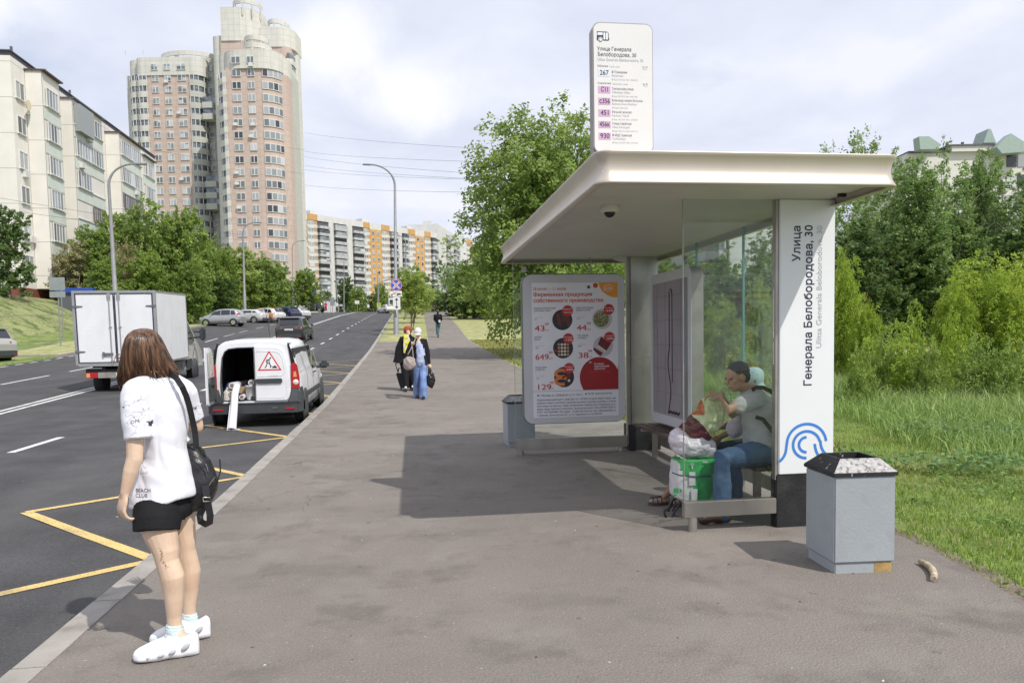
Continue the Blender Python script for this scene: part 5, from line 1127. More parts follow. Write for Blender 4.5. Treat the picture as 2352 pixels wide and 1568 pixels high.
MB().tube([W8(780, 1060, Y-.06), W8(772, 1000, Y-.06), W8(768, 985, Y-.06)], .018, 6).build('handle', M_blackcl, hb)
Y = 20.4
J = dict(head=W8(428, 425, Y), neck=W8(430, 500, Y), chest=W8(420, 620, Y), waist=W8(410, 770, Y), pelvis=W8(405, 900, Y), shL=W8(500, 545, Y), elL=W8(520, 640, Y-.15), wrL=W8(455, 465, Y-.18), shR=W8(340, 545, Y), elR=W8(270, 700, Y), wrR=W8(235, 900, Y), hipL=W8(450, 930, Y), knL=W8(480, 1120, Y), anL=W8(505, 1320, Y+.1), toeL=W8(510, 1365, Y-.05), hipR=W8(370, 930, Y), knR=W8(390, 1120, Y-.05), anR=W8(410, 1320, Y-.1), toeR=W8(392, 1385, Y-.25))
f2, P_, R_, V = figure('red-haired woman in black cape and yellow scarf pulling a black suitcase, hand on her face', J, M_skin, None, None, voxel=.013, face=(.1, -1, -.25), hdir={'L': ((-.4, .1, .9), (0, 1, 0)), 'R': ((0, 0, -1), (1, 0, 0))})
b = MB(); b.ball(P_(0, -.02, .03), (.115, .12, .115), 18, 12, R=R_, jit=.1); organic('hair', b, M_hairr, f2, .012, 0, .4, lambda co, n: n*.02*noise.noise(co*40))
rows = []
for y_, l, r in ((500, 370, 480), (540, 320, 530), (620, 290, 560), (720, 255, 560), (820, 220, 550), (920, 190, 545)):
    c0, c1 = W8(l, y_, Y), W8(r, y_, Y); c = (c0+c1)/2; rows.append([(c.x+(c1.x-c0.x)/2*cos(t)*(1+.04*sin(6*t)), c.y+.03+.17*sin(t), c.z) for t in [2*pi*k/28 for k in range(28)]])
b = MB().grid(rows, closed=True); b.add(rows[0], [list(range(28))]); b.build('cape', M_blackcl, f2); garment('sleeves', [([V['neck']-Vector((0, 0, .06)), V['shL'], V['elL'], V['wrL'].lerp(V['elL'], .15)], [.07, .08, .07, .05]), ([V['neck']-Vector((0, 0, .06)), V['shR'], V['elR'], V['wrR'].lerp(V['elR'], .1)], [.07, .08, .07, .05])], M_blackcl, f2, .016)
b = MB(); rows = [[W8(l, y_, Y-.19), W8((l+r)/2, y_, Y-.215), W8(r, y_, Y-.19)] for y_, l, r in ((470, 365, 500), (540, 365, 490), (620, 360, 440), (700, 360, 410), (775, 362, 385))]; b.grid(rows); b.ball(W8(430, 505, Y-.03), (.11, .13, .06), 16, 10); b.build('scarf', mat('yellow_scarf', (.72, .62, .05), .8, var=.5, scale=14, extra=lambda t, P, c, rp: layer(t, P, c, (.7, .7, .6), 9, .5, .6, 'Object')), f2)
garment('trousers', [([V['pelvis'], V['hipL'], V['knL'], V['anL']], [.14, .11, .085, .07]), ([V['pelvis'], V['hipR'], V['knR'], V['anR']], [.14, .11, .085, .07])], M_blackcl, f2, .016)
for q in 'LR':
    p_ = V['toe'+q].lerp(V['an'+q], .3); p_.z = H(p_.x, p_.y)+.045; MB().ball(p_, (.042, .12, .045), 12, 8).build('shoe', flat('black_shoe', (.012, .012, .012)), f2)
    MB().ball(p_+Vector((0, .02, .06)), (.035, .04, .04), 10, 8).build('sock', cloth('white_sock', (.6, .6, .58)), f2)
su = empty('suitcase', W8(385, 1340, Y+.25), 0, 'black wheeled suitcase with raised handle pulled by the red-haired woman', 'suitcase'); TO = Vector(su.location)
b = MB(); pts = [W8(x, y, 0+Y+.12) for x, y in ((235, 1100), (480, 1095), (500, 1330), (310, 1345))]; b.hexa([Vector((p.x, p.y, p.z)) for p in pts], [Vector((p.x, p.y+.24, p.z)) for p in pts]); o = tb(b).build('case', mat('black_fabric_case', (.014, .014, .015), .5), su, .02)
tb(MB().tube([W8(225, 935, Y+.2), W8(275, 1100, Y+.2)], .012, 6).tube([W8(300, 935, Y+.2), W8(345, 1100, Y+.2)], .012, 6).tube([W8(220, 930, Y+.2), W8(302, 930, Y+.2)], .016, 6)).build('pull_handle', M_blkm, su)
tb(MB().tube([W8(270, 1080, Y+.2), W8(285, 1020, Y+.2), W8(325, 1020, Y+.2), W8(335, 1090, Y+.2)], .02, 6)).build('carry_handle', M_blkm, su)
for x_ in (320, 470): tb(MB().lathe([(.02, -.015), (.04, -.012), (.04, .012), (.02, .015)], 12, tuple(W8(x_, 1345, Y+.2)), axis='x')).build('wheel', M_blkm, su)

# ---- man riding away on a kick scooter
Y = 51.6; gz_ = H(2.1, Y)
def M8(x, z, dy=0): return Vector((2.1+x, Y+dy, gz_+z))
J = dict(head=M8(.0, 1.73), neck=M8(0, 1.58), chest=M8(0, 1.42), waist=M8(0, 1.2), pelvis=M8(.0, 1.05), shL=M8(-.19, 1.5), elL=M8(-.24, 1.22, .05), wrL=M8(-.14, 1.1, .3), shR=M8(.19, 1.5), elR=M8(.25, 1.22, .05), wrR=M8(.15, 1.1, .3),
         hipL=M8(-.08, 1.0), knL=M8(-.09, .62), anL=M8(-.1, .24), toeL=M8(-.1, .19, .2), hipR=M8(.09, 1.0), knR=M8(.05, .62, .1), anR=M8(-.02, .22, -.1), toeR=M8(0, .19, .1))
f3, P_, R_, V = figure('man in black hoodie and jeans riding away along the path on a kick scooter', J, M_skin, None, None, voxel=.02, face=(0, 1, 0))
garment('hoodie', [([V['neck'], V['chest'], V['waist'], V['pelvis']], [.09, .19, .18, .17]), ([V['shL'], V['elL'], V['wrL']], [.09, .075, .05]), ([V['shR'], V['elR'], V['wrR']], [.09, .075, .05])], M_blackcl, f3, .02)
garment('trousers', [([V['pelvis'], V['hipL'], V['knL'], V['anL']], [.14, .1, .07, .05]), ([V['hipR'], V['knR'], V['anR']], [.1, .07, .05])], mat('teal_jeans', (.06, .12, .14), .9), f3, .02)
MB().ball(P_(0, -.02, .03), (.115, .12, .115), 14, 10, jit=.15).build('hair', M_hairk, f3)
wb_ = tag(MB().box(2.1+.02, 2.1+.16, Y-.27, Y-.2, gz_+1.0, gz_+1.18).build('waist_bag', flat('white_cloth', (.6, .6, .6)), None, .02), 'small white bag on the back of the man on the scooter', 'bag')
sc_ = empty('kick_scooter', (2.08, Y, gz_), 0, 'thin black kick scooter under the man in the black hoodie', 'scooter')
MB().box(-.06, .06, -.35, .3, .12, .16).build('deck', M_blkm, sc_); MB().tube([(0, .32, .1), (0, .36, .3), (0, .3, 1.05)], .02, 6).tube([(-.2, .3, 1.07), (.2, .3, 1.07)], .016, 6).build('steering_column', M_blkm, sc_)
for y_ in (-.4, .38): MB().lathe([(.03, -.02), (.09, -.02), (.1, 0), (.09, .02), (.03, .02)], 14, (0, y_, .1), axis='x').build('wheel', M_blkm, sc_)
# ------------------------------------------------------------------ vehicles
def paint(name, col, rough=.3, metal=0, dirt=.25):
    return mat(name, col, rough, metal, var=.03, scale=2, coat=.6, extra=lambda t, P, c, rp: layer(t, P, c, (.22, .20, .17), 3, .5, .9, 'Object', fac=dirt))
M_vanw = paint('van_white', (.78, .79, .82)); M_bump = mat('bumper_plastic', (.045, .05, .055), .55, var=.15, scale=6, bump=.1); M_tyre = mat('tyre_rubber', (.022, .021, .020), .85, var=.3, scale=9); M_rimg = mat('rim_grey', (.38, .38, .37), .4, .6)
M_cglass = mat('car_glass', (.018, .022, .026), .06, var=.1, spec=.9); M_tail = flat('tail_red', (.42, .015, .02), .15, coat=1.); M_tailw = flat('tail_clear', (.75, .68, .62), .15, coat=1.); M_tailo = flat('tail_amber', (.75, .30, .12), .2); M_plate_ = flat('number_plate', (.72, .72, .70), .5)
M_dark = flat('dark_inside', (.008, .008, .009), .9); M_liner = mat('door_liner', (.52, .51, .46), .7, var=.2, scale=5); M_headl = flat('headlight_glass', (.65, .68, .70), .08, coat=1.); M_chrome = flat('chrome', (.6, .6, .6), .15, metal=1.)
def make_wheel(parent, x, y, r=.31, w=.19, side=1, spokes=5, rimm=None):
    e_ = MB().lathe([(r*.62, -w/2), (r*.93, -w/2), (r, -w*.36), (r, w*.36), (r*.93, w/2), (r*.62, w/2)], 28, (0, 0, 0), axis='x').build('wheel', M_tyre, parent, loc=(x, y, r))
    q = MB().lathe([(r*.10, side*w*.40), (r*.60, side*w*.40), (r*.66, side*w*.52)], 24, (0, 0, 0), axis='x')
    for k in range(spokes):
        a = 2*pi*k/spokes; ca, sa = cos(a), sin(a); X_ = side*w*.46
        q.hexa([(X_-.01, ca*r*.12-sa*.05*r, sa*r*.12+ca*.05*r), (X_-.01, ca*r*.12+sa*.05*r, sa*r*.12-ca*.05*r), (X_-.01, ca*r*.62+sa*.12*r, sa*r*.62-ca*.12*r), (X_-.01, ca*r*.62-sa*.12*r, sa*r*.62+ca*.12*r)],
               [(X_+.012, ca*r*.12-sa*.05*r, sa*r*.12+ca*.05*r), (X_+.012, ca*r*.12+sa*.05*r, sa*r*.12-ca*.05*r), (X_+.012, ca*r*.62+sa*.12*r, sa*r*.62-ca*.12*r), (X_+.012, ca*r*.62-sa*.12*r, sa*r*.62+ca*.12*r)])
    q.lathe([(.02, side*w*.5), (r*.17, side*w*.5), (r*.17, side*w*.40)], 14, (0, 0, 0), axis='x'); q.build('rim', rimm or M_rimg, e_)
    return e_
def shell(profile, W_, z_sill, belt, n=18, crown=.03):
    """car body as a closed loft; profile: list of (y, z_low, z_top, half width, half width at roof, belt z)"""
    rows = []
    for (y, zl, zt, hw, hr, zb) in profile:
        pts = []; zm = zl+(zb-zl)*.45
        half = [(0, zl), (hw*.80, zl), (hw*.95, zl+.04), (hw, zm), (hw*.985, zb-.05), (hw*.955, zb)]
        if zt > zb+.04: half += [(hw*.955+(hr-hw*.955)*.5, zb+(zt-zb)*.5), (hr, zt-.05), (hr*.9, zt-.012), (hr*.5, zt), (0, zt+.008)]
        else: half += [(hw*.93, zb+(zt-zb)*.3), (hw*.87, zt-.006), (hw*.78, zt), (hw*.4, zt+.01), (0, zt+.014)]
        ring = [(x, y, z) for x, z in half]+[(-x, y, z) for x, z in half[-2:0:-1]]; rows.append(ring)
    return rows
def make_car(name, label, cat, prof, W_, wheels, paintm, loc, rz, glass_segs, doors, r=.31, rimm=None, rear=None, front=None, group=None, clad=None, plate=None):
    """prof runs from rear (y=0) to nose; panes, lights, doors etc. become parts"""
    root = empty(name, loc, rz, label, cat, group); rows = shell(prof, W_, 0, 0); b = MB(); b.grid(rows, closed=True); n = len(rows[0]); b.add(rows[0], [list(range(n))[::-1]]); b.add(rows[-1], [list(range(n))])
    body = b.build('body', [paintm], root)
    b = MB()
    for (y, _) in wheels:
        for s_ in (-1, 1):
            b.lathe([(.05, -.02), (r*1.14, -.02), (r*1.14, .012), (.05, .012)], 26, (s_*(W_/2-.005), y, r+.02), axis='x')
    b.build('wheel_arches', clad or M_dark, root)
    for (y, _) in wheels:
        for s_ in (-1, 1): make_wheel(root, s_*(W_/2-.07), y, r, .2, s_, 5, rimm)
    def width(y, z):
        ys_ = [p[0] for p in prof]; i = max(0, min(len(prof)-2, int(np.searchsorted(ys_, y)-1))); a, c = prof[i], prof[i+1]; k = (y-a[0])/(c[0]-a[0]) if c[0] != a[0] else 0
        L = lambda j: a[j]+(c[j]-a[j])*k
        hw, hr, zb, zt = L(3), L(4), L(5), L(2)
        if z <= zb: return hw*.985
        t = (z-zb)/max(.01, zt-.05-zb); return hw*.955+(hr-hw*.955)*min(1, t)
    for poly in glass_segs:   # side panes given as (y,z) polygons
        for s_ in (-1, 1):
            q = MB(); vs = [(s_*(width(y, z)+.02), y, z) for y, z in poly]; vi = [(s_*(width(y, z)-.02), y, z) for y, z in poly]; q.hexa(vs, vi); q.build('side_window', M_cglass, root)
    for poly in doors:
        for s_ in (-1, 1):
            y0, y1, z0, z1 = poly; q = MB()
            for yy in (y0, y1): q.tube([(s_*(width(yy, z)+.001), yy, z) for z in np.linspace(z0, z1, 6)], .004, 4)
            o_ = q.build('door_seam', M_dark, root, fix=False)
            MB().tube([(s_*(width(y1-.2, z1)+.012), y0+.08, z1-.06), (s_*(width(y0+.22, z1)+.02), y0+.22, z1-.06)], .011, 6).build('door_handle', paintm if clad is None else M_dark, root)
    return root, width
def pane(root, name, m, pts, th=.012, n_=(0, -1, 0)):
    q = MB(); n_ = Vector(n_); q.hexa([Vector(p)+n_*th for p in pts], [Vector(p)-n_*.01 for p in pts]); return q.build(name, m, root)

# ---- white delivery van, left rear door open, rolls of film inside
VX, VY = -2.93, 15.12; VZ = H(VX, VY)-.12
van = empty('delivery_van', (VX, VY, VZ), 0, 'white delivery van at the kerb with its left rear door open on rolls and buckets', 'van'); van.rotation_euler.x = radians(1.3)
hw = .845
def vring(y, x_s, z0, z1, hwb, hwr, x_open=False):
    half = [(hwb*.86, z0), (hwb*.97, z0+.05), (hwb, .62), (hwb*.995, .86), (hwb*.975, .98), (hwr+.07*(1), 1.2), (hwr+.02, z1-.20), (hwr-.03, z1-.09), (hwr-.12, z1-.03), (hwr*.55, z1), (0, z1+.006)]
    return [(-x, y, z) for x, z in half]+[(x, y, z) for x, z in half[-2::-1]]
st_ = [(0.0, .36, 1.60, .80, .66), (.05, .34, 1.655, .835, .685), (.4, .30, 1.68, .855, .70), (1.2, .26, 1.69, .86, .705), (2.0, .26, 1.68, .86, .70), (2.6, .26, 1.63, .86, .68)]
rows = [vring(y, 0, z0, z1, a, c) for y, z0, z1, a, c in st_]
b = MB(); b.grid(rows, closed=False)
# windscreen and bonnet
rows2 = [vring(2.6, 0, .26, 1.63, .86, .68)]
def low(y, z0, ztop, a):
    half = [(a*.86, z0), (a*.97, z0+.05), (a, .58), (a*.99, min(.8, ztop-.1)), (a*.96, ztop-.06), (a*.93, ztop-.04), (a*.9, ztop-.03), (a*.84, ztop-.015), (a*.7, ztop-.005), (a*.4, ztop+.005), (0, ztop+.01)]
    return [(-x, y, z) for x, z in half]+[(x, y, z) for x, z in half[-2::-1]]
rows2 += [low(3.35, .26, 1.06, .85), low(3.8, .26, .98, .83), low(4.15, .28, .86, .79), low(4.3, .32, .70, .70), low(4.36, .36, .52, .60)]
b.grid(rows2, closed=False); b.add(rows2[-1], [list(range(len(rows2[-1])))])
vb = b.build('body', M_vanw, van, fix=False)
# floor, inner lining and bulkhead of the cargo space
q = MB(); q.box(-.70, .70, .06, 2.0, .49, .52); q.box(-.74, -.70, .06, 2.0, .52, 1.5); q.box(.70, .74, .06, 2.0, .52, 1.5); q.box(-.72, .72, 2.0, 2.04, .5, 1.6); q.box(-.66, .66, .08, 2.0, 1.58, 1.60)
q.build('cargo_lining', flat('cargo_dark', (.035, .035, .035), .9), van)
MB().box(-.84, .84, 2.2, 4.1, .24, .30).box(-.8, .8, .1, 2.2, .24, .3).build('underbody', M_dark, van)
# rear frame around the doors: outline of the opening
def oz(x): return 1.60-.0
outer = [(-.80, .40), (-.835, .62), (-.83, .86), (-.79, 1.1), (-.735, 1.35), (-.68, 1.50), (-.60, 1.59), (-.40, 1.625), (0, 1.635), (.40, 1.625), (.60, 1.59), (.68, 1.50), (.735, 1.35), (.79, 1.1), (.83, .86), (.835, .62), (.80, .40)]
inner = [(-.60, .50), (-.62, .62), (-.625, .86), (-.61, 1.1), (-.58, 1.35), (-.53, 1.46), (-.46, 1.51), (-.30, 1.53), (0, 1.535), (.30, 1.53), (.48, 1.51), (.55, 1.46), (.60, 1.35), (.63, 1.1), (.64, .86), (.64, .62), (.60, .50)]
q = MB(); n_ = len(outer); q.add([(x, -.004, z) for x, z in outer]+[(x, -.004, z) for x, z in inner]+[(x, .09, z) for x, z in outer]+[(x, .09, z) for x, z in inner], [(k, k+1, n_+k+1, n_+k) for k in range(n_-1)]+[(n_+k, n_+k+1, 3*n_+k+1, 3*n_+k) for k in range(n_-1)]+[(k, k+1, 2*n_+k+1, 2*n_+k) for k in range(n_-1)])
q.box(-.62, .62, -.004, .09, .40, .50); q.build('rear_frame', M_vanw, van)
q = MB(); q.tube([(x*.985, -.012, z-.004) for x, z in inner], .013, 6); q.build('door_seal', M_bump, van)
# bumper
def bring(y, e_): return [(-.80-e_, y, .30), (-.86-e_*.3, y, .34), (-.865-e_*.3, y, .62)]
q = MB(); q.prism([(-.83, .0), (-.80, -.10), (-.70, -.135), (0, -.15), (.70, -.135), (.80, -.10), (.83, .0)], 'z', .27, .435); q.prism([(-.83, .03), (-.80, -.07), (-.70, -.105), (0, -.12), (.70, -.105), (.80, -.07), (.83, .03)], 'z', .437, .475)
for s_ in (-1, 1): q.hexa([(s_*.64, -.10, .475), (s_*.80, -.07, .475), (s_*.872, .0, .475), (s_*.875, .42, .475), (s_*.84, .42, .475), (s_*.6, .0, .475)], [(s_*.70, -.03, .72), (s_*.80, -.02, .745), (s_*.855, .03, .745), (s_*.862, .30, .745), (s_*.82, .30, .745), (s_*.66, .0, .745)]); q.hexa([(s_*.80, -.06, .27), (s_*.872, .0, .27), (s_*.872, .44, .27), (s_*.83, .44, .27)], [(s_*.80, -.06, .474), (s_*.872, .0, .474), (s_*.872, .44, .474), (s_*.83, .44, .474)])
q.build('rear_bumper', M_bump, van, .012)
for s_ in (-1, 1): MB().box(s_*.66-.09, s_*.66+.09, -.150, -.125, .335, .375).build('reflector', M_tail, van, .008)
MB().box(.34, .44, -.152, -.14, .365, .385).build('badge', M_chrome, van)
# right rear door (closed)
dr = [(.02, .50), (.60, .50), (.655, .56), (.665, .86), (.645, 1.1), (.60, 1.35), (.56, 1.46), (.48, 1.525), (.30, 1.545), (.02, 1.55)]
rd = MB().prism(dr, 'y', -.045, -.006).build('rear_door', M_vanw, van, .014)
q = MB(); p_ = [(.06, .98), (.52, .98), (.575, 1.05), (.55, 1.30), (.50, 1.41), (.42, 1.45), (.06, 1.46)]; q.tube([(x, -.047, z) for x, z in p_+p_[:1]], .006, 5); q.tube([(x, -.047, z) for x, z in ((.06, .56), (.55, .56), (.60, .62), (.60, .9))], .004, 5); q.build('pressed_panel', M_vanw, rd)
MB().prism(rrect(.035, .52, .845, .925, .03, 5), 'y', -.072, -.046).build('grip_strip', M_bump, rd, .006)
T = TX(); M_sred = flat('sign_red', (.60, .04, .05), .4); M_swh = flat('sign_white_film', (.80, .80, .80), .4)
cx_, zb_, zt_, hwid = .30, 1.085, 1.47, .225
def tri(k, m, z): T.poly([(cx_-hwid*k+.0, zb_+(1-k)*.13), (cx_+hwid*k, zb_+(1-k)*.13), (cx_, zt_-(1-k)*.24)], m, z)
tri(1.0, M_sred, 0); tri(.80, M_swh, .001)
T.disc(cx_+.02, 1.325, .016, M_navy, .002)
T.stroke([(cx_+.012, 1.305), (cx_-.035, 1.285), (cx_-.045, 1.235)], .020, M_navy, .002); T.stroke([(cx_-.045, 1.30), (cx_-.065, 1.26), (cx_-.045, 1.235), (cx_+.0, 1.225)], .012, M_navy, .0025)
T.stroke([(cx_-.005, 1.29), (cx_+.0, 1.22), (cx_+.02, 1.18), (cx_+.018, 1.135)], .018, M_navy, .0022); T.stroke([(cx_-.04, 1.235), (cx_-.055, 1.18), (cx_-.085, 1.135)], .018, M_navy, .0021)
T.stroke([(cx_-.03, 1.235), (cx_+.06, 1.15)], .007, M_navy, .003); T.poly([(cx_+.04, 1.13), (cx_+.155, 1.13), (cx_+.10, 1.185), (cx_+.07, 1.165)], M_navy, .002)
T.build('roadworks_sticker', rd, frame_mtx((0, -.0465, 0), (1, 0, 0), (0, 0, 1)))
T = TX(); T.text('LARGUS', .27, .965, .036, M_chrome, .006, fit=.165); T.text('LADA', .06, .965, .03, M_chrome, 0, fit=.0) if False else None
T.build('badge_lettering', rd, frame_mtx((0, -.0465, 0), (1, 0, 0), (0, 0, 1)))
MB().box(.015, .022, -.05, -.002, .50, 1.55).build('door_edge_seal', M_bump, rd)
# left rear door, swung wide open, lining to the right
ld = empty('rear_door_open', (0, 0, 0)); ld.parent = van; ld.location = (-.70, -.03, 0); ld.rotation_euler.z = radians(-128)
bpy.data.objects.remove(ld)
ang = radians(-87); c_, s_ = cos(ang), sin(ang)
def rotd(mbx): mbx.v = [(-.72+x*c_-y*s_, -.01+x*s_+y*c_, z) for x, y, z in mbx.v]; return mbx
dl = [(.0, .56), (.05, .50), (.62, .50), (.64, .52), (.64, 1.545), (.34, 1.54), (.17, 1.50), (.09, 1.42), (.04, 1.3), (.0, 1.1)]
ldo = rotd(MB().prism(dl, 'y', -.05, -.012)).build('rear_door', M_vanw, van, .012); ldo['label'] = 'rear door standing open'
rotd(MB().prism([(.06, .60), (.14, .56), (.58, .56), (.60, .9), (.56, 1.0), (.10, 1.0), (.05, .95)], 'y', -.010, .028)).build('door_lining', M_bump, ldo, .01)
rotd(MB().prism([(.12, 1.08), (.57, 1.06), (.58, 1.46), (.36, 1.46), (.22, 1.42), (.14, 1.33)], 'y', -.010, .008)).build('inner_frame', M_liner, ldo, .01)
rotd(MB().box(.30, .50, .03, .045, .82, .86)).build('inner_handle', M_dark, ldo)
# tail lights
for s_ in (-1, 1):
    f_ = [(.70, .745), (.835, .745), (.838, .95), (.805, 1.17), (.765, 1.22), (.705, 1.20), (.70, .95)]
    tl_ = MB().prism([(s_*x, z) for x, z in f_], 'y', -.030, .07).build('tail_light', M_tail, van, .012)
    MB().lathe([(.01, -.038), (.05, -.036), (.055, -.028)], 18, (s_*.775, 0, .85), axis='y').build('reversing_lamp', M_tailw, tl_); MB().prism([(s_*x, z) for x, z in ((.735, .95), (.80, .95), (.785, 1.06), (.74, 1.05))], 'y', -.036, -.029).build('indicator', M_tailo, tl_)
    MB().prism([(s_*x, z) for x, z in ((.70, 1.205), (.765, 1.225), (.72, 1.42), (.655, 1.62), (.64, 1.60), (.67, 1.42))], 'y', -.022, .03).build('pillar_trim', M_dark, van)
    # side: windows, rubbing strip, seams, handles, arches, wheels
    X_ = lambda z: (.868 if z < .95 else float(np.interp(z, [.95, 1.2, 1.45], [.846, .782, .727])))
    def sp(name, poly, m, th=.008, par=van):
        q = MB(); q.hexa([(s_*(X_(z)+th), y, z) for y, z in poly], [(s_*(X_(z)-.02), y, z) for y, z in poly]); return q.build(name, m, par)
    sp('side_window', [(2.02, 1.0), (2.95, 1.0), (2.72, 1.28), (2.45, 1.50), (2.02, 1.50)], M_cglass)
    sp('rubbing_strip', [(.62, .50), (2.0, .50), (2.0, .60), (.62, .60)], M_bump, .014); sp('rubbing_strip', [(2.06, .50), (3.0, .50), (3.0, .60), (2.06, .60)], M_bump, .014)
    q = MB()
    for y in (1.02, 1.98, 3.02): q.tube([(s_*(X_(z)+.002), y, z) for z in (.36, .6, .9, 1.2, 1.45)], .005, 4)
    for a, c in ((.18, .92), (1.1, 1.9)): q.tube([(s_*(X_(z)+.002), y, z) for y, z in ((a, 1.05), (a+.04, 1.42), (c-.04, 1.44), (c, 1.05), (a, 1.03))], .004, 4)
    q.build('panel_seams', flat('seam_shadow_gap', (.30, .30, .31)), van, fix=False)
    for y in (1.86, 2.16): MB().tube([(s_*(X_(.93)+.02), y-.07, .93), (s_*(X_(.93)+.026), y+.07, .93)], .016, 6).build('door_handle', M_bump, van)
    for y in (.62, 3.52):
        q = MB(); q.lathe([(.05, -.02), (.375, -.02), (.375, .010), (.05, .010)], 26, (s_*.862, y, .315), axis='x'); q.build('wheel_arch', M_bump, van); make_wheel(van, s_*.765, y, .315, .19, s_, 6)
    m_ = MB().box(s_*1.01-.11, s_*1.01+.11, 2.83, 2.93, .95, 1.12); m_.build('wing_mirror', M_bump, van, .045); MB().tube([(s_*.84, 2.9, .98), (s_*.96, 2.88, 1.0)], .03, 8).build('mirror_arm', M_bump, van)
    MB().ball((s_*.68, 4.22, .70), (.13, .13, .09), 12, 8).build('headlight', M_headl, van)
pane(van, 'windscreen', M_cglass, [(-.63, 2.66, 1.60), (.63, 2.66, 1.60), (.74, 3.32, 1.085), (-.74, 3.32, 1.085)], .012, (0, .55, .83))
q = MB().tube([(x, -.06, z) for x, z in ((-.35, 1.6), (-.35, 1.6))], .001, 3); 
MB().tube([(0, 1.9, 1.68), (-.02, 1.5, 2.35)], .005, 5).build('aerial', M_dark, van)
# load: rolls, bucket, jars; each lies in the van on its own
def VV(x, y, z): return Vector((VX+x, VY+y, VZ+z))
rollm = mat('paper_roll', (.66, .64, .68), .6, var=.06); rolli = flat('cardboard_core', (.22, .16, .11), .9)
def roll(p, q_, r, label, m=rollm, name='paper_roll'):
    o = MB().tube([p, q_], r, 22).build(name, m); tag(o, label, 'roll'); d = (Vector(q_)-Vector(p)).normalized()
    c = MB().tube([Vector(p)-d*.003, Vector(p)+d*.04], r*.62, 18).build('core', rolli, o); return o
roll(VV(-.42, -.02, .81), VV(-.36, 1.2, .80), .062, 'paper roll lying in the van, its end pointing out above the other rolls')
roll(VV(-.44, .0, .66), VV(-.40, 1.2, .66), .055, 'cream paper roll lying lower left among the rolls in the van', mat('cream_roll', (.55, .47, .38)))
roll(VV(-.245, -.03, .585), VV(-.26, 1.1, .58), .052, 'small white paper roll lying on the van floor next to the bucket')
roll(VV(-.075, .03, .855), VV(-.12, 1.2, .83), .055, 'paper roll with dark end lying on top of the bucket in the van')
# long white film roll hanging out over the bumper down to the road
b = MB(); p0, p1 = VV(-.335, .02, .80), VV(-.36, -.42, .02); b.tube([p0, VV(-.335, -.19, .66), VV(-.345, -.27, .4), p1], [.062, .066, .07, .075], 20)
b.hexa([VV(-.42, -.27, .45), VV(-.40, -.26, .45), VV(-.40, -.42, .02), VV(-.445, -.44, .02)], [VV(-.42, -.26, .46), VV(-.40, -.25, .46), VV(-.40, -.40, .015), VV(-.445, -.42, .015)])
o = b.build('film_roll', mat('white_film', (.80, .79, .86), .45, var=.02, bump=.1, bscale=6)); tag(o, 'long white roll leaning out of the open van down to the road', 'roll'); MB().tube([p1-Vector((0, .006, .012)), p1+Vector((0, .02, .04))], .04, 16).build('core', rolli, o)
MB().hexa([VV(-.46, -.46, .004), VV(-.22, -.46, .004), VV(-.22, -.36, .004), VV(-.40, -.36, .004)], [VV(-.46, -.46, .01), VV(-.22, -.46, .01), VV(-.22, -.36, .01), VV(-.40, -.36, .01)]).build('loose_sheet', bpy.data.materials['white_film'], o)
bk = empty('paint_bucket', VV(-.105, .14, .523), 0, 'dirty white plastic bucket standing in the back of the van beside the closed door', 'bucket')
MB().lathe([(.085, 0), (.105, .25), (.112, .252), (.112, .275), (.10, .275)], 24).build('bucket_body', mat('dirty_plastic', (.60, .60, .58), .5, var=.1, scale=6, extra=lambda t, P, c, rp: layer(t, P, c, (.05, .05, .05), 7, .6, .63)), bk); MB().lathe([(.0, .25), (.098, .252)], 20).build('contents', flat('bucket_dark', (.1, .09, .08)), bk)
jr = tag(MB().lathe([(.08, 0), (.085, .16), (.05, .2), (.035, .22), (.035, .25)], 18, tuple(VV(-.52, .1, .523))).build('plastic_canister', mat('canister', (.55, .53, .48), .5, var=.12)), 'off-white plastic canister in the left corner of the van load', 'canister')
sk_ = organic('sack', MB().ball(VV(-.50, .45, .70), (.16, .2, .15), 14, 10, jit=.4).ball(VV(-.2, .7, .66), (.25, .2, .13), 14, 10, jit=.4), mat('blue_bundle', (.03, .05, .16), .8, var=.3), None, .02, 1); tag(sk_, 'dark blue bundle lying behind the rolls in the van', 'bundle')
b = MB().box(-.10, .06, -.1, .1, 0, .13).build('cardboard_box', mat('cardboard', (.36, .25, .16), .85), None, .004, loc=VV(-.28, .32, .64)); tag(b, 'brown cardboard box wedged between the rolls and the bucket', 'box')

# ---- white box truck
TX_, TY_ = -8.30, 23.3; TZ_ = H(TX_, TY_)-.20
trk = empty('box_truck', (TX_, TY_, TZ_), radians(1.0), 'white box truck with closed rear doors driving away beyond the standing woman', 'truck'); trk.rotation_euler.x = radians(1.8)
M_box = mat('truck_box_white', (.76, .77, .79), .5, var=.04, scale=2, extra=lambda t, P, c, rp: (layer(t, P, c, (.45, .44, .42), 2.4, .5, .8, 'Object', stretch=(1, 1, .3), fac=.25), layer(t, P, c, (.35, .30, .25), 11, .66, .72, 'Object', fac=.3)))
M_trim = mat('alu_trim', (.42, .42, .42), .45, .6, var=.1); M_trk = paint('truck_cab_silver', (.46, .46, .44), .35); M_rubber = flat('door_rubber', (.03, .03, .06), .7)
bw, bz0, bz1, bl = 1.09, .90, 2.97, 3.3
MB().box(-bw, bw, 0.02, bl, bz0, bz1).build('cargo_box', M_box, trk)
q = MB()
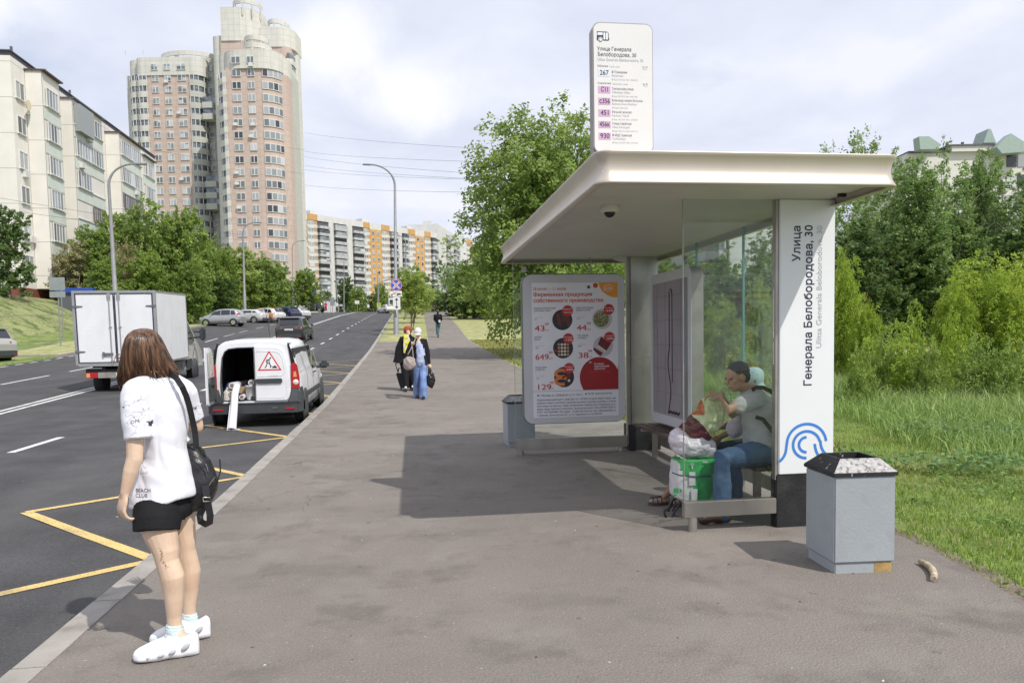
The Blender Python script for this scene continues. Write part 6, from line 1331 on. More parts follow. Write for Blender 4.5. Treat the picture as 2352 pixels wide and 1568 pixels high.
for s_ in (-1, 1):
    q.box(s_*bw-.035, s_*bw+.035, -.02, .035, bz0-.02, bz1+.03); q.box(s_*bw-.012, s_*bw+.012, .036, bl, bz1-.02, bz1+.025); q.box(s_*bw-.012, s_*bw+.012, .036, bl+.01, bz0-.03, bz0+.03); q.box(s_*bw-.02, s_*bw+.02, bl, bl+.03, bz0, bz1)
q.box(-bw+.036, bw-.036, -.02, .03, bz1-.03, bz1+.03); q.box(-bw+.036, bw-.036, -.03, .03, bz0-.06, bz0+.03); q.build('box_trim', M_trim, trk)
for s_ in (-1, 1):
    x0_, x1_ = (.02, bw-.06) if s_ > 0 else (-bw+.06, -.02)
    d = MB().box(x0_, x1_, -.022, .018, bz0+.05, bz1-.06).build('rear_door', M_box, trk)
    q = MB(); 
    for (a, c, e_, f_) in ((x0_-.012, x0_+.012, bz0+.04, bz1-.05), (x1_-.012, x1_+.012, bz0+.04, bz1-.05)): q.box(a, c, -.032, -.0225, e_, f_)
    q.box(x0_+.013, x1_-.013, -.032, -.0225, bz1-.075, bz1-.05); q.box(x0_+.013, x1_-.013, -.032, -.0225, bz0+.04, bz0+.062); q.build('door_rubber', M_rubber, d)
    xr = s_*.13; q = MB().cyl((xr, -.055, bz0+.0), (xr, -.055, bz1-.02), .014, 8)
    for z in (bz0+.08, bz0+1.05, bz1-.22): q.box(xr-.035, xr+.035, -.062, -.0225, z, z+.03)
    q.box(xr-.04, xr+.04, -.07, -.0225, bz1-.16, bz1-.05); q.build('locking_bar', M_trim, d)
    for z in (bz0+.36, bz1-.42): MB().hexa([(s_*(bw+.03), -.045, z-.03), (s_*(bw-.24), -.035, z-.012), (s_*(bw-.24), -.023, z-.012), (s_*(bw+.03), -.023, z-.03)], [(s_*(bw+.03), -.045, z+.035), (s_*(bw-.24), -.035, z+.02), (s_*(bw-.24), -.023, z+.02), (s_*(bw+.03), -.023, z+.035)]).build('hinge', flat('hinge_grey', (.14, .14, .15), .5), d)
MB().box(-.36, -.10, -.075, -.03, bz0+.26, bz0+.32).box(-.38, -.33, -.08, -.03, bz0+.23, bz0+.35).build('door_latch', flat('hinge_grey', (.14, .14, .15)), trk)
q = MB(); q.box(-.45, -.36, .03, 4.0, .62, .80); q.box(.36, .45, .03, 4.0, .62, .80); q.box(-.9, .9, .05, .25, .55, .75); q.box(-.8, .8, .3, bl, .78, .87); q.build('chassis', M_dark, trk)
MB().box(-.55, .55, -.03, .03, .50, .66).build('rear_crossbeam', mat('grimy_white', (.25, .24, .22), .7, var=.3), trk)
q = MB().box(-.06, .46, -.04, -.031, .54, .65).build('number_plate', M_plate_, trk); T = TX(); T.text('в617', .0, .56, .10, M_navy, .004, fit=.30); T.build('plate_lettering', q, frame_mtx((-.02, -.0415, 0), (1, 0, 0), (0, 0, 1)))
for s_ in (-1, 1):
    tl_ = MB().box(s_*.72-.16, s_*.72+.16, -.04, .04, .50, .66).build('tail_light', M_tail, trk, .015); MB().box(s_*.81-.05, s_*.81+.05, -.045, -.041, .52, .64).build('indicator', M_tailo, tl_)
    make_wheel(trk, s_*.80, .95, .35, .26, s_, 6); make_wheel(trk, s_*.88, 4.55, .35, .22, s_, 6)
    q = MB().box(s_*.9-.03, s_*.9+.03, 1.5, 3.25, .45, .80); q.build('side_guard', mat('grey_box', (.16, .15, .14), .6), trk)
    MB().box(s_*.86-.08, s_*.86+.08, .55, 1.4, .80, .86).build('mudguard', M_dark, trk)
# cab
cabp = [(3.34, .45), (3.34, 2.20), (3.5, 2.32), (4.0, 2.30), (4.45, 2.12), (4.9, 1.62), (5.25, 1.25), (5.62, 1.05), (5.72, .8), (5.72, .45)]
b = MB(); rows = []
for k, (y, z) in enumerate(cabp): pass
L_ = []
for X_, ins in ((-1, 0), (1, 0)): pass
q = MB(); outl = cabp
def cabx(z): return .98 if z < 1.25 else .98-.16*(z-1.25)/1.05
q.hexa([(-cabx(z), y, z) for y, z in outl], [(cabx(z), y, z) for y, z in outl]); cab_ = q.build('cab', M_trk, trk, .05)
for s_ in (-1, 1):
    q = MB(); q.hexa([(s_*(cabx(z)+.008), y, z) for y, z in ((3.62, 1.38), (4.72, 1.38), (4.70, 1.62), (4.38, 2.02), (3.62, 2.05))], [(s_*(cabx(z)-.02), y, z) for y, z in ((3.62, 1.38), (4.72, 1.38), (4.70, 1.62), (4.38, 2.02), (3.62, 2.05))]); q.build('side_window', M_cglass, trk)
    MB().lathe([(.05, -.02), (.42, -.02), (.42, .012), (.05, .012)], 26, (s_*.985, 4.55, .38), axis='x').build('wheel_arch', M_bump, trk)
    MB().box(s_*1.0-.02, s_*1.0+.02, 3.42, 4.08, .52, .82).build('sill_panel', M_bump, trk)
    MB().tube([(s_*.995, 3.7, 1.28), (s_*1.01, 3.7, 1.10)], .03, 8).build('door_handle', M_bump, trk); MB().tube([(s_*.99, 3.44, .6), (s_*.985, 3.44, 1.3), (s_*.86, 3.44, 2.1)], .006, 4).tube([(s_*.99, 4.3, .85), (s_*.985, 4.75, 1.3)], .006, 4).build('door_seam', M_dark, trk)
    mr_ = MB().tube([(s_*.98, 4.62, 1.52), (s_*1.22, 4.55, 1.54)], .03, 8).tube([(s_*.98, 4.62, 1.72), (s_*1.22, 4.55, 1.72)], .025, 8).build('mirror_arm', M_bump, trk); MB().box(s_*1.30-.10, s_*1.30+.10, 4.48, 4.60, 1.42, 1.86).build('wing_mirror', M_bump, mr_, .05); MB().box(s_*1.30-.08, s_*1.30+.08, 4.472, 4.479, 1.46, 1.82).build('mirror_glass', mat('mirror', (.3, .32, .34), .05, 1.), mr_)
    MB().ball((s_*.8, 5.6, .95), (.16, .1, .16), 12, 8).build('headlight', M_headl, trk)
pane(trk, 'windscreen', M_cglass, [(-.80, 4.47, 2.08), (.80, 4.47, 2.08), (.92, 4.98, 1.50), (-.92, 4.98, 1.50)], .03, (0, .76, .64))
MB().box(-.6, .6, 5.70, 5.74, .55, .85).build('grille', M_bump, trk)

# ---- passenger cars
def suv_prof(L, Hh, W_, tail=.0):
    w = W_/2; return [(0.0, .48, .86, w*.84, w*.6, .84), (.05, .34, 1.02, w*.94, w*.62, 1.0), (.18, .27, 1.18, w*.985, w*.66, 1.04), (.40, .22, Hh-.13, w, w*.70, 1.04), (.68, .20, Hh-.035, w, w*.745, 1.03), (1.3, .20, Hh, w, w*.77, 1.02), (2.1, .20, Hh-.01, w, w*.77, 1.0), (2.7, .20, Hh-.10, w, w*.74, .99), (3.10, .20, 1.30, w, w*.70, .98), (3.45, .20, 1.04, w, w*.8, .98), (3.9, .22, .98, w*.98, w*.8, .93), (L-.25, .25, .90, w*.92, w*.7, .84), (L-.06, .30, .76, w*.78, w*.5, .70), (L, .36, .60, w*.6, w*.4, .58)]
def hatch_prof(L, Hh, W_):
    w = W_/2; return [(0.0, .42, .80, w*.84, w*.6, .78), (.05, .30, .98, w*.94, w*.62, .93), (.20, .22, 1.22, w*.985, w*.68, .95), (.42, .19, Hh-.08, w, w*.72, .95), (.8, .18, Hh-.01, w, w*.75, .94), (1.4, .18, Hh, w, w*.76, .92), (2.0, .18, Hh-.03, w, w*.75, .90), (2.45, .18, Hh-.18, w, w*.72, .89), (2.95, .18, 1.08, w, w*.70, .88), (3.2, .19, .93, w*.98, w*.78, .86), (L-.3, .22, .84, w*.94, w*.7, .78), (L-.08, .28, .68, w*.78, w*.5, .62), (L, .34, .54, w*.6, w*.4, .52)]
def suv(label, col, loc, rz, W_=1.84, Hh=1.68, L=4.55, group=None, name='parked_car', clad=M_bump, plate=True, rimm=None, rough=.3, metal=.3, tailcol=None, dirt=.15):
    pm_ = paint('paint_%s' % ('%02x%02x%02x' % tuple(int(c*255) for c in col)), col, rough, metal, dirt)
    root, wd = make_car(name, label, 'car', suv_prof(L, Hh, W_), W_, ((.85, 0), (L-.95, 0)), pm_, loc, rz, [[(.55, 1.09), (1.05, 1.09), (1.05, Hh-.16), (.78, Hh-.19)], [(1.12, 1.09), (2.02, 1.08), (2.02, Hh-.13), (1.12, Hh-.14)], [(2.08, 1.08), (3.02, 1.07), (2.62, Hh-.19), (2.08, Hh-.13)]], [(1.08, 2.0, .35, 1.0), (2.05, 3.05, .35, 1.0)], r=.35, group=group, clad=clad, rimm=rimm)
    hr = W_/2*.64; pane(root, 'rear_window', M_cglass, [(-hr, .175, 1.155), (hr, .175, 1.155), (hr*1.0, .40, Hh-.19), (-hr*1.0, .40, Hh-.19)], .035, (0, -.85, .5))
    MB().box(-hr*1.05, hr*1.05, .30, .50, Hh-.12, Hh-.075).build('roof_spoiler', pm_, root, .015)
    pane(root, 'windscreen', M_cglass, [(-hr*1.1, 2.78, Hh-.16), (hr*1.1, 2.78, Hh-.16), (hr*1.22, 3.38, 1.10), (-hr*1.22, 3.38, 1.10)], .02, (0, .6, .8))
    MB().box(-W_*.42, W_*.42, -.035, .10, .32, .58).build('rear_bumper', clad, root, .03)
    if plate: q = MB().box(-.26, .26, -.045, -.005, .80, .91).build('number_plate', M_plate_, root); T = TX(); T.text('М 385 ТО', -.2, .82, .08, M_navy, .003, fit=.40); T.build('plate_lettering', q, frame_mtx((0, -.0465, 0), (1, 0, 0), (0, 0, 1)))
    for s_ in (-1, 1):
        q = MB(); q.hexa([(s_*.40, -.0, .93), (s_*W_*.47, .09, .92), (s_*W_*.485, .25, .95), (s_*.40, .2, .95)], [(s_*.40, .02, 1.0), (s_*W_*.465, .12, 1.06), (s_*W_*.48, .25, 1.07), (s_*.40, .2, 1.04)]); q.build('tail_light', M_tail, root)
        MB().box(s_*.62-.10, s_*.62+.10, -.045, -.03, .40, .44).build('reflector', M_tail, root); MB().cyl((s_*.55, -.05, .30), (s_*.55, .1, .30), .035, 10).build('exhaust', M_chrome, root)
        MB().ball((s_*(W_/2+.09), 2.95, 1.08), (.11, .07, .08), 12, 8).build('wing_mirror', pm_, root); MB().ball((s_*W_*.36, L-.18, .76), (.16, .12, .08), 12, 8).build('headlight', M_headl, root)
    return root
def hatchback(label, col, loc, rz, group=None, L=3.85, Hh=1.53, W_=1.68):
    pm_ = paint('paint_%s' % ('%02x%02x%02x' % tuple(int(c*255) for c in col)), col, .3, .5, .1)
    root, wd = make_car('parked_car', label, 'car', hatch_prof(L, Hh, W_), W_, ((.62, 0), (L-.75, 0)), pm_, loc, rz, [[(.40, 1.0), (.85, .99), (.85, Hh-.17), (.55, Hh-.18)], [(.92, .99), (1.72, .97), (1.72, Hh-.12), (.92, Hh-.13)], [(1.78, .97), (2.78, .95), (2.38, Hh-.24), (1.78, Hh-.13)]], [(.88, 1.7, .32, .92), (1.75, 2.72, .32, .92)], r=.30, group=group, rimm=M_chrome)
    hr = W_/2*.66; pane(root, 'rear_window', M_cglass, [(-hr, .14, 1.06), (hr, .14, 1.06), (hr, .36, Hh-.19), (-hr, .36, Hh-.19)], .035, (0, -.85, .5)); pane(root, 'windscreen', M_cglass, [(-hr*1.1, 2.5, Hh-.23), (hr*1.1, 2.5, Hh-.23), (hr*1.2, 3.0, 1.02), (-hr*1.2, 3.0, 1.02)], .02, (0, .7, .7))
    for s_ in (-1, 1):
        MB().hexa([(s_*.55, .02, .78), (s_*W_*.475, .08, .78), (s_*W_*.49, .3, .82), (s_*.55, .2, .8)], [(s_*.6, .1, 1.12), (s_*W_*.45, .15, 1.12), (s_*W_*.46, .28, 1.1), (s_*.6, .2, 1.1)]).build('tail_light', M_tail, root); MB().ball((s_*(W_/2+.08), 2.62, .98), (.10, .06, .07), 12, 8).build('wing_mirror', pm_, root); MB().ball((s_*W_*.36, L-.22, .68), (.15, .14, .08), 12, 8).build('headlight', M_headl, root)
    MB().box(-W_*.42, W_*.42, -.03, .1, .25, .5).build('rear_bumper', pm_, root, .03)
    return root
p = Vector((-7.55, 50.6)); zc = H(p.x, p.y)-.12
c1 = suv('dark grey SUV driving away in the lane beyond the open van', (.045, .045, .045), (p.x, p.y, zc), radians(-2), name='car', rimm=M_rimg, dirt=.05); c1.rotation_euler.x = radians(2.6)
p = G(9, 828); p.x += .0; zc = H(p.x, p.y)-.12
c2 = suv('light silver SUV with black bumper in the side road, cut by the left edge', (.44, .44, .40), (p.x, p.y, zc), radians(70), W_=1.82, Hh=1.70, L=4.32, name='car', plate=False)
p = G(560, 746); c3 = hatchback('silver hatchback parked side-on, nearest of the parked cars', (.40, .41, .42), (p.x+.2, p.y-1, H(p.x, p.y)-.1), radians(80), 'cars parked in the lay-by')
p = G(628, 741)
c4 = suv('orange and white taxi car parked between the silver hatchback and the dark blue SUV', (.70, .70, .69), (p.x+.4, p.y+2.5, H(p.x, p.y+2)-.1), radians(62), group='cars parked in the lay-by', plate=False, Hh=1.62, L=4.3)
for s_ in (-1, 1):
    q = MB(); q.hexa([(s_*.935, .35, .55), (s_*.935, 1.1, .55), (s_*.93, 1.5, 1.0), (s_*.93, .3, 1.0)], [(s_*.90, .35, .55), (s_*.90, 1.1, .55), (s_*.90, 1.5, 1.0), (s_*.90, .3, 1.0)]); q.build('orange_panel', flat('taxi_orange', (.75, .25, .03), .3), c4)
MB().box(-.68, .68, .5, 2.6, 1.615, 1.632).build('orange_roof', flat('taxi_orange', (.75, .25, .03)), c4)
for s_ in (-1, 1): MB().box(s_*.94-.004, s_*.94+.004, 1.5, 2.0, .5, .9).build('blue_panel', flat('taxi_blue', (.03, .06, .5)), c4)
c5 = suv('dark blue SUV parked behind the orange and white taxi', (.02, .03, .08), (p.x+1.5, p.y+6.5, H(p.x, p.y+6)-.1), radians(60), group='cars parked in the lay-by', plate=False)
c6 = suv('white car whose tail shows behind the parked dark blue SUV', (.66, .66, .66), (p.x+2.1, p.y+9.5, H(p.x, p.y+9)-.1), radians(58), group='cars parked in the lay-by', plate=False, Hh=1.5)
c7 = suv('white car parked against the tail of the silver hatchback', (.66, .66, .66), (p.x-.9, p.y+1.0, H(p.x, p.y+1)-.1), radians(75), group='cars parked in the lay-by', plate=False, Hh=1.45)
p = atD(728, 712, 138); c8 = suv('black off-road car parked far up the road near the sign backs', (.02, .022, .03), (p.x+1.5, p.y, H(p.x, p.y)-.0), radians(80), plate=False, Hh=1.85)
c8.location.z = H(p.x, p.y)+.02
p = atD(900, 719, 126); c9 = suv('white car far up the right lane beside the lamp post', (.7, .7, .7), (p.x, p.y, p.z-.05), radians(25), name='car', plate=False, Hh=1.5)
# far white minibus
mb_ = empty('minibus', (atD(905, 716, 140).x, 141, atD(905, 716, 140).z-.1), 0, 'white minibus far up the road behind the white car', 'minibus')
MB().prism([(0, .4), (5.2, .4), (5.2, 1.2), (4.6, 1.5), (4.1, 2.5), (0, 2.6)], 'x', -.95, .95).build('body', M_vanw, mb_, .08); pane(mb_, 'rear_window', M_cglass, [(-.75, -.0, 1.5), (.75, 0, 1.5), (.72, 0, 2.3), (-.72, 0, 2.3)], .02)
for s_ in (-1, 1):
    MB().box(s_*.955-.01, s_*.955+.01, .6, 4.2, 1.5, 2.2).build('side_window', M_cglass, mb_); MB().box(s_*.85-.07, s_*.85+.07, -.03, .02, .9, 1.3).build('tail_light', M_tail, mb_)
    for y in (1.0, 4.2): make_wheel(mb_, s_*.85, y, .35, .22, s_, 5)
# ------------------------------------------------------------------ buildings
def panelmat(name, col, sx_, sz_, joint, jw=.012, var=.05, off=(0, 0), axis='x', stains=True):
    def ex(t, P, c, rp):
        sp = t.nodes.new('ShaderNodeSeparateXYZ'); t.links.new(c.outputs['Object'], sp.inputs[0]); res = []
        for sock, s, o in ((sp.outputs[0 if axis == 'x' else 1], sx_, off[0]), (sp.outputs[2], sz_, off[1])):
            if not s: continue
            a = t.nodes.new('ShaderNodeMath'); a.operation = 'ADD'; a.inputs[1].default_value = o+1000*s; t.links.new(sock, a.inputs[0])
            m = t.nodes.new('ShaderNodeMath'); m.operation = 'MODULO'; m.inputs[1].default_value = s; t.links.new(a.outputs[0], m.inputs[0])
            l = t.nodes.new('ShaderNodeMath'); l.operation = 'LESS_THAN'; l.inputs[1].default_value = jw; t.links.new(m.outputs[0], l.inputs[0]); res.append(l.outputs[0])
        src = P.inputs['Base Color'].links[0].from_socket
        for r in res:
            mx = t.nodes.new('ShaderNodeMixRGB'); t.links.new(r, mx.inputs[0]); t.links.new(src, mx.inputs[1]); mx.inputs[2].default_value = (*joint, 1); src = mx.outputs[0]
        t.links.new(src, P.inputs['Base Color'])
        if stains: layer(t, P, c, tuple(k*.7 for k in col), .45, .52, .75, 'Object', stretch=(1, 1, .25), fac=.45)
    return mat(name, col, .85, var=var, scale=.6, extra=ex)
M_wcream = panelmat('cream_panels', (.72, .695, .635), 0, 3.0, (.36, .34, .30), .05, off=(0, .9), axis='y'); M_wgreen = mat('pale_green_panel', (.58, .62, .56), .85, var=.07, scale=.8); M_roofd = flat('dark_roof_edge', (.10, .10, .115), .6); M_roofbr = flat('brown_canopy', (.10, .06, .05), .7)
M_plinth = mat('red_brown_plinth', (.20, .06, .045), .85, var=.15, scale=2); M_wfr = flat('window_frame_white', (.66, .66, .64), .5)
def ex_gl(t, P, c, rp):
    oi = t.nodes.new('ShaderNodeObjectInfo'); cr = t.nodes.new('ShaderNodeValToRGB'); e = cr.color_ramp.elements
    e[0].color = (.14, .16, .17, 1); e[0].position = 0; e[1].color = (.50, .52, .52, 1); e[1].position = .95
    for p_, c_ in ((.3, (.24, .27, .28)), (.55, (.34, .36, .37)), (.8, (.05, .055, .06))): x = e.new(p_); x.color = (*c_, 1)
    cr.color_ramp.interpolation = 'CONSTANT'; t.links.new(oi.outputs['Random'], cr.inputs[0]); t.links.new(cr.outputs[0], P.inputs['Base Color'])
M_pane = mat('window_pane', (.1, .1, .1), .08, extra=ex_gl, spec=.7); M_ac = mat('ac_white', (.62, .62, .60), .6, var=.1)
# --- six-storey panel block along the left (facade plane x = -33, seen from the street)
lb = empty('apartment_block', (-33, 90, 6.0), 0, 'long cream six-storey panel block with glazed balconies on the left', 'building'); LO = Vector((-33, 90, 6.0))
def L(b, name, m, par=lb, bevel=0): b.v = [(x-LO.x, y-LO.y, z-LO.z) for x, y, z in b.v]; return b.build(name, m, par, bevel)
RT = 27.0
b = MB().box(-46, -33, 71.6, 109.5, 6.0, 26.6); L(b, 'wall', M_wcream)
L(MB().box(-46.2, -32.97, 71.55, 109.55, 3.5, 6.9), 'plinth', M_plinth)
L(MB().box(-46, -33.05, 71.7, 109.4, 26.6, 27.0).box(-46.1, -32.9, 71.5, 109.6, 27.0, 27.08), 'roof_edge', [M_roofd, M_wcream])
L(MB().box(-45, -36.5, 88, 92.4, 27.1, 29.1).box(-45, -36.5, 92.6, 109, 27.1, 28.4), 'roof_house', M_wcream); L(MB().box(-45.2, -36.3, 87.9, 92.5, 29.1, 29.25).box(-45.2, -36.3, 92.55, 109.1, 28.4, 28.52), 'roof_house_edge', M_roofd)
for y in (72.5, 78.2, 84): L(MB().box(-33.4, -33.2, y, y+.1, 27.1, 27.7), 'vent_pipe', M_roofd)
q = MB().tube([(-35, 83, 27), (-35, 83, 29.4)], .03, 5)
for k in range(5): q.tube([(-35.0, 82.2-.0+k*.1, 28.3+k*.22), (-35, 83.8-k*.1, 28.3+k*.22)], .018, 4)
L(q, 'roof_antenna', M_roofd)
BAYS = [(74.0, 77.4, -31.6, 26.2, 'a'), (79.9, 87.0, -31.5, 25.6, 'b'), (92.0, 98.8, -31.5, 25.6, 'c'), (102.4, 106.8, -32.4, 25.6, 'd')]
for y0, y1, xf, zt, kd in BAYS:
    b = MB().box(-33.0, xf, y0, y1, 6.95, zt); L(b, 'bay', M_wcream); 
    L(MB().box(-33.1, xf+.35, y0-.15, y1+.15, zt+.0, zt+.12), 'bay_roof', M_roofbr if kd in 'ac' else M_roofd)
    for k in range(6):
        zb = 8.3+3*k
        L(MB().box(xf+.003, xf+.06, y0+.06, y1-.06, zb-1.25, zb-.12), 'balcony_front', M_wgreen)
        L(MB().box(xf-.0, xf+.14, y0+.02, y1-.02, zb-.12, zb-.04), 'balcony_ledge', M_wcream)
jt = MB()
for y in (73.98, 79.88, 87.02, 91.98, 98.82, 102.38, 89.5): jt.box(-33.0, -32.985, y-.03, y+.03, 7.0, 26.5)
for y0, y1, xf, zt, kd in BAYS:
    for y in (y0, y1): jt.box(xf-.02, xf+.006, y-.008, y+.05, 7.0, zt-.1)
L(jt, 'wall_joints', flat('joint_grey', (.36, .34, .30), .9))
# window with frame, mullions and panes, facing +x; one built, the others are copies
def win_proto(par, w, h, n, axis='x', depth=.08, casing=.1, fm=None):
    f = MB(); fw = .07
    def bx(a0, a1, z0, z1, d0, d1, mb_):
        if axis == 'x': mb_.box(d0, d1, a0, a1, z0, z1)
        else: mb_.box(a0, a1, -d1, -d0, z0, z1)
    bx(0, w, 0, fw, 0, depth, f); bx(0, w, h-fw, h, 0, depth, f); bx(0, fw, fw, h-fw, 0, depth, f); bx(w-fw, w, fw, h-fw, 0, depth, f)
    for k in range(1, n): bx(w*k/n-.035, w*k/n+.035, fw, h-fw, 0, depth, f)
    bx(-.05, w+.05, -.06, -.005, 0, depth+.10, f)
    o = f.build('window', fm or M_wfr, par)
    for k in range(n):
        p_ = MB(); a0 = w*k/n+.036 if k else fw+.001; a1 = w*(k+1)/n-.036 if k < n-1 else w-fw-.001
        bx(a0, a1, fw+.001, h-fw-.001, .0, depth*.45, p_); p_.build('pane', M_pane, o)
    return o
def wcopy(o, loc, rz=0):
    c = o.copy(); COL.objects.link(c); c.location = loc; c.rotation_euler.z = rz
    for ch in WK[o.name]:
        d = ch.copy(); COL.objects.link(d); d.parent = c
    return c
WK = {}
def reg(o): WK[o.name] = [c for c in COL.objects if c.parent == o]; return o
wA = reg(win_proto(lb, 1.5, 1.5, 2)); wB = reg(win_proto(lb, 2.3, 1.65, 4)); wC = reg(win_proto(lb, 3.2, 1.65, 5, fm=M_wfr)); wD = reg(win_proto(lb, .85, 1.5, 1)); wE = reg(win_proto(lb, 3.2, 1.65, 6, fm=flat('window_frame_brown', (.16, .12, .10)))); wS = reg(win_proto(lb, 1.0, 1.5, 2, axis='y'))
def at_l(x, y, z): return (x-LO.x+.004, y-LO.y, z-LO.z)
first = {}
def place(o, loc):
    if o.name not in first: first[o.name] = 1; o.location = loc; return o
    return wcopy(o, loc)
for k in range(6):
    z = 8.3+3*k
    place(wA, at_l(-33, 72.15, z)); place(wB, at_l(-31.54, 74.5, z))
    if not (k == 2): place(wC, at_l(-31.44, 80.2, z)); 
    place(wC if k != 2 else wE, at_l(-31.44, 83.6, z)) if k != 3 else None
    place(wD, at_l(-33, 89.9, z))
    place(wE if k in (3, 2) else wC, at_l(-31.44, 92.3, z)); place(wE if k in (3,) else wC, at_l(-31.44, 95.55, z)); place(wC, at_l(-32.34, 103.0, z))
for z, n_ in ((23.3, 0),):
    L(MB().box(-31.45, -30.9, 80.1, 83.5, 22.6, 25.2), 'enclosed_balcony', flat('grey_mesh_box', (.30, .32, .32)))
ac = MB().box(-.02, .32, 0, .8, 0, .55).lathe([(.0, .325), (.2, .325), (.22, .33)], 14, (0, .3, .28), axis='x'); aco = ac.build('air_conditioner', M_ac, lb); aco.location = at_l(-33, 74.9-1.2+.0, 22.3)
for (x, y, z) in ((-33, 72.6, 16.6), (-33, 73.0, 11.0), (-31.4, 82.7, 22.3), (-31.4, 80.6, 19.2), (-33, 76.8+.8, 7.6), (-31.4, 96, 19.5)):
    c = aco.copy(); COL.objects.link(c); c.location = at_l(x, y, z)
L(MB().lathe([(.05, 0), (.35, .1), (.45, .22)], 18, (-32.6, 73.1, 22.9), axis='x'), 'satellite_dish', flat('dish', (.62, .56, .40), .5))

# --- generic tall block pieces in a frame turned to face the street view
def tower_frame(name, u, D, label):
    p = atD(u, 700, D); o = empty(name, (p.x, p.y, 0), -YAW, label, 'building'); return o
def sub_count(): pass
M_pinkt = panelmat('pink_tiles', (.50, .40, .34), 3.2, 1.5, (.40, .29, .24), .09, off=(0, 0)); M_cremt = panelmat('cream_tiles', (.58, .57, .51), 1.5, 1.5, (.42, .42, .38), .08)
M_greyt = panelmat('grey_tiles', (.46, .465, .42), 1.5, 1.5, (.38, .38, .35), .08); M_wglass = mat('loggia_glass', (.12, .14, .16), .12, var=.75, scale=.9, spec=.7, detail=2)
tw = tower_frame('tower_block', 560, 200, 'tall pink and cream residential tower with curved bays and stepped roof behind the trees')
PXM = lambda D: D/FPX
TW = Vector(tw.location); DT = 200
TWL = R0.dot(TW)
def lx(u, D, v=560): return R0.dot(atD(u, v, D))-TWL
def lz(v, D, u=560): return atD(u, v, D).z
def curved(b, x0, x1, yf, yb, z0, z1, r0=0, r1=0, mi=0, n=7):
    """plan outline with rounded front corners; front edge faces -y"""
    pts = []
    if r0: pts += [(x0+r0-r0*cos(pi/2*k/n), yf+r0-r0*sin(pi/2*k/n)) for k in range(n+1)]
    else: pts += [(x0, yf)]
    if r1: pts += [(x1-r1+r1*sin(pi/2*k/n), yf+r1-r1*cos(pi/2*k/n)) for k in range(n+1)]
    else: pts += [(x1, yf)]
    pts += [(x1, yb), (x0, yb)]; return b.prism(pts, 'z', z0, z1, mi)
def vol(name, par, m, u0, u1, vt, D, depth, r0=0, r1=0, vb=None, dy=0):
    """u0, u1 and vt are measured at the top of the volume; D its distance"""
    z1 = lz(vt, D); z0 = lz(vb, D) if vb else 0; b = MB(); curved(b, lx(u0, D, vt), lx(u1, D, vt), D-DT+dy, D-DT+depth, z0, z1, r0, r1)
    return b.build(name, m, par)
# left wing
vol('wing_wall', tw, M_pinkt, 335, 436, 169, 209.0, 6); vol('wing_top', tw, M_cremt, 306, 464, 128, 208.7, 8, 2.2, 3, vb=169.5)
vol('side_bay', tw, M_cremt, 288, 310, 133, 211, 6, 3, 0, vb=172)
vol('grey_wall', tw, M_greyt, 436, 500, 131, 213, 6)
vol('wing_core', tw, M_cremt, 290, 470, 170, 214, 5)
vol('core_tower', tw, M_cremt, 505, 590, 16, 205, 8, 0, 6, vb=93); vol('core_tower_lower', tw, M_pinkt, 506, 600, 92.6, 205.3, 8)
vol('stair_tower', tw, M_cremt, 483, 508, 81, 206, 6, 2, 0)
vol('rear_wing_top', tw, M_cremt, 585, 670, 63, 208, 9, 0, 4, vb=109); vol('rear_wing', tw, M_pinkt, 590, 666, 108.6, 208.3, 9, 0, 2)
vol('rear_wing_side', tw, M_cremt, 665, 677, 80, 211, 5, 0, 3)
vol('front_top', tw, M_cremt, 500, 638, 113, 190.5, 12, 5, 5, vb=157); vol('front_wall', tw, M_pinkt, 517, 639, 156.6, 191, 12, 0, 5)
vol('front_shoulder', tw, M_cremt, 630, 655, 131, 194, 5, 0, 3, vb=173); vol('front_shoulder_wall', tw, M_pinkt, 632, 657, 172.6, 194.3, 5, 0, 2)
vol('front_left_bay', tw, M_cremt, 493, 515, 122, 193, 8, 3, 0, vb=166)
vol('podium', tw, M_pinkt, 520, 600, 572, 183, 8, 3, 3)
# roof rings and canopies
def ring(u0, u1, v, D, ry, post, seg=20, h_=1.2, a0=0, a1=pi, name='roof_ring'):
    cx_, rx = (lx(u0, D, v)+lx(u1, D, v))/2, (lx(u1, D, v)-lx(u0, D, v))/2; z = lz(v, D); b = MB(); R1, R2 = [], []
    pts = [(cx_-rx*cos(a0+(a1-a0)*k/seg), D-DT+ry-ry*sin(a0+(a1-a0)*k/seg)) for k in range(seg+1)]
    b.grid([[(x, y, z) for x, y in pts], [(x, y, z-h_) for x, y in pts]], sm=True); b.grid([[(x, y+.3, z) for x, y in pts], [(x, y+.3, z-h_) for x, y in pts]], sm=True)
    for k in range(2, seg-1, 4): b.box(pts[k][0]-.2, pts[k][0]+.2, pts[k][1]+.05, pts[k][1]+.25, z-h_-post, z-h_)
    return b.build(name, M_cremt, tw, fix=False)
ring(353, 484, 113, 209, 5, 2.2); ring(546, 612, 97, 191, 4, 1.5); ring(550, 608, 80, 192, 4, 3.0); ring(604, 653, 44, 208, 5, 2.6); ring(522, 589, -4, 205, 5, 3.0)
b = MB()
for x in (305, 345): b.box(lx(x, 209)-.05, lx(x, 209)+.05, 10, 10.1, lz(118, 209), lz(108, 209))
b.box(lx(410, 209), lx(420, 209), 11, 12, lz(118, 209), lz(112, 209)); b.build('roof_equipment', M_greyt, tw)
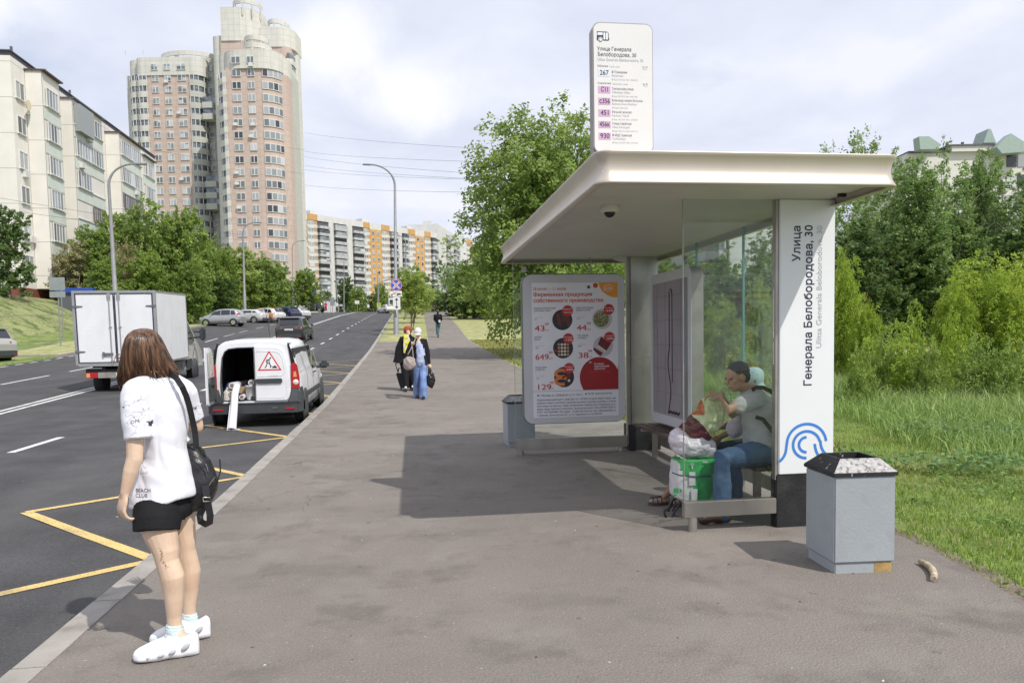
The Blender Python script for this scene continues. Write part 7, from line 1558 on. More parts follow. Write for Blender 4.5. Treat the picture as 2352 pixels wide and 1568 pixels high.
# windows: prototypes as single meshes at this size, 100 largest as parts, rest as one part
def farwin(w, h, n):
    b = MB(); b.box(0, w, -.18, 0, 0, h, 0); 
    for k in range(n):
        a0, a1 = w*k/n+.12, w*(k+1)/n-.08; b.box(a0, a1, -.20, -.17, .14, h-.12, 1)
    return b
class Wins:
    def __init__(s, par, name='window'): s.par = par; s.it = []; s.name = name; s.me = {}
    def add(s, kind, x, y, z, rz=0): s.it.append((kind, x, y, z, rz))
    def flush(s, cap=100, key=lambda i: 0):
        items = sorted(s.it, key=key); rest = MB()
        for i, (kind, x, y, z, rz) in enumerate(items):
            if kind not in s.me:
                m = farwin(*kind).mesh('window'); m.materials.append(M_wfr); m.materials.append(M_pane); s.me[kind] = m
            if i < cap: link(s.name, s.me[kind], s.par, (x, y, z), rz)
            else:
                b = farwin(*kind); c_, s_ = cos(rz), sin(rz); rest.m_ = 0; vs = [(x+a*c_-d*s_, y+a*s_+d*c_, z+e_) for a, d, e_ in b.v]
                base = len(rest.v); rest.v += vs; rest.f += [[base+q for q in f] for f in b.f]; rest.m += b.m; rest.sm += b.sm
        if rest.v: o = rest.build(s.name+'s', [M_wfr, M_winr], s.par, fix=False); o['kind'] = 'stuff'
def ex_cell(t, P, c, rp):
    wn = t.nodes.new('ShaderNodeTexWhiteNoise'); mp = t.nodes.new('ShaderNodeMapping'); mp.inputs['Scale'].default_value = (.7, .3, .34); t.links.new(c.outputs['Object'], mp.inputs[0])
    fl = t.nodes.new('ShaderNodeVectorMath'); fl.operation = 'FLOOR'; t.links.new(mp.outputs[0], fl.inputs[0]); t.links.new(fl.outputs[0], wn.inputs['Vector'])
    cr = t.nodes.new('ShaderNodeValToRGB'); e = cr.color_ramp.elements; e[0].color = (.10, .12, .13, 1); e[1].color = (.50, .53, .54, 1); e[1].position = .9; x = e.new(.45); x.color = (.26, .29, .31, 1)
    t.links.new(wn.outputs['Value'], cr.inputs[0]); t.links.new(cr.outputs[0], P.inputs['Base Color'])
M_winr = mat('window_glass_varied', (.1, .1, .1), .12, extra=ex_cell)
wn = Wins(tw); FL = 3.0
# front wing: two window columns and the curved bay with wide windows
zt = lz(176, 191)
for k in range(20):
    z = zt-k*FL
    wn.add((2.2, 1.75, 2), lx(533, 191, 170), 190.95-DT, z); wn.add((1.7, 1.75, 2), lx(569, 191, 170), 190.95-DT, z)
    xr, yr, r = lx(639, 191, 157), 191-DT, 5.0
    for j in range(1, 5):
        a0, a1 = radians(-4+j*15), radians(-4+(j+1)*15); 
        wn.add((1.30, 1.85, 1), xr-r+r*sin(a0), yr+r-r*cos(a0)-.05, z-.05, (a0+a1)/2)
for x, w in ((533, 2.2), (569, 1.7)): wn.add((w, 1.7, 2), lx(x, 191, 145), 190.45-DT, lz(148, 191))
zt = lz(184, 209)
for k in range(20):
    z = zt-k*FL
    for x, w in ((349, 1.8), (378, 1.8), (408, 2.3)): wn.add((w, 1.7, 2), lx(x, 209, 178), 208.97-DT, z)
for x, w in ((348, 1.8), (377, 1.8), (407, 2.4)): wn.add((w, 1.7, 2), lx(x, 209, 155), 208.67-DT, lz(159, 209))
for k in range(20): wn.add((2.6, 1.6, 2), lx(466, 213, 160), 212.9-DT, lz(163, 213)-k*3)
wn.flush(100, key=lambda i: (i[2] > -5, -i[3]))
# loggia stacks: rounded balcony bands with glazing between
def loggia(u0_, u1_, D, vt, n, r0=0, r1=0, dep=6, dy=0, name='loggia', step=3.0, band=None):
    z = lz(vt, D); X0_, X1_ = lx(u0_, D, vt), lx(u1_, D, vt)
    for k in range(n):
        zz_ = z-k*step; b = MB(); curved(b, X0_, X1_, D-DT+dy, D-DT+dep, zz_-1.55, zz_-.0, r0, r1, 0); o = b.build(name, band or M_cremt, tw)
        g_ = MB(); curved(g_, X0_+.15, X1_-.15, D-DT+dy+.15, D-DT+dep-.2, zz_+.003, zz_+1.44, r0, r1, 0); go = g_.build('glazing', M_wglass, o)
        w = X1_-X0_; m_ = MB(); nn = max(2, int(w/1.0)); 
        for j in range(nn+1):
            x = X0_+.16+(w-.32)*j/nn; ins = 0
            if r0 and x < X0_+r0: t = X0_+r0-x; ins = r0-sqrt(max(0, r0*r0-t*t))
            if r1 and x > X1_-r1: t = x-(X1_-r1); ins = r1-sqrt(max(0, r1*r1-t*t))
            m_.box(x-.07, x+.07, D-DT+dy+ins+.02, D-DT+dy+ins+.22, zz_+.004, zz_+1.44)
        m_.build('mullions', M_wfr, o)
loggia(288, 310, 210.5, 180, 20, 3, 0, dep=4); loggia(307, 337, 208.6, 179, 20, 2.2, 0, dep=4); loggia(434, 463, 208.6, 180, 20, 0, 3, dep=4, band=M_greyt)
loggia(492, 511, 192, 178, 20, 3.0, 0, dep=5, band=M_cremt); loggia(510, 518, 190.6, 175, 20, 0, 0, dep=3)
for k0 in (2, 3, 9, 10, 11): 
    z = lz(180, 208.6)-k0*3; b = MB().box(lx(461, 208.6, 180), lx(486, 208.6, 180), 208.7-DT, 212-DT, z-1.55, z).build('loggia_bridge', M_greyt, tw); MB().box(lx(462, 208.6, 180), lx(485, 208.6, 180), 208.9-DT, 212-DT, z+.003, z+1.44).build('glazing', M_wglass, b)
# receding right flank with stacked angular bays
for k in range(23):
    for j, (u_, D_, vt0) in enumerate(((657, 198, 180), (665, 203, 170), (672, 209, 140))):
        z = lz(vt0, D_)-k*3
        if z < 4: continue
        b = MB(); x0_ = lx(u_, D_, vt0)-1.2; b.prism([(x0_, D_-DT-1.5), (x0_+1.4, D_-DT-.6), (x0_+1.4, D_-DT+3), (x0_-1, D_-DT+3)], 'z', z-1.5, z); o = b.build('side_bay_band', M_cremt, tw)
        MB().prism([(x0_+.1, D_-DT-1.3), (x0_+1.2, D_-DT-.5), (x0_+1.2, D_-DT+2.8), (x0_-.8, D_-DT+2.8)], 'z', z+.003, z+1.45).build('glazing', M_wglass, o)
vol('flank_wall', tw, M_greyt, 652, 668, 170, 200.5, 7)
aq = MB().box(0, 1.0, -.5, 0, 0, .7); am_ = aq.mesh('air_conditioner'); am_.materials.append(M_ac)
for u_, v_, D_ in ((572, 154, 190.4), (378, 188, 208.9), (408, 260, 208.9), (537, 289, 190.9), (577, 290, 190.9), (573, 317, 190.9), (540, 400, 190.9), (541, 425, 190.9), (545, 480, 190.9), (414, 412, 208.9), (417, 488, 208.9), (473, 310, 212.8)): link('air_conditioner', am_, tw, (lx(u_, D_, v_), D_-DT, lz(v_, D_)))
def far_block(name, label, u0, u1, D0, D1, v0, v1, cols, floors, group=None, base=0, fh=2.8, tall=None):
    """long slab whose front runs from (u0 at distance D0) to (u1 at distance D1); cols = (share, kind) strips"""
    a, b_ = atD(u0, v0, D0), atD(u1, v1, D1); L_ = sqrt((b_.x-a.x)**2+(b_.y-a.y)**2); rz = atan2(b_.y-a.y, b_.x-a.x); top = a.z
    o = empty(name, (a.x, a.y, top), rz, label, 'building', group); tot = sum(c[0] for c in cols); x = 0
    Hh = floors*fh+2.6; MB().box(0, L_, .6, 14, -Hh-14, -.2).build('wall', M_blockw, o); W2 = Wins(o); 
    for share, kd in cols:
        w = L_*share/tot
        if kd == 'O':   # orange strip with paired windows
            MB().box(x, x+w, 0, .6, -Hh, -2.6).build('orange_strip', M_blocko, o); MB().box(x, x+w, 0, .6, -2.59, 0).build('attic_panel', M_blockw, o)
            for k in range(floors):
                for f_ in (.22, .66): W2.add((1.5, 1.5, 1), x+w*f_-.5, 0, -3.0-(k+1)*fh+.9)
        elif kd == 'S':  # white sills with orange piers and wide windows
            MB().box(x, x+w, -.1, .6, -2.4, 0).build('attic_panel', M_blocko, o)
            for k in range(floors):
                z = -2.6-(k+1)*fh; s_ = MB().box(x, x+w, -.05, .6, z, z+1.3).build('sill_band', M_blockw, o); MB().box(x+.1, x+w-.1, .05, .6, z+1.3, z+fh-.003).build('pier', M_blockp, s_); W2.add((w*.5, 1.4, 2), x+w*.08, .0, z+1.35)
        elif kd == 'B':  # grey balconies
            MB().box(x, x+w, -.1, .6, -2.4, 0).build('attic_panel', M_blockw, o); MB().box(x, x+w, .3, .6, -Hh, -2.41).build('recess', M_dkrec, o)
            for k in range(floors):
                z = -2.6-(k+1)*fh; s_ = MB().box(x+.15, x+w-.15, -1.2, .3, z, z+1.05).build('balcony', M_bal, o); MB().box(x+.25, x+w-.25, -1.1, .3, z+1.055, z+(2.35 if random.random() < .8 else 1.2)).build('glazing', random.choice((M_balg, M_winr, M_balg2)), s_)
        else:
            MB().box(x, x+w, -.15, .6, -Hh, 0).build('white_wall', M_blockw, o)
        x += w
    for f_ in (.1, .45, .8): MB().box(L_*f_, L_*f_+3.5, 4, 8, -.2, 2.2).build('roof_house', M_blockw, o)
    W2.flush(100, key=lambda i: -i[3]); return o
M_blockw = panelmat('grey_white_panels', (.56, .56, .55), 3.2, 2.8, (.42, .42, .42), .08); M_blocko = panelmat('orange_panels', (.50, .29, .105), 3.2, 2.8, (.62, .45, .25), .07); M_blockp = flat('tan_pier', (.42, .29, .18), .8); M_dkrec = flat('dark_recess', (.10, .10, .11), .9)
M_bal = mat('balcony_grey', (.40, .40, .41), .8, var=.25, scale=.8); M_balg = mat('balcony_glass_dark', (.07, .08, .09), .2, var=.6, scale=.8); M_balg2 = mat('balcony_glass_pale', (.35, .37, .38), .3, var=.3, scale=.9)
far_block('orange_block', 'orange and white panel block with grey balconies far behind the tower', 690, 1003, 300, 365, 487, 518, [(5, 'O'), (8, 'S'), (9, 'B'), (4, 'W'), (11, 'B'), (5, 'W'), (10, 'B'), (6, 'S'), (11, 'O'), (8, 'S'), (8, 'B'), (4, 'W'), (6, 'B'), (8, 'S'), (10, 'O'), (7, 'S'), (7, 'B')], 14)
far_block('grey_block', 'pale grey panel block at the right end of the orange row', 1003, 1052, 368, 420, 513, 540, [(12, 'W'), (6, 'B'), (5, 'W'), (8, 'B')], 14)
far_block('distant_block', 'pale block glimpsed between the right trees and the grey block', 1053, 1100, 430, 450, 545, 548, [(8, 'W'), (6, 'S'), (8, 'B')], 12)
# white building seen through the shelter's glass, and stepped roofs behind the right trees
rb = far_block('white_block', 'cream block seen through the shelter glass above the map case', 1500, 1668, 105, 95, 520, 500, [(10, 'S'), (6, 'W'), (8, 'S'), (6, 'B')], 5, fh=3.0)
M_rw = mat('render_cream', (.62, .61, .57), .85, var=.05); M_rg = mat('green_roof_sheet', (.30, .38, .34), .6, var=.08)
p = atD(2230, 400, 95); rt = empty('gabled_block', (p.x, p.y, 0), -YAW, 'cream block with green gabled roof parts rising behind the right trees', 'building')
kx = lambda u: (u-2230)*95/FPX
kz = lambda v: 1.6+(784-19-v)*95/FPX
MB().box(kx(2085), kx(2420), 0, 14, 0, kz(360)).build('wall', M_rw, rt)
MB().box(kx(2180), kx(2300), -.6, 10, kz(362)+.003, kz(350)).build('upper_wall', M_rw, rt)
q = MB().box(kx(2170), kx(2310), -.8, 10, kz(350)+.003, kz(347)); q.box(kx(2085), kx(2180), -.3, 10, kz(362)+.003, kz(358)); q.box(kx(2300), kx(2420), -.3, 10, kz(362)+.003, kz(358)); q.build('roof_edge', M_roofd, rt)
for pts in (((2095, 362), (2092, 334), (2114, 334), (2142, 353), (2133, 362)), ((2264, 360), (2295, 331), (2343, 361), (2322, 372), (2276, 374))):
    MB().prism([(kx(a), kz(c)) for a, c in pts], 'y', -2.0, -.62).build('green_gable', M_rg, rt)
MB().prism([(kx(a), kz(c)) for a, c in ((2252, 344), (2262, 313), (2268, 314), (2280, 344))], 'y', -.5, 2).build('green_gable', M_rg, rt)
for u_ in (2132, 2158, 2187, 2222, 2320, 2340): MB().box(kx(u_)-.12, kx(u_)+.12, 1, 1.3, kz(350), kz(334 if u_ != 2132 else 330)).build('roof_pipe', M_roofd, rt)
for k in range(4):
    for u_ in (2310, 2335): MB().box(kx(u_), kx(u_)+1.2, -.1, .1, kz(382+k*45)-.8, kz(382+k*45)+.7).build('window', M_pane, rt)
# ------------------------------------------------------------------ trees and shrubs
M_bark = mat('bark', (.16, .125, .095), .95, var=.35, scale=6, bump=.8, bscale=25); M_barkp = mat('pale_bark', (.36, .35, .31), .9, var=.3, scale=5, bump=.5)
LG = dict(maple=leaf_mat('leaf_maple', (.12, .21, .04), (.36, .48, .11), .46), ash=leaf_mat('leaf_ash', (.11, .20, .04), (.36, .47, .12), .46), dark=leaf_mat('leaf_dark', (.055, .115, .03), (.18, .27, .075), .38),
          aspen=leaf_mat('leaf_aspen', (.095, .185, .045), (.33, .46, .16), .4), yellow=leaf_mat('leaf_yellow', (.15, .26, .025), (.42, .53, .075), .42), pale=leaf_mat('leaf_pale', (.18, .27, .05), (.46, .57, .17), .42), brown=leaf_mat('leaf_brown', (.20, .20, .08), (.42, .40, .20), .4))
def crown(seed, blobs, n, leaf, droop=0., cl=.55, ncl=None, twig=.35):
    """leaf faces gathered in many small sprays that fill the blobs' volume; blobs (x,y,z,rx,ry,rz)"""
    r = np.random.default_rng(seed); B_ = np.array(blobs, float); vol_ = B_[:, 3]*B_[:, 4]*B_[:, 5]; vol_ = vol_**.8; p = vol_/vol_.sum()
    ncl = ncl or max(30, n//45); bi = r.choice(len(B_), ncl, p=p); d = r.normal(size=(ncl, 3)); d /= np.linalg.norm(d, axis=1)[:, None]
    rad = (.35+.68*r.random(ncl)**.5); c = B_[bi, :3]+d*rad[:, None]*B_[bi, 3:]
    # spray direction: outward and a little up
    sd_ = d+np.array([0, 0, .35-droop*1.6])+.45*r.normal(size=(ncl, 3)); sd_ /= np.linalg.norm(sd_, axis=1)[:, None]
    k = r.integers(0, ncl, n); t = r.random(n)**.8; L_ = cl*(.6+.8*r.random(ncl))
    pos = c[k]+sd_[k]*(t*L_[k])[:, None]+r.normal(size=(n, 3))*(cl*.24*(1.1-.6*t))[:, None]; pos[:, 2] -= droop*.5*t*t
    a = r.normal(size=(n, 3))*[1, 1, .6]+sd_[k]*.9-np.array([0, 0, droop]); a /= np.linalg.norm(a, axis=1)[:, None]
    u_ = r.normal(size=(n, 3))*.65+d[k]*.35+np.array([.35, -.45, .75]); b = np.cross(u_, a); b /= np.linalg.norm(b, axis=1)[:, None]
    s = leaf*(.6+.8*r.random(n))[:, None]; v = np.stack([pos-a*s*.5, pos-b*s*.26+a*s*.05, pos+a*s*.5, pos+b*s*.26+a*s*.05], 1).reshape(-1, 3)
    rn = np.clip(.55*r.random(ncl)[k]+.45*r.random(n), 0, 1); return v, np.arange(n*4).reshape(n, 4), rn
def trunk_mesh(seed, h, r0, limbs, lean=.06, multi=1, spread=.3, h0=.3):
    R_ = random.Random(seed); b = MB()
    for m_ in range(multi):
        ax_, ay_ = R_.uniform(-spread, spread)*(multi > 1), R_.uniform(-spread, spread)*(multi > 1); pts = []; rr_ = []
        for k in range(7):
            t = k/6; pts.append(Vector((ax_*(.3+t*1.4)*1.0+lean*h*.3*sin(t*3+seed), ay_*(.3+t*1.4)+lean*h*.2*cos(t*2.6+seed)-lean*h*.2, -.3+h*t))); rr_.append(r0*(1-.78*t)*(1.25 if k == 0 else 1)/(multi**.4))
        b.tube(pts, rr_, 8)
        for q in range(limbs//multi):
            t = h0+.65*R_.random(); i = min(5, int(t*6)); p = pts[i].lerp(pts[i+1], t*6-i); a = R_.uniform(0, 2*pi); L_ = h*(.16+.22*R_.random())*(1.15-t*.7); e1 = p+Vector((cos(a)*L_*.5, sin(a)*L_*.5, L_*.45)); e2 = p+Vector((cos(a)*L_, sin(a)*L_, L_*.9)); r1 = rr_[i]*.42
            b.tube([p, e1, e2], [r1, r1*.6, r1*.2], 5)
            for w in range(2): a2 = a+R_.uniform(-1, 1); b.tube([e1, e1+Vector((cos(a2)*L_*.5, sin(a2)*L_*.5, L_*.4))], [r1*.4, r1*.08], 4)
    return b
PT = {}
def proto(kind, seed, h, w, leafm, n, leaf, blobs, droop=0, cl=.55, bark=None, tr=dict(), ncl=None):
    v, f, rn = crown(seed, blobs, n, leaf, droop, cl, ncl); cm = raw('crown', v, f, leafm, parent='mesh', rnd=rn)
    tb_ = trunk_mesh(seed, h*.86, tr.get('r', .16), tr.get('limbs', 16), multi=tr.get('multi', 1), spread=tr.get('spread', .3), h0=tr.get('h0', .3)); tm = tb_.mesh('trunk'); tm.materials.append(bark or M_bark)
    PT.setdefault(kind, []).append((cm, tm, h, w))
def blobs_round(seed, h, w, base, n=16, top=.55):
    R_ = random.Random(seed); out_ = []
    for k in range(n):
        t = (k+.5)/n; z = base+(h-base)*t; rad = w/2*(1-abs(t-.42)**1.7*1.9 if t > .42 else 1-(.42-t)**2*1.4); a = k*2.4+R_.random(); q = rad*R_.uniform(.25, .62); br = w*R_.uniform(.16, .27)
        out_.append((cos(a)*q, sin(a)*q, z-br*.4, br, br, br*R_.uniform(.7, 1.0)))
    out_.append((0, 0, base+(h-base)*.42, w*.26, w*.26, (h-base)*.34)); return out_
def blobs_cone(seed, h, w, base, n=16):
    R_ = random.Random(seed); out_ = []
    for k in range(n):
        t = (k+.5)/n; z = base+(h-base)*t; rad = w/2*(1-t**1.4)*.75+.1; a = k*2.4; br = max(.28, w*.22*(1.15-t)); out_.append((cos(a)*rad*.6, sin(a)*rad*.6, z-br*.3, br, br, br*1.2))
    return out_
for sd2 in (1, 2, 3): proto('maple', sd2, 10, 6.4, LG['maple'], 17000, .30, blobs_round(sd2, 10, 6.4, 1.6, 18), cl=.7, tr=dict(r=.18))
for sd2 in (4, 5): proto('ash', sd2, 10, 6.0, LG['ash'], 17000, .30, blobs_round(sd2, 10, 6.0, 1.4, 18), droop=.25, cl=.85, tr=dict(r=.16, multi=2))
proto('brown', 6, 8, 4.6, LG['brown'], 8000, .26, blobs_round(6, 8, 4.6, 1.0, 14), droop=.3, cl=.8, tr=dict(r=.10, multi=4, limbs=24, spread=.7), bark=M_barkp)
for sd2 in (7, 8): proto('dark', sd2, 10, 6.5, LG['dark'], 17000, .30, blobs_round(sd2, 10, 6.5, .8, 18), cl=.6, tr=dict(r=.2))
for sd2 in (9, 10): proto('pale', sd2, 8, 4.2, LG['pale'], 11000, .22, blobs_round(sd2, 8, 4.2, 2.6, 14), droop=.1, cl=.6, tr=dict(r=.07, multi=4, limbs=28, spread=.45, h0=.15))
# the big ash-leaved tree left of the shelter, seen close
R_ = random.Random(21); bl = blobs_round(21, 11.5, 8.2, 3.5, 26)+[(-3.0, 0, 6.2, 1.1, 1.0, .7), (-3.2, .3, 4.0, 1.1, 1.0, .8), (-2.9, -.6, 8.2, .9, .8, .6), (2.6, 0, 10.3, .9, .9, 1.1), (-.3, -.5, 11.0, .7, .7, 1.0), (-4.1, 0, 5.0, .7, .7, .5), (-1.8, .4, 9.9, .9, .8, .8), (3.0, -.6, 6, 1.3, 1.2, 2.4), (-1.2, -1, 3.6, .9, .8, .8), (.6, -1, 3.4, 1, .9, .8)]
proto('bigash', 21, 11.5, 8.2, LG['ash'], 66000, .19, bl, droop=.45, cl=.75, tr=dict(r=.2, multi=3, limbs=40, spread=.5), ncl=1900)
for sd2, sh in ((11, 'c'), (12, 'c'), (13, 'r')): proto('aspen', sd2, 11, 4.6, LG['aspen'], 36000, .18, (blobs_cone if sh == 'c' else blobs_round)(sd2, 11, 4.6, .8, 20), cl=.5, bark=M_barkp, tr=dict(r=.11, limbs=26), ncl=1100)
proto('wispy', 14, 11, 3.4, LG['aspen'], 6000, .17, blobs_round(14, 11, 3.4, 5, 12), cl=.7, bark=M_barkp, tr=dict(r=.08, limbs=26), ncl=180)
for sd2 in (15, 16): proto('yellow', sd2, 4.2, 4.0, LG['yellow'], 26000, .12, blobs_round(sd2, 4.2, 4.0, .25, 18), droop=.35, cl=.42, tr=dict(r=.05, multi=6, limbs=36, spread=.9, h0=.1), ncl=700)
for sd2 in (17, 18): proto('sapling', sd2, 1.8, 1.1, LG['yellow'], 3600, .085, blobs_cone(sd2, 1.8, 1.1, .15, 9), droop=.3, cl=.26, tr=dict(r=.016, multi=2, limbs=10, spread=.25, h0=.1), ncl=110)
for sd2 in (19,): proto('weed', sd2, 1.0, 1.3, LG['maple'], 4200, .07, blobs_round(sd2, 1.0, 1.3, .05, 9), cl=.2, tr=dict(r=.012, multi=5, limbs=15, spread=.4, h0=.1), ncl=140)
cnt = {}
def tree(kind, u, vtop, D, wpx, label, group=None, cat='tree', name=None, dz=0, pick=None, rz=None, xy=None):
    pr_ = PT[kind]; i = cnt.get(kind, 0); cnt[kind] = i+1; cm, tm, h, w = pr_[pick if pick is not None else i % len(pr_)]
    p = atD(u, vtop, D); x, y = (p.x, p.y); g_ = H(x, y)+dz; hh = max(.5, p.z-g_); ww = wpx*D/FPX
    o = empty(name or 'tree', (x, y, g_), 0, label, cat, group); sx_, sz_ = ww/w, hh/h
    rz = random.uniform(0, 6.28) if rz is None else rz
    for nm, me in (('trunk', tm), ('crown', cm)):
        c = link(nm, me, o); c.scale = (sx_, sx_, sz_); c.rotation_euler.z = rz
    return o
GL = 'trees in front of the tower on the left side of the street'
tree('dark', 8, 478, 60, 130, 'dark dense tree at the left edge in front of the cream block', pick=0)
for a in (('brown', 160, 560, 70, 90, 'brownish thin tree at the left end of the tree row'), ('ash', 205, 520, 73, 125, 'green tree just left of the near lamp post, in front of the cream block'), ('maple', 262, 500, 76, 110, 'maple directly behind the near lamp post'), ('ash', 325, 472, 75, 120, 'tallest pointed tree of the left row, right of the near lamp post'),
          ('maple', 375, 500, 78, 110, 'rounded maple next to the tallest tree of the left row'), ('maple', 425, 490, 77, 125, 'full bright maple in front of the pink wing of the tower'), ('brown', 285, 560, 71, 80, 'brownish thin shrub-like tree low in front of the left row'), ('ash', 470, 545, 84, 100, 'tree below the grey balconies of the tower'),
          ('maple', 505, 575, 88, 95, 'lighter maple above the silver hatchback'), ('pale', 548, 578, 92, 110, 'pale willow-like tree beside the second lamp post'), ('ash', 598, 588, 95, 110, 'tree right of the second lamp post, above the parked cars'), ('maple', 638, 610, 100, 75, 'darker maple at the right end of the row before the third lamp post'),
          ('maple', 700, 622, 118, 78, 'rounded light maple right of the third lamp post, before the sign backs')): tree(*a, group=GL)
for a in (('ash', 240, 590, 68, 100, 'low tree behind the truck roof, left part'), ('maple', 340, 585, 70, 110, 'low dense tree behind the truck roof, middle part'), ('ash', 440, 600, 72, 100, 'low dense tree right of the truck box'), ('dark', 505, 640, 82, 90, 'dark low tree with visible trunk above the silver hatchback')): tree(*a, group=GL)
tree('dark', 664, 650, 128, 60, 'small dark tree behind the third lamp post')
GF = 'dark trees at the far end of the road'
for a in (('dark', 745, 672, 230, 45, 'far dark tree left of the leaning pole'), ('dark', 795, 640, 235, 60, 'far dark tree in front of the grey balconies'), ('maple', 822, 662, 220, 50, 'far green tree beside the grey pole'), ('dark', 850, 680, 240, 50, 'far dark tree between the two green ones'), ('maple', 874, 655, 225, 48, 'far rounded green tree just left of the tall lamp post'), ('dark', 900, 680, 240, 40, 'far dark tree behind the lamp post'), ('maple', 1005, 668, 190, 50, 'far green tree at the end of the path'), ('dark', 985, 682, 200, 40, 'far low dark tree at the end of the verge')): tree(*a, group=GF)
GV = 'young trees on the grass verge beside the path'
for a in (('pale', 940, 617, 62, 95, 'nearest young multi-stemmed tree on the verge behind the lamp post'), ('pale', 950, 632, 76, 90, 'second young tree on the verge'), ('pale', 956, 645, 92, 80, 'third young tree on the verge'), ('pale', 962, 655, 112, 70, 'fourth young tree on the verge, paler and smaller')): tree(*a, group=GV)
# right of the path
tree('bigash', 1262, 278, 33, 410, 'big loose-branched tree left of the shelter, rising above its roof', rz=.2)
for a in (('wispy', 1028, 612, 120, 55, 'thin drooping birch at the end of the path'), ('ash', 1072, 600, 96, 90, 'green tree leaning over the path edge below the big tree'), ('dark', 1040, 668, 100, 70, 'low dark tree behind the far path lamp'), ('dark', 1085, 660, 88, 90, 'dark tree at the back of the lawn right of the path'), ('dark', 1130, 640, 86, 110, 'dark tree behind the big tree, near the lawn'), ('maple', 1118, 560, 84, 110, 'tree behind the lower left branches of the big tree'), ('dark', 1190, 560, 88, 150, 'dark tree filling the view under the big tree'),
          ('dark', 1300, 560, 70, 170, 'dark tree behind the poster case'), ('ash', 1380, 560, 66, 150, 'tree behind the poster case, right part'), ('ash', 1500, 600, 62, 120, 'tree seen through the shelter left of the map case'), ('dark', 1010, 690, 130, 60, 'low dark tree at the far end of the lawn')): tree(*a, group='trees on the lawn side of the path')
GR = 'trees behind the shelter on the right'
for a in (('aspen', 1660, 560, 40, 150, 'tree seen through the glass right of the map case'), ('aspen', 1740, 540, 38, 150, 'tree seen through the glass beside the white pillar'), ('aspen', 1830, 430, 44, 180, 'tree hidden behind the white pillar'), ('wispy', 1905, 345, 55, 70, 'sparse tree top just above the shelter roof edge', ), ('wispy', 1985, 312, 52, 110, 'loose aspen top above the right corner of the shelter roof'),
          ('aspen', 1960, 430, 40, 190, 'broad aspen right of the white pillar'), ('aspen', 2050, 358, 46, 175, 'aspen right of the shelter roof corner'), ('aspen', 2110, 382, 38, 175, 'aspen in front of the green gabled block'), ('aspen', 2165, 325, 48, 110, 'pointed aspen before the gabled block'), ('aspen', 2205, 392, 40, 180, 'bushy aspen low before the gabled block'), ('aspen', 2258, 366, 44, 130, 'narrow aspen under the tall green gable'), ('aspen', 2304, 376, 42, 165, 'aspen near the right edge'), ('aspen', 2362, 385, 40, 170, 'aspen cut by the right edge'), ('aspen', 2420, 380, 42, 160, 'aspen beyond the right edge'), ('aspen', 2520, 400, 42, 200, 'second aspen beyond the right edge'),
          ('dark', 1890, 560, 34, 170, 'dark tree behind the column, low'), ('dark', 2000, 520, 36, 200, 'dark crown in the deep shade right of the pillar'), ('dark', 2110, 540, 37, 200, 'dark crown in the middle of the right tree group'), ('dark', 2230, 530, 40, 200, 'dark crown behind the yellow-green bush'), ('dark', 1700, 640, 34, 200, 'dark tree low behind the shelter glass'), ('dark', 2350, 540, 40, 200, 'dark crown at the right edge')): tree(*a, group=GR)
G_YEL = 'yellow-green box elder bushes in the meadow'
for a in (('yellow', 1938, 608, 21, 110, 'yellow-green bush right beside the white pillar'), ('yellow', 1988, 690, 20, 90, 'lower yellow-green bush at the foot of the one beside the pillar'), ('yellow', 2195, 665, 22, 130, 'low left shoulder of the big yellow-green bush'), ('yellow', 2300, 640, 22, 170, 'wide low bush between the two tall yellow-green ones'), ('yellow', 2252, 610, 23, 190, 'big yellow-green bush in the right half of the meadow'), ('yellow', 2356, 592, 25, 190, 'tall yellow-green bush at the right edge'), ('yellow', 1655, 700, 22, 110, 'yellow-green bush behind the glass near the map case'), ('yellow', 1745, 650, 21, 90, 'yellow-green bush behind the glass beside the pillar')): tree(*a, group=G_YEL, cat='bush', name='bush')
GW = 'young box elder saplings in the tall grass'
for i, (k, u, v, D_, w, lb_) in enumerate((('sapling', 2068, 722, 17, 60, 'sapling left of the pointed one in the tall grass'), ('sapling', 2105, 692, 17.5, 44, 'tallest pointed sapling between the two yellow-green bushes'), ('weed', 2040, 770, 16, 100, 'low leafy shrub right of the near bush'), ('sapling', 2085, 770, 15.5, 90, 'wide sapling in front of the pointed one'), ('sapling', 2190, 722, 16, 60, 'sapling before the big yellow-green bush'), ('weed', 2140, 790, 15, 100, 'low yellow-green shrub in the middle of the tall grass'), ('sapling', 2000, 760, 17, 60, 'sapling at the foot of the bush by the pillar'), ('weed', 2240, 780, 15, 120, 'low shrub before the big bush'), ('weed', 1975, 800, 15, 80, 'low shrub nearest to the pillar'), ('sapling', 1700, 740, 17, 70, 'sapling behind the shelter glass'), ('weed', 2320, 790, 14.5, 110, 'low shrub near the right edge'))):
    tree(k, u, v+14, D_, w*.95, lb_, group=GW, cat='shrub', name='shrub')
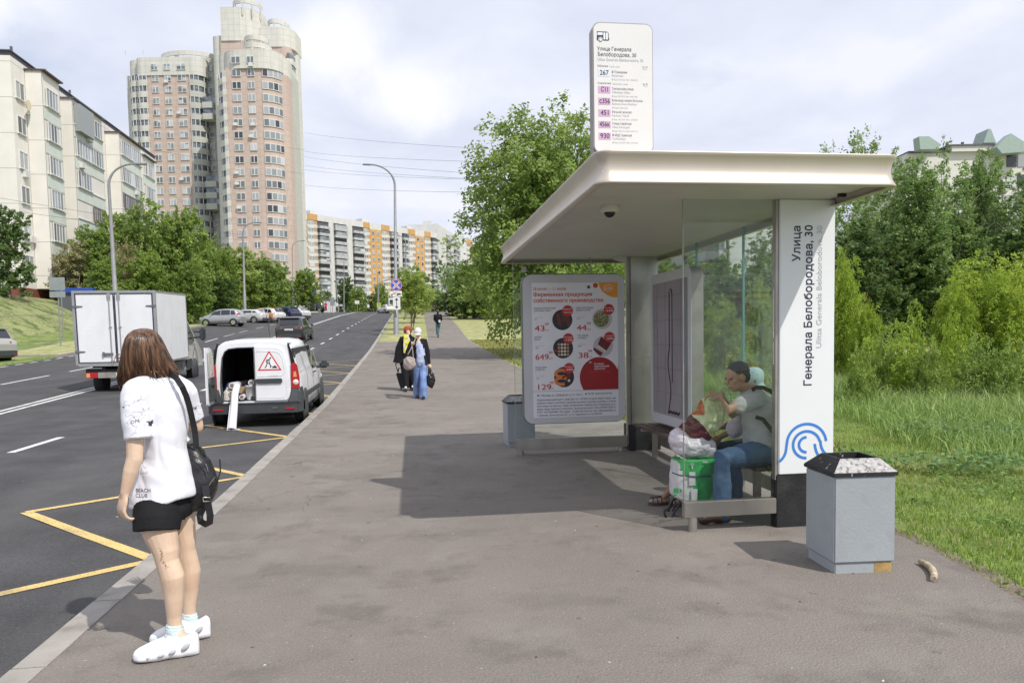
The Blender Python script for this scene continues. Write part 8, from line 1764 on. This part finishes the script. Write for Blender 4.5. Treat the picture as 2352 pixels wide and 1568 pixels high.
# ------------------------------------------------------------------ lamps, poles, signs, wires
M_pole = mat('galvanised_pole', (.25, .255, .265), .6, .15, var=.1, scale=3); M_pole2 = mat('lamp_head_grey', (.16, .16, .17), .45)
def lamp(label, base, top_uv, D, arm_dir, arm_px, r0=.13, group=None, dim=1., lean=None, head=True, drop=.0):
    """tapered post with a curved arm; the elbow sits at the image point measured for it"""
    o = empty('street_lamp', base, 0, label, 'street lamp', group); t = atD(*top_uv, D)-Vector(base); b = MB()
    n_ = 9; b.tube([Vector((0, 0, -.3)), t*.30, t*.305, t], [r0, r0*.86, r0*.66, r0*.42], 12); b.build('post', M_pole, o)
    a = MB(); d = Vector(arm_dir).normalized(); L_ = arm_px*D/FPX; pts = [t+Vector((0, 0, -.02))]
    for k in range(1, 9): q = k/8; pts.append(t+d*L_*(1-cos(q*pi/2))+Vector((0, 0, L_*.85*sin(q*pi/2))))
    a.tube(pts, [r0*.40]*3+[r0*.3]*6, 8); a.build('arm', M_pole, o)
    e = pts[-1]; hb_ = MB(); hb_.hexa([e+d*.0+Vector((-.09*d.y, .09*d.x, -.07)), e+Vector((.09*d.y, -.09*d.x, -.07)), e+d*.62+Vector((.10*d.y, -.10*d.x, -.05)), e+d*.62+Vector((-.10*d.y, .10*d.x, -.05))], [e+Vector((-.07*d.y, .07*d.x, .05)), e+Vector((.07*d.y, -.07*d.x, .05)), e+d*.6+Vector((.08*d.y, -.08*d.x, .05)), e+d*.6+Vector((-.08*d.y, .08*d.x, .05))]); h_ = hb_.build('lamp_head', M_pole2, o, .02)
    MB().hexa([e+d*.1+Vector((-.07*d.y, .07*d.x, -.045)), e+d*.1+Vector((.07*d.y, -.07*d.x, -.045)), e+d*.56+Vector((.07*d.y, -.07*d.x, -.025)), e+d*.56+Vector((-.07*d.y, .07*d.x, -.025))], [e+d*.1+Vector((-.07*d.y, .07*d.x, -.03)), e+d*.1+Vector((.07*d.y, -.07*d.x, -.03)), e+d*.56+Vector((.07*d.y, -.07*d.x, -.015)), e+d*.56+Vector((-.07*d.y, .07*d.x, -.015))]).build('lamp_glass', flat('lamp_glass', (.5, .5, .48), .2), h_)
    return o
GLP = 'street lamps along the road'
p = atD(270, 760, 46); lamp('tall grey street lamp behind the truck, the nearest on the left side', (p.x, p.y, H(p.x, p.y)), (250, 425), 46, (1, .1, 0), 58, .20, GLP)
p = atD(563, 740, 82); lamp('grey street lamp beside the parked cars on the left side', (p.x, p.y, H(p.x, p.y)), (558, 535), 82, (1, .1, 0), 28, .19, GLP)
p = atD(674, 715, 122); lamp('grey street lamp between the last two trees on the left side', (p.x, p.y, H(p.x, p.y)), (671, 570), 122, (1, .1, 0), 20, .17, GLP)
q = G(910, 768); pl_ = lamp('tall lamp post with no-stopping signs on the verge by the path', tuple(q), (907, 425), 58.5, (-1, -.05, 0), 52, .20, GLP)
p = atD(932, 720, 100); lamp('lamp post half hidden behind the young trees on the verge', (p.x, p.y, H(p.x, p.y)), (932, 560), 100, (-1, 0, 0), 24, .17, GLP)
# signs on the tall lamp post
SPY = q.y-.22
def sp_(u, v): return atY(u, v, SPY)
sg = empty('road_sign', sp_(910, 655), 0, 'round blue no-stopping sign with red cross on the tall lamp post', 'road sign', 'signs on the tall lamp post')
rd_ = abs(sp_(924, 655).x-sp_(897, 655).x)/2; M_sb = flat('sign_blue', (.02, .12, .50), .35); M_sr = flat('sign_red2', (.60, .03, .04), .35); M_sw = flat('sign_white', (.75, .75, .75), .35)
MB().lathe([(.01, .012), (rd_, .012), (rd_, .03), (.01, .03)], 32, axis='y').build('plate', M_pole, sg)
T = TX(); T.disc(0, 0, rd_*.99, M_sw, 0, 32); T.disc(0, 0, rd_*.95, M_sr, .001, 32); T.disc(0, 0, rd_*.83, M_sb, .002, 32)
for s_ in (-1, 1): T.stroke([(-rd_*.56, -s_*rd_*.56), (rd_*.56, s_*rd_*.56)], rd_*.30, M_sw, .003+.0005*s_); T.stroke([(-rd_*.56, -s_*rd_*.56), (rd_*.56, s_*rd_*.56)], rd_*.10, M_sr, .0045+.0003*s_)
T.build('sign_face', sg, frame_mtx((0, .008, 0), (1, 0, 0), (0, 0, 1)))
def plate_sign(u0, u1, v0, v1, label, draw):
    a, c = sp_(u0, v1), sp_(u1, v0); w, h = c.x-a.x, c.z-a.z; o = empty('road_sign', a, 0, label, 'road sign', 'signs on the tall lamp post'); MB().prism(rrect(0, w, 0, h, .04, 4), 'y', .01, .03).build('plate', M_sw, o)
    T = TX(); draw(T, w, h); T.build('sign_face', o, frame_mtx((0, .008, 0), (1, 0, 0), (0, 0, 1)))
def d1(T, w, h):
    T.stroke([(w*.05, h*.3), (w*.2, h*.35), (w*.3, h*.62), (w*.42, h*.62), (w*.42, h*.3)], .05, M_navy); T.disc(w*.15, h*.25, .05, M_navy, .001); T.stroke([(w*.45, h*.75), (w*.8, h*.45)], .03, M_navy); T.poly([(w*.52, h*.28), (w*.95, h*.28), (w*.92, h*.5), (w*.7, h*.6)], M_navy)
    T.disc(w*.62, h*.25, .05, M_navy, .001)
plate_sign(896, 923, 668, 681, 'small white tow-truck plate under the round no-stopping sign', d1)
def d2(T, w, h):
    T.stroke([(w*.5, h*.22), (w*.5, h*.78)], w*.10, M_navy)
    for s_ in (0, 1): y0 = h*(.06 if not s_ else .94); y1 = h*(.26 if not s_ else .74); T.poly([(w*.5, y0), (w*.74, y1), (w*.26, y1)][::1 if not s_ else -1], M_navy)
plate_sign(903, 919, 682, 711, 'tall white plate with a double arrow, lowest on the lamp post', d2)
# backs of signs on thin posts
def sign_back(u, v0, v1, wpx, vb, D, label, split=None, col=(.30, .33, .33), zb=None, group='backs of road signs on thin posts', face=None):
    p = atD(u, vb, D); base = Vector((p.x, p.y, p.z if zb else min(H(p.x, p.y), p.z+.5))); t = atD(u, v0, D); bt = atD(u, v1, D); w = wpx*D/FPX
    o = empty('road_sign', base, -YAW, label, 'road sign', group); MB().cyl((0, 0, -.3), (0, 0, t.z-base.z), .035 if D < 60 else .05, 8).build('sign_post', M_pole, o)
    m_ = mat('sign_back_grey', col, .5, .3, var=.08) if face is None else face
    zs = [(bt.z-base.z, t.z-base.z)] if not split else [(atD(u, split, D).z-base.z+.03, t.z-base.z), (bt.z-base.z, atD(u, split, D).z-base.z-.03)]
    for a, c in zs: MB().prism(rrect(-w/2, w/2, a, c, .05, 4), 'y', -.07, -.05).build('sign_plate', m_, o)
    return o
sign_back(140, 637, 683, 36, 795, 45, 'grey back of two stacked road signs left of the truck', 668)
sign_back(146, 660, 662, 3, 772, 52, 'thin empty post behind the stacked sign backs')
sign_back(607, 654, 677, 18, 712, 100, 'grey sign back above the dark blue SUV', 666)
sign_back(711, 667, 692, 12, 716, 128, 'grey sign back left of the blue sign', 680); sign_back(724, 666, 680, 9, 716, 128, 'small blue road sign right of the tree', face=M_sb, zb=True)
sign_back(764, 683, 702, 10, 715, 138, 'grey sign back near the pedestrians'); sign_back(821, 690, 698, 10, 718, 140, 'white and blue bus stop flag far up the road', face=M_sw)
sign_back(871, 695, 706, 9, 718, 142, 'yellow-green pedestrian crossing sign far up the road', face=flat('lime_sign', (.45, .60, .05), .5))
for i, (u, v, vb, D_, le) in enumerate(((739, 640, 716, 140, 0), (777, 625, 717, 150, -7), (790, 600, 717, 165, 0), (868, 625, 717, 170, 0), (1026, 655, 722, 105, 0), (900, 668, 717, 175, 0))):
    p = atD(u, vb, D_); t = atD(u+le, v, D_); z0 = H(p.x, p.y); tag(MB().tube([(p.x, p.y, min(z0, p.z)), (t.x, t.y, t.z)], [.13, .08], 8).build('pole', M_pole), ['grey pole by the black parked car', 'leaning grey pole far up the road', 'tall thin pole behind the leaning one', 'grey pole before the orange strip of the far block', 'pale pole on the lawn right of the path', 'thin pole behind the tall lamp post'][i], 'pole')
p = atD(871, 717, 141); b = MB().tube([(p.x, p.y, p.z), (p.x, p.y, p.z+4.4), (p.x+.5, p.y, p.z+5.6), (p.x+3.6, p.y, p.z+6.4)], .09, 8).build('traffic_gantry', M_pole); tag(b, 'curved arm of a traffic light mast over the far crossing', 'mast')
# overhead wires
M_wire = flat('wire', (.05, .05, .055), .6)
for i, (u0, v0, D0, u1, v1, D1) in enumerate(((700, 305, 190, 1110, 342, 60), (700, 348, 190, 1110, 372, 60), (700, 360, 190, 1110, 400, 60), (700, 380, 190, 1110, 412, 60), (700, 390, 190, 1110, 413, 60), (700, 425, 190, 1100, 442, 60), (0, 455, 44, 560, 540, 90), (0, 480, 44, 560, 552, 90), (430, 300, 200, 700, 345, 195), (350, 345, 200, 700, 400, 195))):
    a, c = atD(u0, v0, D0), atD(u1, v1, D1); pts = []
    for k in range(17): t = k/16; q_ = a.lerp(c, t); q_.z -= (a-c).length*.0022*4*t*(1-t); pts.append(q_)
    rr_ = [.006+.008*(D0+(D1-D0)*k/16)/100 for k in range(17)]
    tag(MB().tube(pts, rr_, 4).build('overhead_wire', M_wire), ['overhead wire crossing the sky beside the tower, topmost of all', 'second overhead wire from the top in the sky between tower and tree', 'third overhead wire from the top in the sky between tower and tree', 'fourth overhead wire from the top between tower and tree', 'fifth overhead wire from the top between tower and tree', 'lowest overhead wire between the tower and the big tree', 'upper overhead wire crossing the cream block on the left', 'lower overhead wire crossing the cream block on the left', 'overhead wire crossing the front wing of the tower', 'overhead wire crossing the left wing of the tower'][i], 'wire', 'overhead wires')
# pedestrians far away: same care with pose, few parts at this size
def walker(u, v, D, hh, col, leg, label, skin=M_skin, stride=.2):
    p = atD(u, v, D); z = min(p.z, H(p.x, p.y)+.4); X, Y_ = p.x, p.y; o = empty('person', (0, 0, 0), 0, label, 'person', 'pedestrians far up the road'); k = hh/1.72
    def m(x, zz, dy=0): return Vector((X+x*k, Y_+dy*k, z+zz*k))
    b = MB(); head_prims(b, m(0, 1.6), (0, -1, 0), k); limb(b, [m(0, 1.5), m(0, 1.42), m(0, 1.2), m(0, .95)], [.05, .11, .10, .12]); 
    for s_ in (-1, 1): limb(b, [m(s_*.17, 1.38), m(s_*.22, 1.12), m(s_*.2, .88, -.05)], [.045, .038, .028]); limb(b, [m(s_*.08, .9), m(s_*.09, .5, -s_*stride*.5), m(s_*.09, .08, s_*stride)], [.08, .055, .035]); limb(b, [m(s_*.09, .05, s_*stride), m(s_*.09, .04, s_*stride-.14)], [.035, .03])
    organic('body', b, skin, o, .03, 1)
    garment('top', [([m(0, 1.42), m(0, 1.2), m(0, .92)], [.13, .145, .15]), ([m(-.17, 1.38), m(-.21, 1.15)], [.07, .06]), ([m(.17, 1.38), m(.21, 1.15)], [.07, .06])], flat('cloth_%02x%02x%02x' % tuple(int(c*255) for c in col), col, .9), o, .035, it=1)
    garment('trousers', [([m(s_*.07, .92), m(s_*.09, .5, -s_*stride*.5), m(s_*.09, .12, s_*stride)], [.10, .075, .06]) for s_ in (-1, 1)], flat('cloth_%02x%02x%02x' % tuple(int(c*255) for c in leg), leg, .9), o, .035, it=1)
    MB().ball(m(0, 1.64, .02), (.1, .11, .1), 8, 6).build('hair', M_hairk, o); return o
walker(749, 715, 132, 1.7, (.55, .04, .10), (.35, .03, .12), 'person in bright red-pink clothes on the far left pavement'); walker(774, 716, 136, 1.75, (.6, .6, .6), (.03, .03, .05), 'person in a white shirt beside the leaning pole'); walker(846, 718, 142, 1.7, (.6, .6, .58), (.02, .02, .02), 'person in white top crossing the far end of the road')
walker(1000, 716, 128, 1.7, (.02, .02, .02), (.03, .03, .03), 'person in black at the far end of the path'); walker(1008, 716, 130, 1.65, (.55, .53, .5), (.05, .05, .06), 'person in a pale coat at the far end of the path')
# blue sign and fence colour patch behind the truck
p = atD(172, 664, 66); kb = empty('kiosk', (p.x, p.y, H(p.x, p.y)), 0, 'low blue kiosk roof showing left of the truck box', 'kiosk'); MB().box(-1.3, 1.3, 0, 2, 0, p.z-H(p.x, p.y)-.3).build('wall', flat('kiosk_wall', (.10, .11, .13), .7), kb); MB().box(-1.5, 1.5, -.2, 2.2, p.z-H(p.x, p.y)-.3, p.z-H(p.x, p.y)+.1).build('roof', flat('kiosk_blue', (.03, .08, .40), .4), kb)
# low hedges
for i, (u, v, D_, w, lb_) in enumerate(((640, 705, 120, 44, 'clipped hedge left of the third lamp post'), (688, 708, 124, 30, 'clipped hedge right of the third lamp post'))):
    tree('weed', u, v, D_, w, lb_, group='clipped hedges by the road', cat='hedge', name='hedge')
# low wall of the courtyard building behind the young trees
p = atD(660, 690, 150); cw = empty('low_building', (p.x, p.y, H(p.x, p.y)), -YAW, 'low cream building wall between the tree trunks on the left', 'building'); MB().box(-7, 8, 0, 6, -2, p.z-H(p.x, p.y)).build('wall', M_rw, cw); MB().box(-7.2, 8.2, -.2, 6.2, p.z-H(p.x, p.y)+.003, p.z-H(p.x, p.y)+.25).build('roof', M_roofd, cw)
# green backdrop far beyond the field: a wood that reads as one mass
v, f, rn = crown(77, [(x, y, H(x, y)+3, 7, 7, 4) for x, y in [(30+k*9, 90+8*sin(k)) for k in range(14)]]+[(x, y, H(x, y)+3, 8, 8, 4.5) for x, y in [(9+k*7, 135+k*3) for k in range(10)]], 60000, .8, cl=2.0, ncl=2200); tag(raw('far_wood', v, f, LG['dark'], rnd=rn), kind='stuff')
v, f, rn = crown(78, [(x, y, H(x, y)+2.2, 6, 6, 3.4) for x, y in [(-60-k*8, 100+k*6) for k in range(8)]]+[(x, y, H(x, y)+2, 5, 8, 3) for x, y in [(-30-k*4, 150+k*9) for k in range(8)]], 30000, .7, cl=2.0, ncl=1200); tag(raw('far_wood', v, f, LG['dark'], rnd=rn), kind='stuff')

# crumbs of litter, grit and dry leaf bits lying on the pavement
r = np.random.default_rng(44); b = MB()
for k in range(420):
    y = 2.2+16*r.random()**1.6; x = -1.7+r.random()*(pr(y)+1.5); s = .004+.011*r.random()**3; z = H(min(x, 4), y)+.0015; a = r.random()*6.3
    pts = [(x+s*cos(a+q*1.571)*(1 if q % 2 else .55), y+s*sin(a+q*1.571)*(1 if q % 2 else .55)) for q in range(4)]
    b.add([(p[0], p[1], z) for p in pts]+[(x, y, z+s*.35)], [(0, 1, 4), (1, 2, 4), (2, 3, 4), (3, 0, 4)], int(r.integers(0, 3)))
tag(b.build('pavement_grit', [flat('grit_pale', (.5, .48, .44), .8), flat('grit_dark', (.06, .05, .045), .8), flat('grit_leaf', (.30, .24, .12), .8)]), kind='stuff')
